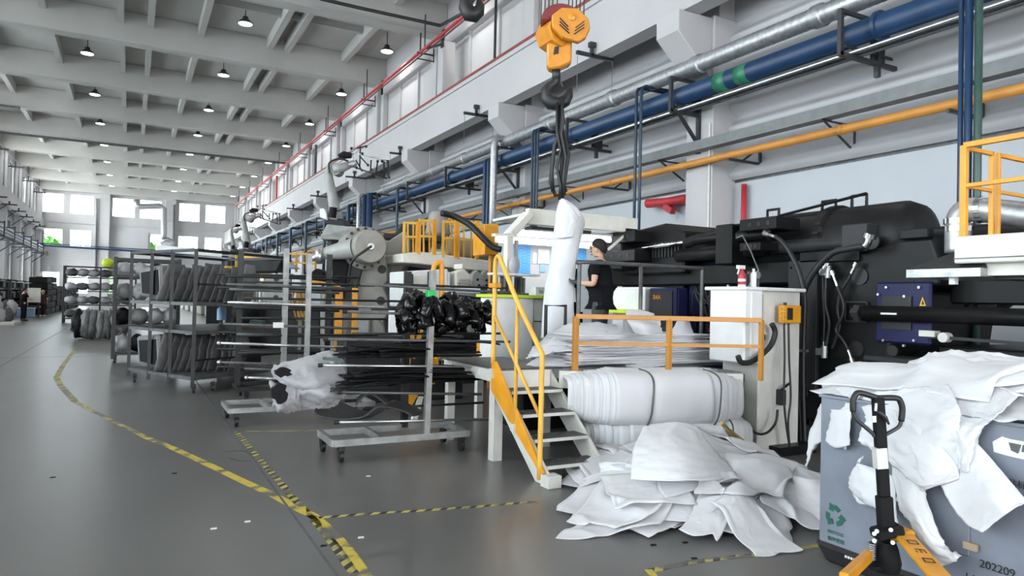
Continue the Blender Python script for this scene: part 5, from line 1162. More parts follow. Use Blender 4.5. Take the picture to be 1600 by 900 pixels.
put('label_print', B().prism([PX(x, y, XB-.005) for x, y in ((1576,691),(1596,695),(1591,709),(1580,704))], (-.001, 0, 0)).prism([PX(x, y, XB-.005) for x, y in ((1598,695),(1606,697),(1604,707),(1596,706))], (-.001, 0, 0)), 'rackgrey', bi, kind='stuff')
def btext(s_, px, py, size, m_='ink'):
    p = PX(px, py, XB-.006); return text(s_, size, m_, bi, p, (0,-1,0), (0,0,1))
btext('202209', 1530, 885, .058); btext('1479', 1506, 905, .058); btext('贴标签', 1574, 758, .045)
btext('RECYCLE', 1293, 831, .028, 'inkgreen'); btext('循环使用', 1293, 842, .030, 'inkgreen')
p = PX(1331, 874, XB-.03)
for k in range(6): put('base_mark', B().box((XB-.026, p.y-.06+k*.02, p.z-.006), (XB-.02, p.y-.047+k*.02, p.z+.008)), 'paper', bi)
# three chasing arrows, cut from the board as flat print
cc = PX(1304, 806, XB-.004)
for k in range(3):
    a0 = math.radians(90+120*k)
    def ar(r_, a_): return cc+_v(0, -math.cos(a_)*r_, math.sin(a_)*r_)
    pts = [ar(.066, a0-.75), ar(.070, a0-.2), ar(.070, a0+.25), ar(.085, a0+.45), ar(.052, a0+.95), ar(.026, a0+.3), ar(.040, a0+.25), ar(.038, a0-.2), ar(.034, a0-.7)]
    put('recycling_arrow', B().prism(pts, (-.001, 0, 0)), 'inkgreen', bi)
# load: heap sheets on a second height field
def reset_hf(x0, y0, fn):
    global HX0, HY0
    HX0, HY0 = x0, y0
    for i in range(NX):
        for k in range(NY): HF[i][k] = fn(x0+i*RES, y0+k*RES)
reset_hf(3.0, .2, lambda x, y: 1.04+.24*min(1, max(0, (x-XB-.02)/.45))**.8*(1-.25*max(0, (y-2.4)/.8)))
for i in range(9):
    cx0, cy0 = rnd.uniform(4.15, 5.1), rnd.uniform(1.3, 3.1); a = rnd.uniform(-.6, .6)+PI/2; L_, W_ = rnd.uniform(.45, .8), rnd.uniform(.2, .35)
    cs = [(max(XB+.0, cx0+math.cos(a)*sx*L_-math.sin(a)*sy*W_), min(3.3, cy0+math.sin(a)*sx*L_+math.cos(a)*sy*W_)) for sx, sy in ((-1,-1),(1,-1),(1,1),(-1,1))]
    drape(cs, 200+i, 'crumpled white sheet in the top of the loaded bin, one of many', amp=.05, nu=24, nv=18, grp='sheets heaped in the bin', m='cloth' if i % 3 else 'cloth2')
bz = lambda px, py, X: PX(px, py, X)
def bsheet(rows, lab, seed, amp=.02, nu=26, nv=22, m='cloth', ff=2.0):
    return patch('fabric_sheet', [[bz(*p) for p in r_] for r_ in rows], nu=nu, nv=nv, amp=amp, seed=seed, m=m, ff=ff, label=lab, cat='fabric sheet')
bsheet([[(1405,582,4.9),(1450,555,5.0),(1520,552,5.1),(1620,562,5.2)], [(1420,600,4.6),(1460,590,4.6),(1530,585,4.7),(1630,600,4.7)], [(1450,640,4.15),(1490,645,4.05),(1545,655,3.99),(1640,668,3.98)]], 'broad white sheet crowning the bin load towards the right edge', 51, .03, 34, 40, ff=3)
bsheet([[(1330,610,4.7),(1360,585,4.9),(1420,572,5.0)], [(1335,618,4.4),(1380,605,4.4),(1440,590,4.5)], [(1340,640,4.1),(1390,640,4.05),(1460,640,4.05)]], 'crumpled white sheet on the far left crown of the bin load', 53, .04, 26, 28, ff=2.6)
bsheet([[(1283,596,4.5),(1310,598,4.4),(1345,604,4.3)], [(1285,606,4.35),(1310,612,4.25),(1345,625,4.12)]], 'small white sheet corner pointing left from the bin top', 55, .015, 10, 16)
bsheet([[(1310,604,4.2),(1335,606,4.1),(1350,612,4.08)], [(1288,625,4.25),(1312,640,4.05),(1332,640,3.98)], [(1268,670,4.28),(1300,680,4.02),(1325,680,3.96)], [(1260,730,4.3),(1280,690,4.15),(1318,702,3.96)]], 'white sheet hanging over the far left corner of the bin', 57, .02, 30, 18)
bsheet([[(1300,640,4.0),(1315,640,3.97),(1330,638,3.96)], [(1290,690,4.0),(1305,700,3.96),(1328,695,3.94)]], 'short white fold beside the hanging corner sheet on the bin', 59, .01, 12, 10)
bsheet([[(1340,620,4.1),(1400,610,4.1),(1480,600,4.2)], [(1352,655,3.96),(1410,655,3.94),(1500,640,3.97)], [(1345,690,3.95),(1400,700,3.88),(1500,690,3.93)], [(1390,700,3.92),(1440,760,3.86),(1525,715,3.93)]], 'white sheet draped over the bin front behind the truck handle', 61, .018, 36, 34, ff=2.6)
bsheet([[(1480,600,4.3),(1540,600,4.3),(1590,620,4.2)], [(1470,640,4.0),(1520,660,3.98),(1560,648,4.0)], [(1495,690,3.92),(1515,700,3.90),(1535,665,3.98)], [(1500,735,3.92),(1510,738,3.90),(1520,715,3.96)]], 'folded white sheet bulging over the bin edge right of the handle', 63, .016, 30, 26, ff=2.4)
bsheet([[(1462,740,3.93),(1500,700,3.93),(1525,690,3.95)], [(1480,775,3.90),(1520,740,3.90),(1560,730,3.92)], [(1505,815,3.88),(1555,775,3.84),(1602,780,3.88)], [(1535,832,3.84),(1570,805,3.84),(1603,782,3.88)]], 'stiff white sheet with a square corner pointing to the lower right', 65, .012, 28, 24)
bsheet([[(1395,700,3.93),(1430,730,3.90),(1445,765,3.93)], [(1400,770,3.91),(1425,790,3.86),(1455,800,3.9)], [(1430,830,3.9),(1455,850,3.82),(1475,850,3.88)], [(1470,885,3.88),(1490,878,3.80),(1502,868,3.84)]], 'long white sheet hanging down the bin to a pointed bottom corner', 67, .02, 36, 18)
bsheet([[(1350,712,3.97),(1340,722,3.95),(1362,730,3.93)], [(1330,745,3.95),(1350,750,3.90),(1395,745,3.92)], [(1328,765,3.95),(1352,780,3.91),(1400,790,3.92)], [(1345,788,3.95),(1375,795,3.93),(1405,830,3.92)]], 'ragged white sheet scrap behind the truck mast', 69, .015, 20, 16)
bsheet([[(1395,640,3.95),(1410,650,3.93),(1440,660,3.93)], [(1420,720,3.90),(1440,735,3.86),(1490,720,3.90)], [(1440,768,3.89),(1455,762,3.88),(1500,748,3.91)]], 'white sheet with a sharp tip pointing down in the middle of the bin front', 71, .012, 22, 20)
# pallet truck
PT = 3.85
jb = PD(1372, 0, PT); jx, jy = PD(1378, 860, PT).x, PD(1378, 860, PT).y
pt = thing('pallet_truck', 'yellow hand pallet truck with black loop handle in front of the bin', 'pallet truck', (jx, jy, 0))
def pp(px, py, d=0): return PD(px, py, PT+d)
k_ = PT/F_PX
m0, m1 = pp(1385, 850), pp(1371.5, 621)
put('mast', B().bar(pp(1381,775), m1, .055, .05, up=fwdv), 'matte', pt, bevel=.006)
put('lower_mast', B().bar(pp(1386,850,.02), pp(1381,775,.0), .075, .06, up=fwdv), 'matte', pt, bevel=.006)
put('tape_wrap', B().bar(pp(1376.2,731), pp(1373.8,699), .0585, .053, up=fwdv), 'cream2', pt, label='worn beige tape wrapped round the mast')
loop = [(1372,622),(1345,614),(1337,617),(1333,627),(1333,643),(1338,655),(1362,676),(1366,682)]
loop2 = [(1372,622),(1400,622),(1407,628),(1410,640),(1408,658),(1403,668),(1382,680),(1376,686)]
put('handle_loop', B().tube(curve3([pp(a, c) for a, c in loop], 4), .011, 8), 'blackm', pt, smooth=True)
put('handle_loop', B().tube(curve3([pp(a, c) for a, c in loop2], 4), .011, 8), 'blackm', pt, smooth=True)
for g_ in (loop[:5], loop2[:5]): put('grip', B().tube(curve3([pp(a, c) for a, c in g_], 4), .0165, 10), 'rubber', pt, smooth=True)
put('trigger_lever', B().tube([pp(1371,642,-.03), pp(1376,645,-.05), pp(1384,652,-.05), pp(1389,663,-.05)], [.008,.010,.009,.006], 8), 'blackm', pt, smooth=True)
put('sticker', B().bar(pp(1366.5,660,-.03), pp(1366,650,-.03), .02, .002, up=fwdv), 'paper', pt)
put('trigger_spring', B().cyl(pp(1369,630,-.03), pp(1368,642,-.03), .008, 8), 'steel', pt)
put('pivot_block', B().bar(pp(1388,838), pp(1384,822), .15, .10, up=fwdv), 'matte', pt, bevel=.01)
for a_, c_ in ((1366,834),(1366,845),(1370,830),(1392,828),(1395,848)): put('pivot_bolt', B().cyl(pp(a_, c_, -.06), pp(a_, c_, -.085), .011, 8), 'steel', pt)
sp = B(); n = 9; pts = []
for i in range(n*10+1):
    a = 2*PI*i/10; yv = 848+30*i/(n*10)*.85; pts.append(pp(1362, yv, -.03)+rightv*math.cos(a)*.019+fwdv*math.sin(a)*.019)
put('spring', sp.tube(pts, .0035, 5), 'steel', pt, smooth=True)
put('spring_core', B().cyl(pp(1362,846,-.03), pp(1362,876,-.03), .011, 8), 'rubber', pt)
put('pump_housing', B().lathe(pp(1385, 892), (0,0,1), [(0,.065),(.05,.075),(.12,.06),(.16,.045)], 16), 'matte', pt, smooth='auto')
wc = pp(1382, 905); wc.z = .09
for dd in (-.04, .04): put('steering_wheel', B().cyl(wc+rightv*dd-rightv*.025, wc+rightv*dd+rightv*.025, .09, 20), 'machgrey', pt, smooth='auto')
put('fender', B().bar(pp(1360,886,-.02), pp(1400,886,-.02), .05, .02), 'matte', pt)
# yellow fork carriage: head plate, side arms, two forks coming towards the viewer
fd_ = (-fwdv*.80 + rightv*.60).normalized(); sd_ = Vector((-fd_.y, fd_.x, 0))
hd = pp(1404, 836, .02)
put('head_plate', B().bar(pp(1381,838,.03), pp(1422,832,.06), .10, .05, up=upv), 'yellow', pt, bevel=.012)
e1 = pp(1422, 834, .04)
f1a = pp(1413, 838, -.02); f1b = pp(1478, 912, -.55)
put('side_arm', B().bar(f1a, f1b, .105, .03, up=(f1b-f1a).cross(rightv)), 'yellow', pt, bevel=.008)
f2a = pp(1357, 868, -.03); f2b = pp(1318, 905, -.45)
put('side_arm', B().bar(f2a, f2b, .045, .06, up=upv), 'yellow', pt, bevel=.006)
dd = (f1b-f1a); dd.z = 0; dd.normalize()
for s_ in (f1b, f2b): put('fork', B().box((-.08, 0, .08), (.08, .9, .12)), 'yellow', pt, bevel=.01).matrix_basis = Matrix.Translation(Vector((s_.x-jx, s_.y-jy, 0))) @ Matrix.Rotation(math.atan2(-fwdv.y*1, -fwdv.x*1)-PI/2, 4, 'Z') @ Matrix.Translation(Vector((jx, jy, 0)))
ud = (f1b-f1a).normalized(); nu_ = rightv - ud*rightv.dot(ud); nu_.normalize(); nrm = ud.cross(nu_); 
if nrm.z < 0: nrm = -nrm
for k, fr_ in enumerate((.22, .42, .62)):
    c_ = f1a+(f1b-f1a)*fr_+nrm*.019
    for (u0, v0, u1, v1) in (((-.022,-.022,.022,-.022),(.022,-.022,.022,.022),(.022,.022,-.022,.022),(-.022,.022,-.022,-.022)) if k != 1 else ((-.022,-.02,.022,-.02),(.022,-.02,.022,.02),(0,-.02,0,.02),(-.022,.0,-.022,.02))):
        put('arm_marking', B().bar(c_+ud*v0+nu_*u0, c_+ud*v1+nu_*u1, .005, .002, up=nrm), 'ink', pt)
# ------------------------------------------------------------------ LIT CONTROL BOOTH BEHIND THE WORKER
YB = 9.2
def bb(px, py, Y=YB): return PY(px, py, Y)
t = thing('control_booth', 'cream steel booth frame with bright tube lamps above the work table', 'booth', (6, 9.6, .75))
p0, p1, p2, p3 = bb(795, 470), bb(795, 368), bb(826, 334), bb(990, 362)
put('post', B().bar((p1.x, YB, .75), (p1.x, YB, p1.z), .11), 'cream', t, bevel=.01)
put('diagonal_beam', B().bar(p1, p2, .11, .22, up=(0,-1,0)), 'cream', t, bevel=.01)
zt_ = (p2.z+p3.z)/2
put('top_beam', B().box((p2.x-.03, YB-.05, 2.80), (p3.x+.05, YB+.06, 3.04)), 'cream', t, bevel=.01)
put('right_diagonal', B().bar((p3.x, YB, 2.9), (p3.x-.5, YB, 2.5), .035), 'cream', t)
put('rear_post', B().bar((6.7, YB+1.2, .75), (6.7, YB+1.2, 2.9), .08), 'cream', t)
put('roof_panel', B().box((p2.x, YB+.06, 2.95), (p3.x, YB+1.2, 2.99)), 'cream', t)
put('back_panel', B().box((PY(800,420,YB+1.2).x, YB+1.2, 1.3), (6.95, YB+1.24, 2.9)), 'wall', t); put('side_strip', B().bar((p1.x+.14, YB+.02, 1.7), (p1.x+.14, YB+.02, 2.55), .05), 'wall', t)
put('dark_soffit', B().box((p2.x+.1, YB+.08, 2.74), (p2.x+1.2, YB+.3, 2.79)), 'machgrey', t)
put('red_tag', B().box((p3.x-.2, YB-.07, 2.80), (p3.x+.02, YB-.05, 2.86)), 'machblack', t)
for i, (dy, z, xa, xb) in enumerate(((.35, 2.70, 5.25, 7.0), (.8, 2.62, 5.1, 7.3))):
    f = thing('tube_lamp', 'bright %s tube lamp under the booth roof' % ('front' if i == 0 else 'rear'), 'lamp', (xa, YB+dy, z))
    put('tube', B().cyl((xa, YB+dy, z), (xb, YB+dy, z), .05, 10), 'tube', f, smooth=True); put('fixture', B().box((xa-.05, YB+dy-.07, z+.05), (xb+.05, YB+dy+.07, z+.09)), 'white', f)
    l_ = bpy.data.lights.new('tube_light', 'AREA'); l_.shape = 'RECTANGLE'; l_.size = xb-xa; l_.size_y = .12; l_.energy = 6; l_.color = (.93,.97,1)
    lo = bpy.data.objects.new('tube_light', l_); S.collection.objects.link(lo); lo.location = ((xa+xb)/2, YB+dy, z-.06)
Yq = YB+1.19
for i, (a0, b0, a1, b1, lb) in enumerate(((797, 368, 829, 427, 'blue printed instruction poster at the left inside the booth'), (901, 378, 916, 412, 'blue printed instruction poster seen between the sheet and the worker'))):
    q0, q1 = bb(a0, b1, Yq), bb(a1, b0, Yq); put('poster', B().box((q0.x, Yq-.012, q0.z), (q1.x, Yq-.004, q1.z)), 'poster', label=lb, cat='poster')
for i, (a0, b0, a1, b1, m_) in enumerate(((840,390,858,412,'paper'), (843,412,852,425,'pale_blue'), (832,395,838,412,'paper'), (860,395,872,428,'paper'), (858,410,866,424,'pale_blue'))):
    q0, q1 = bb(a0, b1, Yq), bb(a1, b0, Yq); put('notice', B().box((q0.x, Yq-.01, q0.z), (q1.x, Yq-.004, q1.z)), m_, label='small %s notice pinned inside the booth, %s from the left' % ('pale blue' if m_ == 'pale_blue' else 'white', ORD[i]), cat='notice')
t = thing('work_table', 'white work cabinet with lime green edged top beside the hanging sheet', 'table', (5, 8.9, .75))
q0, q1 = bb(768, 575, 8.7), bb(850, 462, 8.7)
put('cabinet_body', B().box((q0.x, 8.7, .75), (q1.x-.17, 9.1, q1.z-.04)), 'white', t, bevel=.01); put('drawer_unit', B().box((q1.x-.16, 8.72, .75), (q1.x+.02, 9.1, q1.z-.04)), 'cream2', t, bevel=.01)
for z in (1.05, 1.35): put('drawer_gap', B().box((q1.x-.15, 8.71, z), (q1.x+.01, 8.722, z+.015)), 'machgrey', t)
put('table_top', B().box((q0.x-.05, 8.64, q1.z-.04), (q1.x+.06, 9.15, q1.z)), 'lime', t)
zt0 = q1.z
put('shelf_board', B().box((q0.x+.1, 8.9, bb(800,428,8.9).z-.02), (q1.x+.05, 9.1, bb(800,428,8.9).z+.01)), 'white', t)
rnd = random.Random(8)
ms = ['rubber', 'cream2', 'rackgrey', 'feltlt', 'rubber', 'cardboard', 'white', 'bluedark', 'rubber', 'rackgrey', 'felt', 'cream2', 'rackgrey']
zz1 = bb(800, 428, 8.9).z-.03
for i in range(11):
    x = q0.x+.14+i*.046
    put('binder', B().box((x, 8.93, zt0), (x+.036, 9.08, zz1-.02*(i % 3))), ms[i], label='upright binder under the booth shelf, %s from the left' % ORD[i], cat='binder', group='binders under the booth shelf')
put('tool_tray', B().box((q0.x+.12, 8.68, zt0), (q0.x+.3, 8.85, zt0+.05)), 'machgrey', label='dark tool tray on the lime edged table', cat='tray')
put('document_tray', B().box((q0.x+.33, 8.67, zt0), (q0.x+.55, 8.85, zt0+.03)), 'rackgrey', label='flat grey document tray on the lime edged table', cat='tray')
put('paper_box', B().box((q1.x-.15, 8.68, zt0), (q1.x+.02, 8.86, zt0+.12)), 'white', label='white box with black figures at the right end of the lime edged table', cat='box')
text('56', .07, 'ink', bpy.data.objects['paper_box'], (q1.x-.10, 8.678, zt0+.03), (1,0,0), (0,0,1))
q = bb(805, 425, 8.95); put('plastic_bag', B().sph((q.x, 8.98, q.z+.10), .1, 10, 8, (.9,.6,1.3)), 'film', label='clear plastic bag on the booth shelf before the left poster', cat='bag', smooth=True)
t = thing('machine_handle_rack', 'black stand with white name plates between the sheet and the worker', 'stand', PD(898, 520, 9.4))
put('stand_post', B().bar(PD(893,520,9.4), PD(891,440,9.4), .05, .06), 'machblack', t); put('stand_post', B().bar(PD(903,520,9.4), PD(898,420,9.4), .05, .06), 'machblack', t); put('plate', B().bar(PD(897,472,9.33), PD(896,450,9.33), .05, .01, up=fwdv), 'paper', t); put('lower_box', B().cb(PD(898,500,9.4), (.16,.14,.22)), 'machblack', t)
# ------------------------------------------------------------------ CANTILEVER TROLLEYS
def castor(par, x, y, m_='rackdark'):
    put('castor', B().cyl((x-.02, y, .065), (x+.02, y, .065), .062, 16).cb((x, y, .14), (.06,.08,.04)).bar((x-.028, y, .07), (x-.028, y+.02, .14), .01, .04).bar((x+.028, y, .07), (x+.028, y+.02, .14), .01, .04), m_, par, smooth='auto')
ra = thing('cantilever_trolley', 'grey castor trolley with long cantilever arms nearest to the stairs', 'trolley', (2.6, 7.2, 0), 'cantilever trolleys')
bx0, bx1, by0, by1 = 1.80, 3.26, 6.95, 7.55
for (a, c) in (((bx0,by0),(bx1,by0)), ((bx0,by1),(bx1,by1)), ((bx0,by0),(bx0,by1)), ((bx1,by0),(bx1,by1)), ((2.3,by0),(2.3,by1))): put('base_rail', B().bar((*a,.20), (*c,.20), .05, .07), 'racklight', ra, bevel=.003)
for x, y in ((bx0+.08,by0+.03), (bx0+.03,by1-.03), (bx1-.06,by1-.05), (bx1-.06,by0+.05)): castor(ra, x, y)
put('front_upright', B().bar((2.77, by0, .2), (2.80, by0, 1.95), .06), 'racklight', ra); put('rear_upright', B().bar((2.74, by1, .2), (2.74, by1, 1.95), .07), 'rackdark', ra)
q = PY(673, 461, by0-.02); put('green_cap', B().cb((q.x, q.y, q.z), (.09,.09,.10)), 'greenplastic', ra, bevel=.01)
armsA = [((560,444),(800,458)), ((540,487),(680,492)), ((510,530),(797,534)), ((502,571),(762,573)), ((532,613),(752,616)), ((527,660),(765,655))]
for i, ((a0, b0), (a1, b1)) in enumerate(armsA):
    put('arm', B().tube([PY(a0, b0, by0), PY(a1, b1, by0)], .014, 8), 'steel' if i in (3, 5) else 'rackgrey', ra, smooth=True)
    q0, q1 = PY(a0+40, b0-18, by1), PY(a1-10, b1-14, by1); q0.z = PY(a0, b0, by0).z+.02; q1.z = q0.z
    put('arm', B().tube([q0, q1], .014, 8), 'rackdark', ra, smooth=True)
    p_ = PY(a0, b0, by0)
    put('arm_end', B().cyl(p_-_v(.03,0,0), p_+_v(.01,0,0), .02, 8), 'rubber', ra)
rb = thing('cantilever_trolley', 'dark cantilever trolley with twin grey uprights behind the white wrapped parts', 'trolley', (1.9, 10, 0), 'cantilever trolleys')
cA = PZ(345, 632, .2); cB = PZ(432, 642, .2)
bx0b, bx1b, by0b, by1b = 1.12, 2.95, 9.35, 10.1
for (a, c) in (((bx0b,by0b),(bx1b,by0b)), ((bx0b,by1b),(bx1b,by1b)), ((bx0b,by0b),(bx0b,by1b)), ((bx1b,by0b),(bx1b,by1b)), ((1.6,by0b),(1.6,by1b))): put('base_rail', B().bar((*a,.20), (*c,.20), .05, .06), 'racklight', rb)
for x, y in ((bx0b+.08,by0b+.03), (bx0b+.05,by1b-.03), (bx1b-.06,by1b-.05), (bx1b-.06,by0b+.05)): castor(rb, x, y)
u0, u1 = PY(447, 420, by1b), PY(483, 420, by0b)
put('upright', B().bar((u0.x, by1b, .2), (u0.x, by1b, 2.3), .07), 'racklight', rb); put('upright', B().bar((u1.x, by0b, .2), (u1.x, by0b, 2.2), .06), 'racklight', rb)
for i, (xl, py, xr) in enumerate(((350,444,540), (352,472,600), (345,506,560), (342,536,545), (342,566,480), (385,590,470))):
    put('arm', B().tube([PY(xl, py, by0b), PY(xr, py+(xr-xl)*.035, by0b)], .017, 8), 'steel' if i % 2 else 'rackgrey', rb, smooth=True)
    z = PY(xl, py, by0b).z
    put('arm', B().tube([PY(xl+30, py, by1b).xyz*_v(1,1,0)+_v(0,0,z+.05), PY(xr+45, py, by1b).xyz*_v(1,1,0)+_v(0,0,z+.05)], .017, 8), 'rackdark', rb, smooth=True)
    p_ = PY(xl, py, by0b); put('arm_end', B().sph(p_, .026, 8, 6), 'steel' if i > 2 else 'rubber', rb, smooth=True)
q = PY(435, 508, by0b-.03); put('paper_tag', B().cb((q.x, q.y, q.z), (.13,.01,.07)), 'paper', rb)
rc_ = thing('cantilever_trolley', 'third dark arm trolley farther back with yellow-white tag on an arm end', 'trolley', (2.2, 11.8, 0), 'cantilever trolleys')
for (a, c) in (((1.5,11.4),(3.2,11.4)), ((1.5,12.2),(3.2,12.2)), ((1.5,11.4),(1.5,12.2)), ((3.2,11.4),(3.2,12.2))): put('base_rail', B().bar((*a,.20), (*c,.20), .05, .06), 'rackdark', rc_)
for x, y in ((1.6,11.45), (3.1,11.45), (1.6,12.15), (3.1,12.15)): castor(rc_, x, y)
q = PY(375, 450, 11.8); put('upright', B().bar((q.x, 11.8, .2), (q.x, 11.8, 2.35), .08), 'rackdark', rc_); put('upright', B().bar((2.9, 11.8, .2), (2.9, 11.8, 2.35), .08), 'rackdark', rc_)
for i, py in enumerate((431, 452, 480, 522, 548, 576)):
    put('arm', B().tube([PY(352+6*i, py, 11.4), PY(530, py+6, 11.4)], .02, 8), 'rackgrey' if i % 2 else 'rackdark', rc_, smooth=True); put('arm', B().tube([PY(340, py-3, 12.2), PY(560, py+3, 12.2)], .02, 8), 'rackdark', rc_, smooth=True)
# trim parts lying on the arms: bunches of thin black strips (countable strips nearest, each a thing)
rnd = random.Random(31)
def strips(n, x0, x1, y0, y1, z, seed, labf, grp, m_='matte', dz=.012, L_=(.7,1.1), wd=.035):
    r_ = random.Random(seed)
    for i in range(n):
        yy_ = r_.uniform(y0, y1); l_ = r_.uniform(*L_); xa = r_.uniform(x0, x1-l_*.75); zz_ = z+dz*(i//3)+r_.uniform(0,.01); tilt = r_.uniform(-.05,.05); bow = r_.uniform(-.02,.04)
        pts = [_v(xa+l_*k/6, yy_+tilt*(k-3)+.02*math.sin(k), zz_+bow*math.sin(PI*k/6)) for k in range(7)]
        b = B(); P = [[p+_v(0, -wd/2, .0) for p in pts], [p+_v(0, -wd*.1, .014) for p in pts], [p+_v(0, wd/2, .0) for p in pts]]
        b.grid(P); put('trim_strip', b, m_, label=labf, cat='trim part', group=grp, smooth=True, solid=.006)
zA = [PY(a[0][0], a[0][1], by0).z for a in armsA]
strips(34, 1.85, 3.1, 6.98, 7.5, zA[3]+.05, 1, 'thin black plastic trim strip in the bunch on the upper loaded arms', 'black trim strips on the near trolley, upper bunch', dz=.011, L_=(.8,1.25), wd=.10)
strips(44, 1.9, 3.35, 6.98, 7.5, zA[4]+.045, 2, 'thin black plastic trim strip in the bunch on the lower loaded arms', 'black trim strips on the near trolley, lower bunch', dz=.010, L_=(.8,1.4), wd=.11)
strips(6, 1.65, 2.5, 6.98, 7.3, zA[4]+.02, 3, 'slim black strip with a pale edge sticking out left of the lower bunch', 'pale edged strips sticking out', m_='rackdark', dz=.01, L_=(.6,.8), wd=.02)
# big curled dark mat on the lowest arms
def MP(px, py, Y): return PY(px, py, Y)
patch('curled_mat', [[MP(492,640,7.1), MP(500,632,7.5), MP(528,626,7.6)], [MP(496,650,7.0), MP(530,648,7.2), MP(560,640,7.5)], [MP(530,655,6.97), MP(560,655,7.1), MP(590,645,7.5)], [MP(565,652,6.95), MP(585,648,7.1), MP(600,640,7.5)], [MP(590,636,6.95), MP(610,636,7.1), MP(615,626,7.5)], [MP(622,640,7.0), MP(640,640,7.2), MP(648,636,7.5)], [MP(645,650,7.0), MP(655,648,7.2), MP(660,645,7.5)]], m='matfelt', amp=.004, nu=44, nv=10, seed=2, label='large curled dark grey mat lying on the lowest trolley arms', cat='mat', solid=.015)
patch('curled_mat', [[MP(556,634,7.0), MP(558,622,7.3), MP(562,620,7.5)], [MP(566,622,6.98), MP(570,616,7.3), MP(574,612,7.5)], [MP(580,616,6.98), MP(588,615,7.2), MP(592,616,7.4)], [MP(604,632,7.0), MP(606,630,7.2), MP(608,628,7.4)]], m='matfelt', amp=.004, nu=26, nv=8, seed=4, label='smaller arched dark mat standing on the large curled mat', cat='mat', solid=.015)
# white wrapped parts with black cores at the left arm ends
def wrap(rows, lab, seed, amp=.03): return patch('wrapped_part', [[PY(*p) for p in r_] for r_ in rows], m='film', nu=26, nv=26, amp=amp, seed=seed, ff=2.4, label=lab, cat='wrapped part', group='film wrapped parts on the trolley arms')
wrap([[(428,572,7.7),(450,566,7.6),(480,558,7.6),(510,550,7.7)], [(424,582,7.4),(455,578,7.3),(490,570,7.3),(535,568,7.4)], [(440,600,7.3),(465,602,7.15),(500,598,7.1),(540,592,7.3)], [(450,618,7.4),(480,616,7.3),(510,612,7.3),(535,610,7.4)]], 'white film wrapped part with a black opening on the left arm ends, upper one', 81)
wrap([[(420,598,7.6),(445,598,7.5),(462,594,7.5)], [(424,612,7.3),(440,612,7.2),(465,608,7.2)], [(426,630,7.3),(445,632,7.15),(470,628,7.2)], [(432,642,7.4),(455,645,7.3),(472,638,7.4)]], 'white film wrapped part with a ragged black opening, lowest on the left', 83)
wrap([[(460,598,7.4),(500,590,7.3),(540,600,7.4)], [(462,615,7.2),(505,612,7.05),(540,618,7.2)], [(475,635,7.3),(505,640,7.2),(530,628,7.3)]], 'white film wrapped part tucked above the curled mat', 85)
wrap([[(486,556,7.7),(510,548,7.7),(530,552,7.7)], [(495,575,7.5),(520,565,7.4),(540,572,7.5)], [(510,592,7.3),(530,590,7.25),(545,592,7.3)]], 'pale film wrap standing up behind the green clip', 87, .015)
for (cxp, cyp, rr_, lb) in ((441, 582, (.10,.05), 'upper'), (437, 615, (.09,.12), 'lower')):
    q = PY(cxp, cyp, 7.13); b = B(); n = 14; rg = random.Random(cxp); ctr = q; ring_ = [q+_v(math.cos(2*PI*k/n)*rr_[0]*rg.uniform(.6,1.1), -.02, math.sin(2*PI*k/n)*rr_[1]*rg.uniform(.6,1.1)) for k in range(n)]
    b.prism(ring_, (0, .06, 0)); put('black_core', b, 'matte', label='black part showing inside the %s wrapped part' % lb, cat='trim part')
q = PY(512, 562, 7.2); put('green_clip', B().bar(PY(505,560,7.0), PY(535,563,7.0), .035, .03), 'greendark', label='dark green clip on the loaded trolley arms', cat='clip')
# glossy black wheel-arch liners hanging over the upper arms
def liner():
    b = B(); P = []
    for i in range(15):
        a = PI*(.02+.96*i/14); row = []
        for k in range(7):
            v = k/6-.5; r_ = .20+.05*math.cos(v*5)+.012*math.sin(i*2.3+k); row.append(_v(math.cos(a)*r_*1.15, v*.22, math.sin(a)*r_*(1.15)))
        P.append(row)
    b.grid(P)
    return b
l0_ = put('plastic_liner', liner(), 'gloss', label='glossy black moulded liner hanging in the left cluster over the upper trolley arms', cat='trim part', group='glossy black liners on the upper arms', smooth=True, solid=.008, base=(0,0,0))
rl = random.Random(77); cnt = 0
for (x0p, x1p, yp, zr, n, lb) in ((634, 668, 498, .22, 18, 'left'), (672, 708, 498, .18, 20, 'middle'), (712, 762, 502, .12, 24, 'right')):
    for i in range(n):
        px = x0p+(x1p-x0p)*i/(n-1); Yl = rl.uniform(6.95, 7.5); q = PY(px, yp+rl.uniform(-14, 16), Yl)
        rot = (rl.uniform(-.5,.5), rl.uniform(-.6,.6), rl.uniform(.6,2.2)); s_ = rl.uniform(.5, .8)
        lab = 'glossy black moulded liner hanging in the %s cluster over the upper trolley arms' % lb
        if cnt == 0: l0_.location = q; l0_.rotation_euler = rot; l0_.scale = (s_,)*3
        else: copy_mesh(l0_, q, rot, (s_,)*3, label=lab)
        cnt += 1
    strips(4, PY(x0p,505,7).x-.05, PY(x1p,505,7).x+.1, 7.0, 7.4, PY(x0p, 540, 7).z, 40+n, 'thin black strip hanging below the %s liner cluster' % lb, 'black strips under the liners', m_='gloss', dz=.05, L_=(.3,.5), wd=.05)
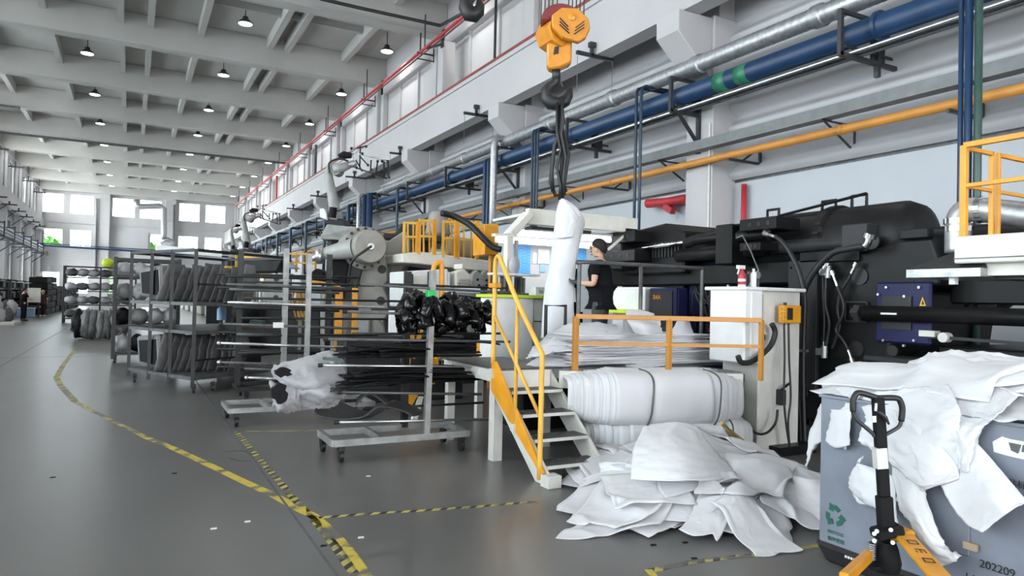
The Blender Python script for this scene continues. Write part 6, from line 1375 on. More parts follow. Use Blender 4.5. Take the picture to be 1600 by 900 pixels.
# ------------------------------------------------------------------ SHELF CART WITH GREY MOULDED PANELS
av = _v(.80, .60, 0); bv = _v(-.42, .907, 0).normalized(); c00 = _v(.92, 12.6, 0)
sc_ = thing('shelf_cart', 'dark tubular shelf cart full of upright grey moulded panels', 'shelf cart', c00)
def cq(a, b_, z): return c00+av*a+bv*b_+_v(0,0,z)
LA, LB_ = 2.1, 2.2
for (a, b_) in ((0,0),(0,.75),(0,1.45),(0,LB_),(LA,0),(LA,LB_)): put('post', B().bar(cq(a,b_,.12), cq(a,b_,2.38), .055), 'rackdark', sc_)
for z in (.25, 1.0, 1.47, 2.36):
    for (p_, q_) in (((0,0),(LA,0)), ((0,LB_),(LA,LB_)), ((0,0),(0,LB_)), ((LA,0),(LA,LB_))): put('shelf_rail', B().bar(cq(*p_,z), cq(*q_,z), .05), 'rackdark' if z > 2 else 'rackgrey', sc_)
for z in (.25, 1.47): put('shelf_board', B().prism([cq(0,0,z), cq(LA,0,z), cq(LA,LB_,z), cq(0,LB_,z)], (0,0,.03)), 'rackgrey', sc_)
put('shelf_board', B().prism([cq(0,0,1.0), cq(LA,0,1.0), cq(LA,LB_,1.0), cq(0,LB_,1.0)], (0,0,.03)), 'rackdark', sc_)
for z in (.55, 1.8): put('guard_rail', B().bar(cq(0,0,z), cq(LA,0,z), .03), 'rackdark', sc_)
for (a, b_) in ((.08,.08),(.08,LB_-.1),(LA-.1,.1),(LA-.1,LB_-.1),(.45,.05)):
    q = cq(a,b_,0); castor(sc_, q.x, q.y, 'machgrey')
def panel_mesh():
    P = []
    for i in range(13):
        row = []
        for k in range(11):
            u, v = i/12-.5, k/10; w_ = .34*(1-.35*max(0, v-.6)/.4*1.2)*(1-.12*max(0, .25-v)/.25)
            row.append(_v(u*2*w_, .09*math.cos(u*2.6)+.05*math.sin(v*3)+.015*noise.noise(_v(u*4, v*4, 1)), v*.66))
        P.append(row)
    return B().grid(P)
pm0 = put('moulded_panel', panel_mesh(), 'felt', label='grey moulded felt panel', cat='panel', group='moulded panels on the shelf cart', smooth=True, solid=.012, base=(0,0,0))
pm1 = put('moulded_panel', panel_mesh(), 'feltlt', label='pale moulded panel', cat='panel', group='moulded panels on the shelf cart', smooth=True, solid=.012, base=(0,0,0))
used = {0: 0, 1: 0}; rot0 = math.atan2(av.y, av.x)
for (z, nm, n) in ((1.51, 'upper', 12), (.29, 'lower', 11)):
    for i in range(n):
        q = cq(.15+i*.10, 1.25-i*.085, z); pale = 0 if not (i == 0 or i == n-1) else 1; src = (pm0, pm1)[pale]
        rz = math.radians(-116)+rnd.uniform(-.1,.1); tilt = rnd.uniform(-.22,-.1)
        lab = '%s grey felt panel on the %s cart shelf, %s from the left' % ('pale' if pale else 'dark', nm, ORD[i])
        if not used[pale]: src.location = q; src.rotation_euler = (tilt, 0, rz); src['label'] = lab; used[pale] = 1
        else: copy_mesh(src, q, (tilt, 0, rz), (1, 1, rnd.uniform(.9,1.05)), label=lab)
for (px, py, w_, h_, lb) in ((239, 445, .5, .62, 'upper'), (240, 548, .5, .6, 'lower')):
    q = cq(.05, 1.5, 1.52 if lb == 'upper' else .30)
    t = thing('boxy_liner', 'white edged black liner at the left end of the %s cart shelf' % lb, 'trim part', q)
    put('shell', B().prism([q+bv*-.35+_v(0,0,.02), q+bv*.45+_v(0,0,.06), q+bv*.55+_v(0,0,.55), q+bv*-.25+_v(0,0,.62)], av*.5), 'feltlt', t, bevel=.04); put('dark_inside', B().prism([q-av*.012+bv*-.25+_v(0,0,.08), q-av*.012+bv*.36+_v(0,0,.11), q-av*.012+bv*.42+_v(0,0,.48), q-av*.012+bv*-.18+_v(0,0,.53)], av*.01), 'matte', t)
# ------------------------------------------------------------------ FARTHER CARTS AND HEAPS
def lumpy(name, c, s_, seed, m_, lab, grp, cat='bag', amp=.25):
    b = B(); n, mm = 16, 10
    for i in range(mm+1):
        th = PI*i/mm
        for k in range(n):
            a = 2*PI*k/n; d_ = _v(math.sin(th)*math.cos(a), math.sin(th)*math.sin(a), math.cos(th)); r_ = 1+amp*noise.noise(d_*2.2+_v(seed,0,0))+amp*.5*noise.noise(d_*5+_v(0,seed,0))
            b.v.append((c[0]+d_.x*s_[0]*r_, c[1]+d_.y*s_[1]*r_, c[2]+max(-1, d_.z*r_)*s_[2]))
    for i in range(mm):
        for k in range(n): j_ = (k+1) % n; b.f.append((i*n+k, i*n+j_, (i+1)*n+j_, (i+1)*n+k))
    return put(name, b, m_, label=lab, cat=cat, group=grp, smooth=True)
sd_ = thing('shelf_cart', 'tall dark shelf cart with film bags left of the panel cart', 'shelf cart', (.1, 19.7, 0))
X0, X1, Y0, Y1 = -.33, 1.0, 18.6, 19.9
for (x, y) in ((X0,Y0),(X1,Y0),(X0,Y1),(X1,Y1)): put('post', B().bar((x,y,.1), (x,y,2.45), .08), 'rackdark', sd_); castor(sd_, x+.04, y+.02)
for z in (.22, .85, 1.42, 2.0, 2.4):
    for (p_, q_) in (((X0,Y0),(X1,Y0)), ((X0,Y1),(X1,Y1)), ((X0,Y0),(X0,Y1)), ((X1,Y0),(X1,Y1))): put('shelf_rail', B().bar((*p_,z), (*q_,z), .06), 'rackdark', sd_)
    if z < 2: put('shelf_board', B().box((X0,Y0,z-.01), (X1,Y1,z+.01)), 'rackdark', sd_)
for zi, z in enumerate((.24, .87, 1.44, 2.02)):
    for i in range(4):
        hh = .2 if z < 2 else .16
        lumpy('film_bag', (X0+.17+i*.34, Y0+.25, z+hh), (.2,.28,hh), zi*5+i+1, ('film', 'matte', 'feltlt', 'film')[(i+zi) % 4], '%s bag on the %s shelf of the bag cart, %s from the left' % (('pale film','black','grey','pale film')[(i+zi) % 4], ('bottom','second','third','top')[zi], ORD[i]), 'bags on the far shelf cart')
for i in range(7):
    lumpy('film_roll', (-1.55+i*.22, 28.2-.1*i, .5), (.2,.5,.5), 60+i, 'matte' if i == 0 else ('feltlt' if i % 2 else 'felt'), '%s roll standing in the row beyond the bag cart, %s from the left' % ('black' if i == 0 else 'grey', ORD[i]), 'rolls beyond the bag cart', cat='roll', amp=.4)
rf = thing('shelf_cart', 'distant thin shelf rack with white bags before the end wall', 'shelf cart', (-.6, 42, 0))
for (x, y) in ((-3.0,42),(-1.4,42),(0.2,42),(-3.0,43),(0.2,43)): put('post', B().bar((x,y,0), (x,y,2.9), .08), 'rackdark', rf)
for z in (.2, .9, 1.6, 2.3, 2.85):
    put('shelf', B().box((-3.0,42,z), (.2,43,z+.05)), 'rackdark', rf)
for zi, z in enumerate((.27, .97, 1.67, 2.37)):
    for i in range(6): lumpy('white_bag', (-2.7+i*.5, 42.4, z+.2), (.3,.3,.2), 90+zi*7+i, 'film' if (i+zi) % 3 else 'felt', '%s bag in the distant thin rack, shelf %s' % ('white' if (i+zi) % 3 else 'grey', ('bottom','second','third','top')[zi]), 'bags in the distant thin rack')
put('lime_bag', B().sph((PY(168, 426, 42.4).x, 42.4, 3.12), .28, 10, 8, (1,.6,.9)), 'lime', label='bright lime green bag on top of the distant rack', cat='bag', smooth=True)
# ------------------------------------------------------------------ LEFT SIDE: dark stacks, people, white heap
r7 = random.Random(6)
for i in range(9):
    y = 84-i*3.4; x = -4.80-.01*i; h_ = (1.9, 1.8, 1.8, 2.0, 1.9, 2.0, 2.0, 2.6, 2.5)[i]
    t = thing('black_crate_stack', 'tall block of black crates on the left side, %s from the far end' % ORD[i], 'crate stack', (x, y, 0), 'black crates on the left')
    n = 4 if h_ < 2.5 else 6
    for k in range(n): put('crate', B().box((x-1.0, y-1.55, h_*k/n+.01), (x+r7.uniform(-.03,.05), y+1.55, h_*(k+1)/n-.02)), 'matte', t, bevel=.03)
for i in range(7):
    y = 48+i*5.5
    t = thing('dark_rack', 'dark loaded rack along the left wall, %s from the near end' % ORD[i], 'rack', (-7.8, y, 0), 'dark racks on the left wall')
    for (dx, dy) in ((-.8,-2.2),(.8,-2.2),(-.8,2.2),(.8,2.2)): put('post', B().bar((-7.8+dx, y+dy, 0), (-7.8+dx, y+dy, 2.1), .09), 'blackm', t)
    for z in (.3, 1.0, 1.7, 2.1): put('shelf', B().box((-8.6, y-2.2, z), (-7.0, y+2.2, z+.06)), 'rackdark', t)
    for z in (.36, 1.06, 1.76):
        for k in range(4): put('load', B().box((-8.4, y-2.0+k, z), (-7.1, y-1.2+k, z+.35+.1*((k+i) % 3))), 'matte' if (k+i) % 4 else 'film', t, bevel=.03)
t = thing('white_board_cart', 'pale panel cart standing between the two distant workers', 'cart', (-5.9, 50, 0))
q0, q1 = PY(42, 480, 50), PY(54, 458, 50)
put('board', B().box((q0.x, 50, .9), (q1.x+.3, 50.1, 1.75)), 'cream', t); put('shelf', B().box((q0.x, 49.6, .6), (q1.x+.3, 50.4, .68)), 'rackdark', t)
for x in (q0.x, q1.x+.25): put('leg', B().bar((x, 49.7, 0), (x, 49.7, .9), .06), 'rackdark', t)
t = thing('plastic_tub', 'pale blue plastic tub on the floor beside the distant worker in shorts', 'tub', (-5.3, 51, 0))
put('tub', B().box((-5.95, 50.9, 0), (-5.1, 51.5, .55)), 'pale_blue', t, bevel=.03); put('tub_rim', B().box((-5.98, 50.87, .5), (-5.07, 51.53, .56)), 'white', t)
for i in range(9):
    lumpy('film_bag', (-5.9+.25*(i % 4)+.1*(i//4), 40.3+.4*(i//3), .38+.38*(i//4)), (.27,.36,.36), 130+i, 'film' if i % 3 else 'felt', '%s bag in the heap at the left edge, %s layer' % ('white film' if i % 3 else 'grey felt', ('bottom','middle','top')[min(2, i//4)]), 'bags heaped at the left edge')
put('pallet', B().box((-6.6, 39.4, 0), (-4.7, 41.8, .12)), 'cream2', label='pale pallet under the bag heap at the left edge', cat='pallet')
P1_ = PZ(36, 501.5, 0)
person('distant worker in black clothes facing right at the left edge of the hall', P1_, (.75, .6, 0), 1.72, dict(elL=(.07,.14,.65), wrL=(.17,.08,.66), haL=(.2,.06,.67), elR=(.07,-.14,.65), wrR=(.18,-.08,.64), haR=(.22,-.06,.65)), dict(skin='skin', shirt='shirt', trousers='shirt', shoe='rubber'), group='distant workers')
P2_ = PZ(66, 494, 0)
person('distant worker with light hair in dark top and shorts before the black crates', P2_, (.1, 1, 0), 1.62, dict(elL=(-.02,.16,.64), wrL=(.05,.12,.53), elR=(-.02,-.16,.64), wrR=(.05,-.12,.53)), dict(skin='skin', shirt='maroonblack', trousers='maroonblack', shoe='white'), group='distant workers', hat='straw')
# ------------------------------------------------------------------ PRESS ROW IN THE MIDDLE DISTANCE
def D(px, py, d): return PD(px, py, d)
tow = (-fwdv).normalized()
# big drum press
DB = 14.6
pr = thing('drum_press', 'warm grey injection press with a big round end drum below the robot', 'machine', (5.0, 15, 0), 'presses in the row')
c = D(579, 385, DB-.6)
axd = (c-CAM); axd.z = 0; axd.normalize(); axd = (axd*.92-rightv*.22).normalized()
k_ = DB/F_PX; R_ = 26*k_
put('drum', B().lathe(c, axd, [(0,0), (0,R_*.90), (.03,R_*.97), (.12,R_), (.5,R_), (.52,R_*1.28), (.75,R_*1.28), (.78,R_*1.15), (1.6,R_*1.15)], 30), 'mbgrey', pr, smooth='auto')
for i in range(16):
    a = 2*PI*i/16; s2 = axd.cross(upv).normalized(); p_ = c+axd*.48+(s2*math.cos(a)+upv*math.sin(a))*R_*1.15; put('flange_bolt', B().cyl(p_, p_+axd*.05, .035, 6), 'rackdark', pr)
put('drum_boss', B().lathe(c-axd*.05, axd, [(0,.03), (0,.07), (.06,.09)], 12), 'galv', pr, smooth='auto')
put('feed_hose', B().tube(curve3([c-axd*.08, D(570,392,DB-.75), D(556,402,DB-.8), D(548,415,DB-.7), D(545,440,DB-.6)]), .025, 8), 'rubber', pr, smooth=True)
def slab(name, poly, d, th, m_, par, bev=.03, **k):
    P_ = [D(x, y, d) for x, y in poly]; return put(name, B().prism(P_, fwdv*th), m_, par, bevel=bev, **k)
slab('front_platen', [(500,560),(502,470),(515,425),(548,400),(590,395),(604,405),(606,440),(600,450),(607,465),(608,490),(600,500),(598,575)], DB+.1, .5, 'mbgrey', pr)
for (x, y, r_) in ((597,421,.09), (595,470,.09)):
    q = D(x, y, DB+.1); put('tie_bar_hole', B().cyl(q-fwdv*.012, q+fwdv*.05, r_*1.0, 16), 'rubber', pr, smooth='auto')
slab('rear_body', [(598,575),(606,380),(625,352),(690,352),(692,575)], DB+1.4, 1.2, 'machgrey', pr)
slab('rear_casting', [(600,410),(604,378),(632,360),(640,372),(640,402),(625,430),(610,440)], DB+.7, .6, 'mbgrey', pr)
slab('top_rail_box', [(598,372),(600,364),(692,370),(692,378)], DB+.9, .8, 'rackdark', pr, bev=.005)
slab('dark_recess', [(518,465),(520,402),(545,400),(536,468)], DB-.1, .15, 'matte', pr, bev=.005)
slab('grey_cover', [(537,468),(545,405),(566,418),(552,468)], DB-.05, .12, 'machgrey', pr, bev=.005)
slab('lower_cover', [(545,560),(546,498),(578,498),(578,560)], DB-.2, .3, 'robot', pr); slab('base', [(478,625),(480,545),(700,548),(702,620)], DB+.3, 1.8, 'machgrey', pr)
slab('hand_wheel_plate', [(577,535),(578,500),(590,496),(600,510),(604,530),(598,545),(585,548)], DB-.1, .1, 'mbgrey', pr)
put('injection_barrel', B().tube([D(555,388,DB-.4), D(528,393,DB-.3), D(510,396,DB-.2)], [.22, .17, .13], 14), 'robot', pr, smooth='auto'); put('nozzle_body', B().tube([D(512,396,DB-.2), D(495,402,DB-.2), D(487,405,DB-.2)], [.1, .09, .05], 12), 'galv', pr, smooth='auto')
put('nozzle_clamp', B().tube([D(498,388,DB-.3), D(500,412,DB-.3)], .08, 10), 'steel', pr, smooth=True)
# yellow gate posts and a white box in front
for (a0, a1, b0, b1, w_) in ((528,532,452,480,.11), (553,556,450,480,.08)): put('yellow_guard_post', B().bar(D((a0+a1)/2,b0,12.5), _v(D((a0+a1)/2,b1,12.5).x, D((a0+a1)/2,b1,12.5).y, 0), w_), 'yellow', label='short yellow guard post %s of the drum press' % ('left' if a0 == 528 else 'right'), cat='post', group='guard posts')
put('guard_rail', B().bar(D(488,440,12.6), D(532,446,12.6), .05), 'yellow', label='thin yellow guard rail before the drum press', cat='rail')
t = thing('white_control_cabinet', 'white narrow control cabinet standing before the dark liners', 'cabinet', D(618, 590, 10.5)); q = D(616, 482, 11)
slab('upper_part', [(606,560),(607,482),(626,484),(625,560)], 11.4, .4, 'white', t, bev=.01); slab('lower_part', [(577,600),(577,528),(628,530),(626,602)], 11.2, .5, 'white', t, bev=.01); slab('foot', [(580,632),(580,600),(624,600),(624,632)], 11.3, .4, 'machgrey', t, bev=.005)
# grille cabinet
t = thing('grille_cabinet', 'grey cabinet with tall dark grille slots left of the drum press', 'cabinet', D(520, 560, 12.5))
slab('body', [(502,560),(503,480),(540,482),(541,562)], 12.6, .6, 'robot', t, bev=.01)
for i in range(4): slab('slot', [(508+i*7.4,522),(508+i*7.4,488),(513+i*7.4,488),(513+i*7.4,522)], 12.58, .02, 'matte', t, bev=0)
slab('plinth', [(502,622),(502,560),(541,562),(541,620)], 12.65, .5, 'machgrey', t, bev=.01)
# robot on the press
def robot(dd, sc, ox, oy, lab, lab2):
    """dd: distance; the pixel sketch is scaled by sc about (525, 355) and moved to (ox, oy)"""
    def r(px, py, d_=0): return PD(ox+(px-525)*sc, oy+(py-355)*sc, dd+d_)
    kk = dd/F_PX*sc
    t = thing('industrial_robot', lab, 'robot', r(527, 368), 'robots on the presses')
    put('base_plate', B().prism([r(501,368), r(511,350), r(556,355), r(553,370), r(553,376,.1), r(501,374)], fwdv*1.0), 'robot', t, bevel=.02)
    put('pedestal', B().prism([r(508,350,.2), r(508,340,.2), r(538,342,.2), r(540,354,.2)], fwdv*.6), 'machgrey', t, bevel=.02)
    put('foot_casting', B().prism([r(500,340,.1), r(499,326,.1), r(506,325,.1), r(510,332,.1), r(512,344,.1)], fwdv*.4), 'white', t, bevel=.02)
    put('waist', B().tube([r(522,344,.4), r(524,330,.4)], [15*kk, 12*kk], 14), 'robot', t, smooth='auto'); put('waist_motor', B().tube([r(519,340), r(521,324)], [6*kk, 6*kk], 12), 'matte', t, smooth='auto')
    put('lower_arm', B().tube(curve3([r(523,330,.1), r(519,305,.1), r(514,280,.1), r(514,266,.1), r(519,256,.1)], 4), [(9-.25*i)*kk for i in range(17)], 12), 'robot', t, smooth=True)
    put('elbow', B().lathe(r(524,264,-.05), fwdv, [(0,.1), (0,9*kk), (.35,9*kk), (.36,.1)], 18), 'robot', t, smooth='auto')
    put('forearm', B().tube([r(522,264), r(535,262), r(546,258)], [9*kk, 7.5*kk, 5.5*kk], 12), 'robot', t, smooth=True)
    put('wrist_motor', B().tube([r(530,246), r(538,242), r(549,243)], [5*kk, 6*kk, 4.5*kk], 10), 'matte', t, smooth='auto')
    put('wrist', B().tube([r(546,258), r(553,256), r(556,254)], [5*kk, 6*kk, 4*kk], 10), 'galv', t, smooth='auto')
    put('hose_pack', B().tube(curve3([r(515,270,-.1), r(514,256,-.1), r(522,250,-.1), r(533,248,-.1), r(544,252,-.1)]), 1.6*kk, 6), 'rubber', t, smooth=True)
    b0 = r(527, 372, .5); put('column', B().box((b0.x-.2, b0.y-.2, 0), (b0.x+.2, b0.y+.2, b0.z)), 'machgrey', t)
    gsegs = [((551,230),(550,262)), ((563,228),(562,262)), ((549,238),(610,252)), ((556,262),(605,279)), ((580,250),(579,264)), ((606,252),(607,279)), ((558,232),(572,228)), ((590,253),(588,266)), ((563,245),(575,258)), ((556,250),(566,268)), ((600,252),(600,276))]
    for a, c_ in gsegs: put('gripper_tube', B().tube([r(*a), r(*c_)], 1.15*kk, 6), 'rackdark' if a[0] > 555 else 'steel', t, smooth=True)
    for i, (x, y) in enumerate(((549,232),(572,229),(566,240),(580,265),(590,252),(606,252),(608,277),(588,268),(575,258),(557,262),(600,264),(597,252))): put('suction_cup', B().sph(r(x, y, -.05), 2.3*kk, 8, 6), 'rubber', t, smooth=True)
    return t
robot(17.5, 1.0, 525, 355, 'large grey robot arm with tube gripper raised above the drum press', '')
robot(30, .60, 388, 396, 'smaller distant robot arm with gripper left of the large one', '')
robot(42, .38, 366, 395, 'farthest small robot arm just before the end wall windows', '')
#put('robot_stand', B().box(tuple(D(503,380,17.6)), (D(555,380,17.6).x+.2, D(555,380,17.6).y+.6, D(503,372,17.6).z)), 'mbgrey', label='press top carrying the large robot arm', cat='stand')
#put('robot_column', B().box((4.3, 18.2, 0), (5.3, 19.2, 3.1)), 'machgrey', label='dark column under the large robot arm', cat='column')
# white deck with yellow cages, and the white clamp mechanism under it
YD = 13.2
dk = thing('press_platform', 'white press platform with yellow cage railings left of the galvanised duct', 'platform', (5.9, 13.6, 2.2), 'press platforms')
def yq(px, py, Y=YD): return PY(px, py, Y)
a, b_ = yq(628, 412), yq(657, 394)
put('deck', B().prism([yq(628,410), yq(657,412), yq(772,428), yq(772,408), yq(657,393), yq(628,396)], (0, 1.1, 0)), 'cream', dk, bevel=.02)
for (xa, xb, yt_, yb_) in ((631, 652, 346, 395), (655, 678, 342, 398), (692, 712, 344, 402), (716, 745, 345, 405)):
    for px in (xa, xb): put('cage_post', B().bar(yq(px, yb_), yq(px+1, yt_), .045 if px != xb else .07), 'yellowlt' if px == xa else 'yellow', dk)
    for f_ in (.04, .48): put('cage_rail', B().bar(yq(xa, yt_+(yb_-yt_)*f_), yq(xb, yt_+(yb_-yt_)*f_+1), .04), 'yellowlt', dk)
    for f_ in (.3, .7): put('cage_bar', B().bar(yq(xa+(xb-xa)*f_, yb_, YD+.4), yq(xa+(xb-xa)*f_, yt_, YD+.4), .03), 'yellowlt', dk)
put('long_rail', B().bar(yq(631,348,YD+1.5), yq(772,352,YD+1.5), .05), 'yellowlt', dk); put('long_rail', B().bar(yq(631,372,YD+1.5), yq(772,378,YD+1.5), .05), 'yellowlt', dk)
t = thing('material_dryer', 'grey cylindrical material dryer standing inside the yellow cages', 'dryer', yq(684, 400, YD+.6), 'dryers')
put('vessel', B().lathe(yq(684, 369, YD+.6), (0,0,1), [(0,.24), (.05,.27), (.42,.20), (.5,.17), (.52,.05)], 16), 'mbgrey', t, smooth='auto'); put('cone', B().lathe(yq(684, 398, YD+.6), (0,0,1), [(0,.1), (.1,.18), (.24,.08)], 16), 'chrome', t, smooth='auto'); put('stand', B().cyl(yq(684,400,YD+.6), yq(684,394,YD+.6), .2, 12), 'white', t)
put('rear_drum', B().tube([yq(700,384,YD+1.1), yq(760,392,YD+1.1)], .22, 14), 'cardboard', dk, smooth='auto')
put('yellow_cabinet', B().prism([yq(757,398,YD-1.5), yq(757,352,YD-1.5), yq(779,350,YD-1.5), yq(779,398,YD-1.5)], (0,.5,0)), 'yellow', label='yellow cabinet below the galvanised drop duct', cat='cabinet', bevel=.01)
put('yellow_post', B().bar(_v(yq(769, 480, YD-1.4).x, YD-1.4, 0), yq(769, 398, YD-1.4), .10), 'orange', label='orange post under the yellow cabinet', cat='post')
put('conveyor_hose', B().tube(curve3([yq(690,333,12), yq(710,338,12), yq(735,352,11.8), yq(755,372,11.6), yq(770,386,11.5), yq(783,390,11.4)]), .06, 8), 'rackdark', label='thick dark hose sagging from the dryer to the yellow post', cat='hose', smooth=True)
wm = thing('clamp_unit', 'white machine clamp unit with knuckle plates under the cage platform', 'machine', (5.6, 12.5, 0), 'presses in the row')
YW = 12.4
put('frame_box', B().prism([yq(630,480,YW), yq(630,424,YW), yq(700,420,YW), yq(700,482,YW)], (0,.8,0)), 'white', wm, bevel=.02)
put('frame_edge', B().bar(yq(641,482,YW-.05), yq(641,428,YW-.05), .09), 'machgrey', wm); put('frame_edge', B().bar(yq(672,480,YW-.05), yq(672,424,YW-.05), .07), 'machgrey', wm)
put('panel', B().prism([yq(643,458,YW-.02), yq(643,432,YW-.02), yq(667,430,YW-.02), yq(667,458,YW-.02)], (0,.02,0)), 'cream', wm)
put('knuckle_plate', B().prism([yq(x,y,YW-.1) for x,y in ((735,448),(738,428),(745,421),(752,428),(760,420),(770,428),(771,448))], (0,.3,0)), 'robot', wm, bevel=.02)
put('knuckle_plate', B().prism([yq(x,y,YW) for x,y in ((712,450),(712,425),(726,420),(736,430),(734,450))], (0,.3,0)), 'cream', wm, bevel=.02)
put('crosshead', B().prism([yq(x,y,YW) for x,y in ((722,420),(722,412),(766,416),(766,424))], (0,.4,0)), 'cream', wm, bevel=.01)
for (x, y) in ((746,437),(760,438),(748,446),(760,446)): q = yq(x, y, YW-.1); put('pin', B().cyl(q-_v(0,.02,0), q, .025, 8), 'matte', wm)
for i in range(3): put('tie_rod', B().bar(yq(718,438+i*5,YW-.12), yq(735,438+i*5,YW-.12), .03), 'steel', wm)
put('lower_body', B().prism([yq(690,500,YW), yq(690,455,YW), yq(785,460,YW), yq(785,520,YW), yq(690,520,YW)], (0,1.0,0)), 'robot', wm, bevel=.02); put('base', B().box((5.0, YW+.2, 0), (6.8, YW+1.2, 1.4)), 'machgrey', wm)
put('slot_panel', B().prism([yq(712,470,YW-.02), yq(712,460,YW-.02), yq(760,466,YW-.02), yq(750,474,YW-.02)], (0,.02,0)), 'rackdark', wm)
# bent yellow tube and yellow folding frames under the trolley
put('bent_tube', B().tube(curve3([PY(676,600,10.6), PY(676,470,10.6), PY(677,425,10.6), PY(680,414,10.6), PY(685,411,10.6), PY(690,416,10.6), PY(690,470,10.6)]), .042, 10), 'yellow', label='bent yellow tube hoop left of the white clamp unit', cat='tube', smooth=True)
for i, (x0, y0, x1, y1, w_) in enumerate(((640,508,637,590,.05),(642,505,645,530,.04),(658,515,645,560,.05),(676,500,675,540,.07),(682,535,683,560,.06),(752,534,751,556,.10))):
    put('yellow_strut', B().bar(PY(x0,y0,9.4), PY(x1,y1,9.4), w_), 'yellow', label='yellow frame strut behind the near trolley, %s from the left' % ORD[i], cat='strut', group='yellow struts behind the trolley')
put('wedge_cover', B().prism([PY(x,y,9.0) for x,y in ((632,637),(632,618),(654,616),(640,640))], (0,.05,0)), 'yellow', label='orange-yellow wedge panel low behind the near trolley upright', cat='panel')
put('white_wedge', B().prism([PY(x,y,9.0) for x,y in ((642,662),(655,620),(662,620),(650,664))], (0,.05,0)), 'white', label='white wedge panel low beside the orange-yellow one', cat='panel')
put('curved_cover', B().prism([PY(x,y,9.5) for x,y in ((671,570),(672,556),(684,548),(686,572))], (0,.05,0)), 'yellow', label='orange-yellow curved cover left of the platform deck', cat='panel')
put('dark_cabinet', B().box((2.9, 10.7, 0), (4.9, 11.2, 1.05)), 'machgrey', label='long dark machine bed behind the liner trolley', cat='machine bed', bevel=.02)
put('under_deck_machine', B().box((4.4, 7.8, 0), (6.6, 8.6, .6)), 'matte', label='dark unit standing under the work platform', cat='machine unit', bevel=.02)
# farther presses (px 340-500)
for j, (dd, sc, ox, oy) in enumerate(((21, 1.0, 0, 0), (29, .72, -52, 8), (38, .52, -66, 12))):
    def z_(px, py, d_=0): return PD(430+(px-430)*sc+ox, 450+(py-450)*sc+oy, dd+d_)
    def zs(name, poly, th, m_, par, d_=0, bev=.03): return put(name, B().prism([z_(x, y, d_) for x, y in poly], fwdv*th), m_, par, bevel=bev)
    lab = ('nearest', 'middle', 'farthest')[j]
    t = thing('small_press', 'grey press with dark tie bar holes in the row beyond the trolleys, %s of three' % lab, 'machine', z_(440, 520), 'presses in the row')
    zs('platen', [(408,470),(412,440),(425,428),(452,427),(454,445),(448,452),(455,458),(455,480)], .5, 'robot', t)
    for (x, y) in ((432,436),(431,465),(453,462)): q = z_(x, y); put('tie_bar_hole', B().cyl(q-fwdv*.02, q+fwdv*.03, .075, 14), 'rubber', t)
    zs('bed', [(385,560),(385,478),(500,480),(500,560)], 1.2, 'machgrey', t, .5)
    zs('hopper_trough', [(374,405),(428,406),(442,404),(432,424),(390,426)], 1.0, 'machgrey', t)
    zs('hopper_edge', [(374,404),(375,398),(428,400),(428,406)], 1.05, 'yellowlt', t, -.02, .005)
    zs('cylinder_box', [(455,470),(456,430),(470,428),(472,470)], .6, 'white', t)
    zs('dark_drum', [(485,442),(487,424),(495,419),(505,424),(508,442)], .6, 'matte', t)
    for i, (x, w2) in enumerate(((447,.12),(463,.06),(480,.08),(493,.06))): put('cage_post', B().bar(z_(x, 425, .6), z_(x, 394, .6), w2), 'yellowlt', t)
    for y in (396, 410): put('cage_rail', B().bar(z_(447, y, .6), z_(500, y+2, .6), .05), 'yellowlt', t)
    zs('side_cover', [(500,560),(500,450),(512,452),(512,562)], .5, 'robot', t, .2)
    for i, x in enumerate((362, 368, 377, 383, 394, 400, 410)): put('hose_column', B().bar(z_(x, 478, .3), z_(x+1, 440, .3), .06), ('hose_y','white','hose_y','cream','robot','white','hose_y')[i], t)
    zs('vertical_unit', [(388,560),(388,425),(397,425),(397,560)], .4, 'robot', t, .1)
    zs('left_body', [(350,560),(352,470),(385,472),(385,560)], .8, 'matte', t, .6)
    zs('conveyor_fan', [(440,420),(452,410),(466,420)], .3, 'robot', t, .2)
t = thing('hose_stand', 'post with three hanging amber hose loops beyond the twin uprights', 'hose stand', PD(468, 600, 13.5))
for i, (x, dx) in enumerate(((463, 0), (468, 2), (474, -2))):
    put('amber_hose', B().tube(curve3([PD(x-3,452,13.5), PD(x-6+dx,470,13.5), PD(x-2,492,13.5), PD(x+3,500,13.5), PD(x+8,485,13.5), PD(x+5,455,13.5)]), .022, 6), 'hose_y', t, smooth=True)
q = PD(470, 450, 13.6); put('post', B().bar((q.x, q.y, 0), q, .06), 'robot', t); put('hook_bar', B().bar(PD(456, 451, 13.5), PD(484, 452, 13.5), .05), 'robot', t)
t = thing('worker_chair_box', 'dark covered bin between the far presses', 'bin', PD(390, 505, 16)); q = PD(385, 490, 16)
put('cover', B().sph(q, .32, 12, 8, (1,.8,.9)), 'matte', t, smooth=True); put('box', B().box((q.x-.3, q.y-.3, 0), (q.x+.3, q.y+.3, q.z-.1)), 'matte', t)
put('blue_jug', B().lathe(PD(346,500,14.5), (0,0,1), [(0,.09), (.22,.09), (.28,.04), (.33,.04)], 12), 'pale_blue', label='blue jug on the far cart shelf beside the yellow posts', cat='jug', smooth='auto')
put('green_box', B().prism([PD(x,y,15) for x,y in ((388,520),(390,500),(408,502),(406,521))], fwdv*.3), 'greendark', label='green and white box beyond the twin uprights', cat='box')
for i, px in enumerate((372, 380, 392, 402, 416)):
    put('far_column', B().bar(PD(px,488,36+i), PD(px,395,36+i), .25), ('yellowlt','robot','machgrey','yellowlt','robot')[i], label='far machine column between the presses, %s from the left' % ORD[i], cat='column', group='far machine columns')
put('far_machine_block', B().box((6.9, 52, 0), (8.5, 88, 2.6)), 'machgrey', label='long dark row of machines reaching the end wall', cat='machine row', bevel=.05)
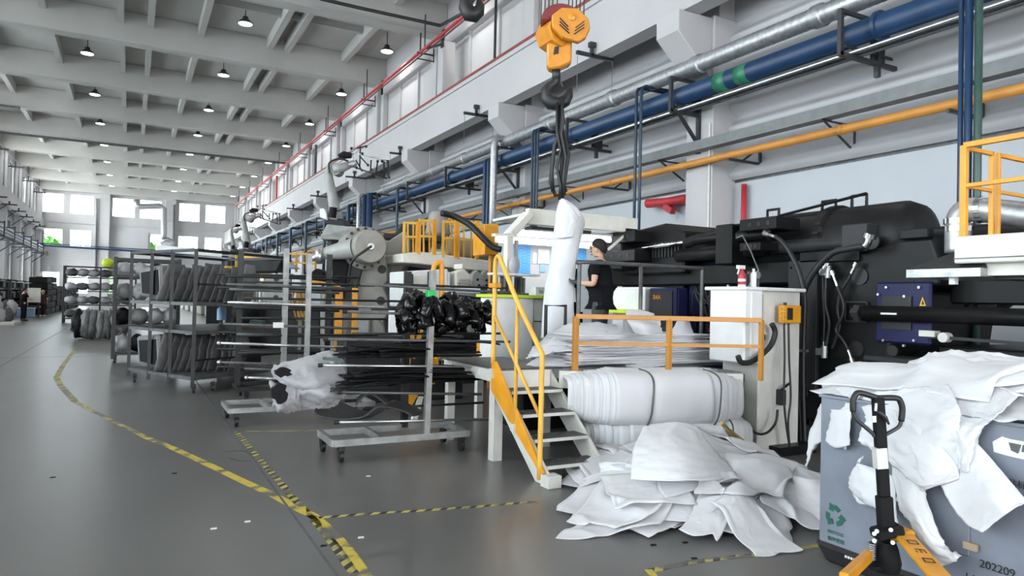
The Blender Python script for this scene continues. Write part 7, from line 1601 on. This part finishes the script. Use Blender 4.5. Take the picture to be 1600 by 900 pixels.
for i in range(6):
    y = 44+i*7; t = thing('far_press', 'small distant press in the long row, %s from the near end' % ORD[i], 'machine', (5.5, y, 0), 'distant presses')
    put('body', B().box((4.6, y, 0), (6.2, y+3, 2.4)), 'robot' if i % 2 else 'mbgrey', t, bevel=.1); put('cage', B().box((4.8, y+.3, 2.4), (5.9, y+1.6, 3.3)), 'yellowlt' if i % 3 != 1 else 'white', t, bevel=.05); put('hopper', B().lathe((5.4, y+2.3, 2.4), (0,0,1), [(0,.2), (.7,.6), (1.3,.6)], 12), 'machgrey', t)
# ------------------------------------------------------------------ FLOOR TAPES AND LITTER
def tape(pts, w_, m_, lab, h_=.0012):
    P = [Vector(p) for p in pts]; L_, R2 = [], []
    for i, p in enumerate(P):
        d = (P[min(i+1, len(P)-1)]-P[max(i-1, 0)]); d.z = 0; d.normalize(); n = Vector((-d.y, d.x, 0)); L_.append(p+n*w_/2+_v(0,0,h_)); R2.append(p-n*w_/2+_v(0,0,h_))
    return put('floor_tape', B().grid([L_, R2]), m_, label=lab, cat='floor tape', solid=.001, base=(0,0,0))
Zp = lambda px, py: PZ(px, py, 0)
tape([Zp(600,945), Zp(566,893), Zp(540,856), Zp(515,828), Zp(488,805), Zp(470,797), Zp(430,775), Zp(380,752), Zp(330,728), Zp(270,700), Zp(225,682)], .085, 'tape', 'wide plain yellow tape curving through the aisle towards the camera')
tape([Zp(225,682), Zp(195,667), Zp(165,652), Zp(140,640), Zp(118,628)], .07, 'tapeworn', 'worn far end of the yellow aisle tape')
tape([Zp(118,628), Zp(95,603), Zp(88,590), Zp(98,572), Zp(118,545)], .10, 'tapeworn', 'scattered old tape marks far up the aisle')
tape([Zp(370,675), Zp(395,705), Zp(430,745), Zp(460,780), Zp(478,800), Zp(500,822), Zp(530,862), Zp(552,895), Zp(570,925)], .065, 'hazard', 'black and yellow striped tape crossing over the plain yellow one')
tape([Zp(498,809), Zp(560,804), Zp(640,799), Zp(730,793), Zp(838,784)], .05, 'hazard', 'striped tape running right from the crossing to the stairs')
tape([Zp(1012,893), Zp(1080,878), Zp(1150,870), Zp(1200,866)], .06, 'hazard', 'short striped tape in front of the fabric heap')
tape([Zp(1196,864), Zp(1285,852)], .05, 'tapeworn', 'faded yellow tape beneath the heap beside the bin')
tape([Zp(385,674), Zp(470,673), Zp(520,672), Zp(640,670), Zp(700,668)], .035, 'tapeworn', 'thin pale tape under the near trolley')
tape([Zp(1013,890), Zp(1026,905)], .05, 'tape', 'small yellow tape corner at the bottom edge')
for i, (a, c_) in enumerate((((352,706),(398,710)), ((358,716),(392,720)))):
    tape([Zp(*a), Zp((a[0]+c_[0])/2, a[1]+(5 if i else -2)), Zp(*c_)], .012, 'blackm', 'thin dark loop scratch on the floor beside the striped tape, %s one' % ('lower' if i else 'upper'))
for i, (px, py, m_) in enumerate(((1070,848,'matte'),(1084,873,'matte'),(1020,852,'matte'),(386,815,'paper'),(563,840,'paper'),(575,744,'paper'),(333,826,'paper'),(272,740,'matte'),(82,746,'matte'),(505,853,'matte'))):
    q = Zp(px, py); put('litter_scrap', B().prism([q+_v(-.02,-.012,0), q+_v(.022,-.014,0), q+_v(.026,.008,0), q+_v(-.01,.016,0)], (0,0,.004)), m_, label='small %s scrap on the floor, %s from the %s' % ('white' if m_ == 'paper' else 'dark', ORD[i % 5], 'heap' if i < 3 else 'aisle tape'), cat='scrap')
